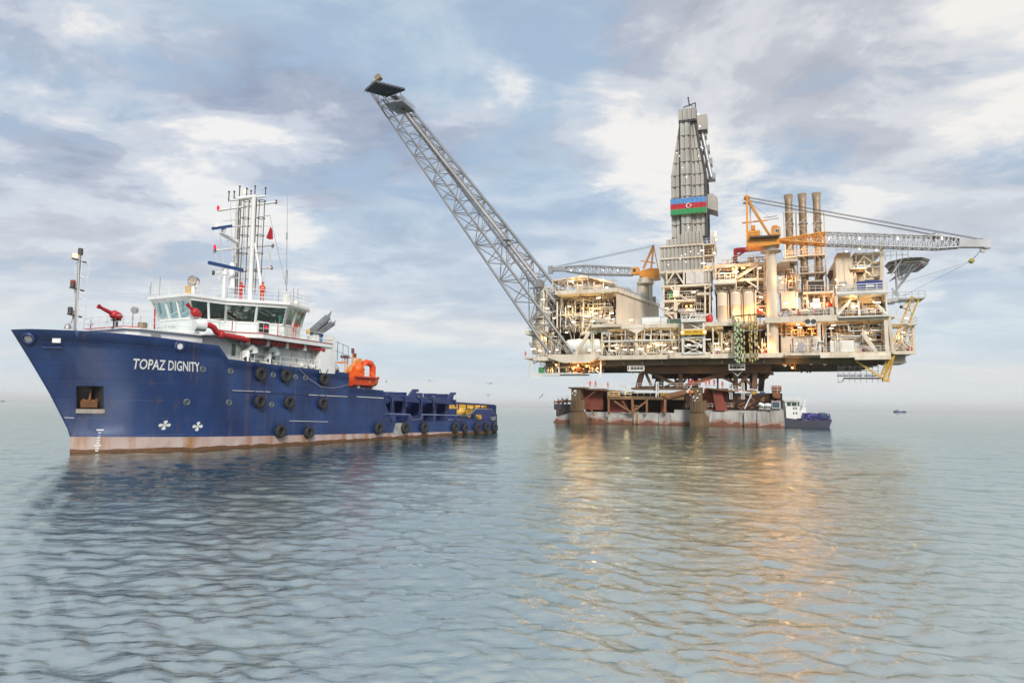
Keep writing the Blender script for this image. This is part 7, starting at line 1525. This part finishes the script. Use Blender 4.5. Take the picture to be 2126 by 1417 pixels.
for q, e, c in plights:
    L = bpy.data.lights.new('lamp_fill', 'POINT'); L.energy = e * 9; L.color = c; L.shadow_soft_size = .45
    o = bpy.data.objects.new('lamp_fill', L); COL.objects.link(o); o.parent = rig; o.location = q - ROOT[rig.name][1]

# ------------------------------------------------------------------ workers, gulls, boats
def worker(px, py, v, pose, suit, lab, yaw=3.1):
    q = R(px, py, v); o = person(RIG, q, yaw, pose, suit, lab, 'hat', 'workers on the barge'); o.scale = (1.05,) * 3
for px, py, v, pose, suit, lab in ((1225, 804, 2.4, 'stand', 'ocover', 'orange-suited worker at barge railing, standing still beside walking mate'), (1236.5, 804, 2.4, 'walk', 'ocover', 'orange-suited worker at barge railing, walking beside his mate'), (1262, 807, 2.4, 'rail', 'ocover', 'orange-suited worker bent behind sloping rail past the pair'),
      (1431, 802, .6, 'stand', 'coverall', 'red-suited worker over the second post, first in the cluster'), (1435, 802, 1.2, 'rail', 'coverall', 'red-suited worker second in the cluster over the post'), (1439, 802, .6, 'stand', 'coverall', 'red-suited worker third in cluster, last over the post'), (1453, 802, 1.2, 'walk', 'coverall', 'red-suited worker alone between the cluster and orange pair'), (1465.5, 802, .6, 'stand', 'ocover', 'orange-suited worker standing, past the post'), (1473, 801, .6, 'rail', 'ocover', 'orange-suited worker leaning, past the post'), (1483, 802, 1.2, 'photo', 'coverall', 'red-suited worker beside sloping barge rail, near blue drums'), (1500, 806, 1.6, 'stand', 'ocover', 'orange-suited worker farthest down the sloping barge walkway'), (1433, 822, -.9, 'rail', 'ocover', 'orange-suited worker low beside the second post, under yellow box')): worker(px, py, v, pose, suit, lab, rnd.uniform(2.4, 3.8))
q = R(1090, 738, 1.2); p_ = person(RIG, (q.x, 1.6, ZC1 + .02), 3.0, 'stand', 'ocover', 'lone worker on platform deck lip under flare boom', 'hat')
for px, py, Y, sp_, bank, lab in ((802, 792, 90, .9, .9, 'gull banking steeply just past the orange rescue boat'), (892, 790, 120, .8, .1, 'distant gull above the middle of the cargo rail'), (1018, 796, 110, 1.1, -.1, 'gull with drooped wings gliding above the vessel stern'), (1014, 820, 130, .7, .3, 'tiny gull low above the stern, under the gliding one'), (1125, 822, 120, 1.0, -.8, 'gull with raised wing between the vessel and barge')):
    d = ray(px, py); c = CAM + d * (Y / d.y); o = thing('seagull', lab, 'bird', WORLD, c, 'gulls over the water'); o.rotation_euler = (0, bank, .3)
    m_ = MB(); x, y, z = c; m_.lathe((x, y - .25, z), [(.01, 0), (.07, .08), (.1, .25), (.07, .45), (.02, .6)], 8, (0, 1, 0), False)
    body = part('body', m_, M['bird'], o); 
    for s in (1, -1):
        m_ = MB(); pts = [(0, -.12), (s * .35 * sp_, -.2), (s * .85 * sp_, .02), (s * .35 * sp_, .08), (0, .12)]; zs = [.03, .18, .02, .2, .05]; m_.add([(x + a, y + b, z + h) for (a, b), h in zip(pts, zs)] + [(x + a, y + b, z + h - .03) for (a, b), h in zip(pts, zs)], [(0, 1, 2, 3, 4), (9, 8, 7, 6, 5)]); part('wing', m_, M['bird'], o)
# tug behind the barge
TG = Frame((0, 0, 0), (math.cos(math.radians(8)), -math.sin(math.radians(8))))
def T(px, py, v=176): return TG.hit(px, py, v)
def tb(m_, x0_, y0_, x1_, y1_, v0_, v1_): a, b = T(x0_, (y0_ + y1_) / 2, v0_).x, T(x1_, (y0_ + y1_) / 2, v0_).x; c, d = T((x0_ + x1_) / 2, y1_, v0_).z, T((x0_ + x1_) / 2, y0_, v0_).z; m_.box(a, b, v0_, v1_, c, d); return a, b, c, d
vT = T(1680, 878).y
tug = thing('work_boat', 'small workboat with white wheelhouse moored behind the barge end', 'boat', TG, (T(1680, 878).x, vT, 0)); pg = [(1626, 880), (1720, 880), (1728, 871), (1725, 870), (1700, 873), (1664, 872), (1627, 866)]
m_ = MB(); m_.prism([(T(x, y).x, max(T(x, y).z, -.6) if y < 876 else -.6) for x, y in pg], lambda x, z, w: (x, w, z), vT, vT + 7); part('hull', m_, mat('dark_navy_hull', (.012, .013, .03), .5, dirt=(.03, .035, .12), dscale=.3), tug)
m_ = MB(); tb(m_, 1632, 842, 1668, 868, vT + 1, vT + 6); tb(m_, 1630, 833, 1660, 843, vT + 1, vT + 6); tb(m_, 1628, 831, 1663, 834, vT + .7, vT + 6.3); tb(m_, 1668, 845, 1674, 860, vT + 2, vT + 5); hs_ = part('house', m_, M['shipwhite'], tug)
m_ = MB(); tb(m_, 1634, 835, 1642, 842, vT + .9, vT + 1.1); tb(m_, 1644, 835, 1654, 842, vT + .9, vT + 1.1); tb(m_, 1656, 835, 1659, 842, vT + .9, vT + 1.1); part('wheelhouse_window', m_, M['glass'], hs_)
for px, py in ((1648, 847), (1653, 847), (1648, 857), (1654, 857)): m_ = MB(); tb(m_, px - 1.3, py - 2, px + 1.3, py + 2, vT + .9, vT + 1.1); part('window', m_, M['glass'], hs_)
m_ = MB(); m_.beam(T(1667, 845), T(1671, 828), .3, .3); m_.beam(T(1664, 832), T(1676, 831), .15, .15); m_.beam(T(1668, 838), T(1674, 838), .12, .12); m_.bar(T(1646, 832), T(1646, 824), .08); m_.rail([T(1630, 832), T(1662, 832)], .9, 1.2, .06); part('mast', m_, M['shipwhite'], tug)
m_ = MB()
for k in range(22): px, py = rnd.uniform(1666, 1722), rnd.uniform(861, 868); q = T(px, py); m_.box(q.x - rnd.uniform(.2, .7), q.x + rnd.uniform(.2, .7), vT + .5, vT + 5, q.z - .8, q.z + rnd.uniform(0, .8))
m_.lattice([T(1700, 867), T(1722, 867)], [T(1702, 859), T(1722, 858)], 2, .1, .08); part('deck_gear', m_, mat('blue_deck_gear', (.05, .07, .3), .5, dirt=(.25, .05, .04), dscale=.6, damt=.9), tug)
m_ = MB(); q = T(1712, 862); m_.ball((q.x, vT + 1, q.z), .8, 8); part('green_drum', m_, M['green'], tug)
m_ = MB(); d = ray(1871, 853); Yb = 1500; c = CAM + d * (Yb / d.y); s_ = Yb / 1350
fbt = thing('distant_ship', 'tiny dark ship alone on the horizon beyond workboat', 'ship', WORLD, (c.x, Yb, 0)); m_.prism([(-10, 0), (11, 0), (11.5, 2.6), (6, 2.4), (-8, 2.8), (-12, 3.6)], lambda a, b, w: (c.x + a * s_, w, b * s_ * .8), Yb, Yb + 10); part('hull', m_, M['blueship'], fbt); m_ = MB(); m_.box(c.x - 7 * s_, c.x - 3 * s_, Yb + 1, Yb + 8, 2 * s_, 4.6 * s_); m_.box(c.x - 6.5 * s_, c.x - 6 * s_, Yb + 3, Yb + 4, 4 * s_, 6.5 * s_); m_.box(c.x + 7 * s_, c.x + 9 * s_, Yb + 1, Yb + 8, 2 * s_, 3.4 * s_); part('house', m_, M['steel'], fbt)
m_ = MB(); d = ray(1, 827.5); Yb = 2200; c = CAM + d * (Yb / d.y); s_ = Yb / 1350
fb2 = thing('distant_ship', 'faint hazy ship on the horizon past vessel bow', 'ship', WORLD, (c.x, Yb, 0)); m_.prism([(-4, 0), (4, 0), (5, 1.6), (-5, 1.6)], lambda a, b, w: (c.x + a * s_, w, b * s_), Yb, Yb + 10); part('hull', m_, M['galv'], fb2); m_ = MB(); m_.box(c.x - 3 * s_, c.x, Yb + 1, Yb + 8, 1.4 * s_, 2.6 * s_); part('house', m_, M['galv'], fb2)
# ------------------------------------------------------------------ sea: one sheet to the horizon, with real waves near the viewer
def sea():
    ang = np.concatenate([np.linspace(-47, 47, 560), np.linspace(47, 313, 64)[1:-1]]) * math.pi / 180
    rr = np.concatenate([[.5], np.geomspace(3, 420, 640), np.geomspace(440, 40000, 60)])
    A, Rr = np.meshgrid(ang, rr); X = Rr * np.sin(A); Y = Rr * np.cos(A)
    rg = np.random.default_rng(11); Z = np.zeros_like(X)
    dr = np.gradient(rr)[:, None] * np.ones_like(X)
    lam = np.geomspace(.26, 26, 120)
    for l in lam:
        d = math.radians(rg.normal(79, 33)); k = 2 * math.pi / l
        amp = .0105 * l ** .62 * rg.uniform(.4, 1.0) * (1.9 if l < .9 else 1.5 if l < 1.8 else 1.1 if l < 3 else .75 if l < 5 else .5 if l < 9 else .25)
        ph = rg.uniform(0, 6.283)
        w = np.clip((l / (3.0 * dr)) - .6, 0, 1)
        # gentle grouping so that calmer and livelier patches alternate
        g = .7 + .5 * np.sin(X * .031 * rg.uniform(.6, 1.5) + Y * .023 * rg.uniform(.5, 1.5) + rg.uniform(0, 6))
        th = k * (X * math.cos(d) + Y * math.sin(d)) + ph
        Z += amp * w * g * (np.sin(th) + .22 * np.cos(2 * th)) * .55
    Z *= (1 - .8 * np.clip((Rr - 45) / 200, 0, 1))  # wave height fades outward too, keeping the far water bright
    side = np.clip((47 - np.abs(np.degrees(A))) / 3, 0, 1) * (np.abs(np.degrees(A)) < 47); Z *= side
    nr, na = X.shape
    V = np.stack([X, Y, Z], -1).reshape(-1, 3).astype(np.float32)
    i = np.arange(nr - 1)[:, None] * na; j = np.arange(na)[None, :]; j2 = (j + 1) % na
    Fq = np.stack([i + j, i + na + j, i + na + j2, i + j2], -1).reshape(-1, 4)[:, ::-1]
    me = bpy.data.meshes.new('sea'); nf = len(Fq)
    me.vertices.add(len(V)); me.vertices.foreach_set('co', V.ravel())
    me.loops.add(nf * 4); me.loops.foreach_set('vertex_index', Fq.ravel().astype(np.int32))
    me.polygons.add(nf); me.polygons.foreach_set('loop_start', np.arange(0, nf * 4, 4, dtype=np.int32)); me.polygons.foreach_set('loop_total', np.full(nf, 4, np.int32))
    me.polygons.foreach_set('use_smooth', np.ones(nf, bool)); me.update(calc_edges=True); me.validate()
    m = bpy.data.materials.new('sea_water'); m.use_nodes = True; nt = m.node_tree; N = nt.nodes; b = N['Principled BSDF']
    b.inputs['Base Color'].default_value = (.012, .05, .037, 1); b.inputs['Specular Tint'].default_value = (.96, 1.0, .97, 1); b.inputs['Roughness'].default_value = .025; b.inputs['IOR'].default_value = 11.0
    geo = N.new('ShaderNodeNewGeometry')
    def noise(scale, sc, det=5):
        mp = N.new('ShaderNodeMapping'); mp.inputs['Scale'].default_value = sc; lk(nt, geo.outputs['Position'], mp.inputs[0])
        n = N.new('ShaderNodeTexNoise'); n.inputs['Scale'].default_value = scale; n.inputs['Detail'].default_value = det; n.inputs['Roughness'].default_value = .6
        lk(nt, mp.outputs[0], n.inputs[0]); return n.outputs[0]
    b1 = N.new('ShaderNodeBump'); b1.inputs['Strength'].default_value = .30; b1.inputs['Distance'].default_value = .12
    lk(nt, noise(1.3, (.75, 1.9, 1), 7), b1.inputs['Height'])
    b2 = N.new('ShaderNodeBump'); b2.inputs['Strength'].default_value = .16; b2.inputs['Distance'].default_value = .6
    lk(nt, noise(.16, (.7, 1.6, 1), 4), b2.inputs['Height']); lk(nt, b2.outputs[0], b1.inputs['Normal'])
    ln = N.new('ShaderNodeVectorMath'); ln.operation = 'LENGTH'; lk(nt, geo.outputs['Position'], ln.inputs[0])      # ripples flattened away from the origin so far water mirrors the pale horizon
    mr = N.new('ShaderNodeMapRange'); mr.inputs[1].default_value = 35; mr.inputs[2].default_value = 240; mr.inputs[3].default_value = 1; mr.inputs[4].default_value = .07; lk(nt, ln.outputs['Value'], mr.inputs[0])
    for bb, sv in ((b1, .44), (b2, .14)):
        mm = N.new('ShaderNodeMath'); mm.operation = 'MULTIPLY'; mm.inputs[1].default_value = sv; lk(nt, mr.outputs[0], mm.inputs[0]); lk(nt, mm.outputs[0], bb.inputs['Strength'])
    b3 = N.new('ShaderNodeBump'); b3.inputs['Strength'].default_value = .32; b3.inputs['Distance'].default_value = .02; lk(nt, noise(6.5, (.7, 1.5, 1), 4), b3.inputs['Height']); lk(nt, b1.outputs[0], b3.inputs['Normal'])
    lk(nt, b3.outputs[0], b.inputs['Normal'])
    me.materials.append(m)
    o = bpy.data.objects.new('sea', me); COL.objects.link(o); o['kind'] = 'structure'
sea()

# ------------------------------------------------------------------ sky and sun
SUN_EL, SUN_AZ = math.radians(34), math.radians(170)        # azimuth clockwise from +Y: behind the viewer, a little right
w = bpy.data.worlds.new('World'); SC.world = w; w.use_nodes = True
nt = w.node_tree; N = nt.nodes; N.clear()
out = N.new('ShaderNodeOutputWorld')
sky = N.new('ShaderNodeTexSky'); sky.sky_type = 'NISHITA'; sky.sun_disc = False; sky.sun_elevation = SUN_EL; sky.sun_rotation = SUN_AZ
sky.air_density = 1.0; sky.dust_density = 2.5; sky.ozone_density = 2.0
bg1 = N.new('ShaderNodeBackground'); bg1.inputs[1].default_value = .10
hs = N.new('ShaderNodeHueSaturation'); hs.inputs['Saturation'].default_value = .8; lk(nt, sky.outputs[0], hs.inputs['Color']); lk(nt, hs.outputs[0], bg1.inputs[0])
tc = N.new('ShaderNodeTexCoord'); sx = N.new('ShaderNodeSeparateXYZ'); lk(nt, tc.outputs['Generated'], sx.inputs[0])
def mth(op, a, b=None, c=None, cl=False):
    x = N.new('ShaderNodeMath'); x.operation = op; x.use_clamp = cl
    for i, q in enumerate((a, b, c)):
        if q is None: continue
        if isinstance(q, (int, float)): x.inputs[i].default_value = q
        else: lk(nt, q, x.inputs[i])
    return x.outputs[0]
zc = mth('MAXIMUM', sx.outputs[2], 0.0); den = mth('ADD', zc, .17)
cx, cy = mth('DIVIDE', sx.outputs[0], den), mth('DIVIDE', sx.outputs[1], den)
cmb = N.new('ShaderNodeCombineXYZ'); lk(nt, cx, cmb.inputs[0]); lk(nt, cy, cmb.inputs[1])
def cn(scale, off, det=8, rough=.58, dist=.0, sc=(1, 1, 1)):
    mp = N.new('ShaderNodeMapping'); mp.inputs['Location'].default_value = off; mp.inputs['Scale'].default_value = sc; lk(nt, cmb.outputs[0], mp.inputs[0])
    n = N.new('ShaderNodeTexNoise'); n.inputs['Scale'].default_value = scale; n.inputs['Detail'].default_value = det; n.inputs['Roughness'].default_value = rough; n.inputs['Distortion'].default_value = dist
    lk(nt, mp.outputs[0], n.inputs[0]); return n.outputs[0]
def ramp(x, stops):
    r = N.new('ShaderNodeValToRGB'); e = r.color_ramp.elements
    while len(e) < len(stops): e.new(.5)
    for el, (p, c) in zip(e, stops): el.position = p; el.color = (*c, 1) if isinstance(c, tuple) else (c, c, c, 1)
    r.color_ramp.interpolation = 'EASE'; lk(nt, x, r.inputs[0]); return r.outputs[0]
def mixc(f, a, b):
    x = N.new('ShaderNodeMix'); x.data_type = 'RGBA'
    if isinstance(f, (int, float)): x.inputs[0].default_value = f
    else: lk(nt, f, x.inputs[0])
    for k, q in ((6, a), (7, b)):
        if isinstance(q, tuple): x.inputs[k].default_value = (*q, 1)
        else: lk(nt, q, x.inputs[k])
    return x.outputs[2]
def blob(px, py, p0, p1):                      # a region of sky round one direction
    d = ray(px, py).normalized(); vm = N.new('ShaderNodeVectorMath'); vm.operation = 'DOT_PRODUCT'
    lk(nt, tc.outputs['Generated'], vm.inputs[0]); vm.inputs[1].default_value = d
    mr = N.new('ShaderNodeMapRange'); mr.interpolation_type = 'SMOOTHSTEP'; mr.inputs[1].default_value = p0; mr.inputs[2].default_value = p1; lk(nt, vm.outputs['Value'], mr.inputs[0]); return mr.outputs[0]
big = cn(.8, (3.1, 1.7, 0), 7, .55, .3, (1, 1.15, 1))
det = cn(3.1, (7.3, 2.2, 0), 10, .62, .35, (.85, 1.15, 1))
cov = mth('ADD', mth('MULTIPLY', big, .62), mth('MULTIPLY', det, .38))
glowr = blob(1740, 280, .925, .992)
cov = mth('ADD', cov, mth('MULTIPLY', glowr, .04))
mask = ramp(cov, [(.44, 0.0), (.545, 1.0)])
lum = mth('ADD', mth('MULTIPLY', cn(1.25, (1.4, 9.1, 0), 8, .6, .35), .6), mth('MULTIPLY', det, .4))
lum = mth('ADD', lum, mth('MULTIPLY', glowr, .085))
lum = mth('SUBTRACT', lum, mth('ADD', mth('MULTIPLY', blob(2060, 40, .93, .995), .06), mth('MULTIPLY', blob(1060, 90, .95, .998), .035)))
ccol = ramp(lum, [(.40, (.30, .34, .47)), (.46, (.44, .49, .62)), (.52, (.68, .73, .82)), (.59, (1.02, 1.0, .97))])
ccol = mixc(mth('MULTIPLY', glowr, .55), ccol, mixc(.45, ccol, (1.12, 1.03, .88)))
blue = ramp(det, [(.38, (.42, .56, .73)), (.62, (.60, .72, .84))])
hz = ramp(zc, [(.0, 1.0), (.08, .9), (.20, .42), (.36, 0.0)])
streak = cn(.55, (4.4, 0.3, 0), 6, .55, .2, (.35, 1, 1))
hcol = mixc(ramp(streak, [(.42, 0.0), (.62, 1.0)]), (.70, .80, .88), (.95, .93, .90))
hcol = mixc(ramp(zc, [(0.0, 1.0), (.06, 0.0)]), hcol, (.86, .91, .94))
ccol = mixc(hz, ccol, hcol)
ovh = ramp(zc, [(.50, 0.0), (.72, 1.0)])   # pale sky added overhead, out of view, to brighten the water's reflection
ccol = mixc(ovh, ccol, (.74, .79, .82))
bgm = N.new('ShaderNodeBackground'); lk(nt, mixc(mask, blue, ccol) if False else mixc(mth('MAXIMUM', mth('MAXIMUM', mask, hz), ovh), blue, ccol), bgm.inputs[0]); bgm.inputs[1].default_value = .83
ms = N.new('ShaderNodeMixShader'); ms.inputs[0].default_value = .86
lk(nt, bg1.outputs[0], ms.inputs[1]); lk(nt, bgm.outputs[0], ms.inputs[2]); lk(nt, ms.outputs[0], out.inputs[0])
sd = bpy.data.lights.new('sun', 'SUN'); sd.energy = 2.7; sd.angle = math.radians(14); sd.color = (1, .94, .86)
so = bpy.data.objects.new('sun', sd); COL.objects.link(so)
sdir = Vector((math.sin(SUN_AZ) * math.cos(SUN_EL), math.cos(SUN_AZ) * math.cos(SUN_EL), math.sin(SUN_EL)))
so.rotation_euler = sdir.to_track_quat('Z', 'Y').to_euler(); so.location = (0, -40, 60)

# ------------------------------------------------------------------ sea air: distances fade to pale towards the horizon
hm = MB(); hm.box(-42000, 42000, -42000, 42000, -2.5, 112)
mh = bpy.data.materials.new('sea_haze'); mh.use_nodes = True; nt = mh.node_tree; nt.nodes.remove(nt.nodes['Principled BSDF'])
pv = nt.nodes.new('ShaderNodeVolumePrincipled'); pv.inputs['Color'].default_value = (1, 1, 1, 1); pv.inputs['Density'].default_value = .00008; pv.inputs['Anisotropy'].default_value = 0
lk(nt, pv.outputs[0], nt.nodes['Material Output'].inputs['Volume'])
ho = bpy.data.objects.new('haze', make_mesh('haze', hm, mh, WORLD, (0, 0, 0))); COL.objects.link(ho); ho['kind'] = 'stuff'

SC.render.engine = 'CYCLES'
SC.cycles.use_denoising = True
SC.cycles.max_bounces = 6; SC.cycles.diffuse_bounces = 3; SC.cycles.glossy_bounces = 4; SC.cycles.caustics_reflective = False
SC.cycles.sample_clamp_indirect = 6
SC.view_settings.view_transform = 'Standard'; SC.view_settings.look = 'None'; SC.view_settings.exposure = 0.25; SC.view_settings.gamma = 1
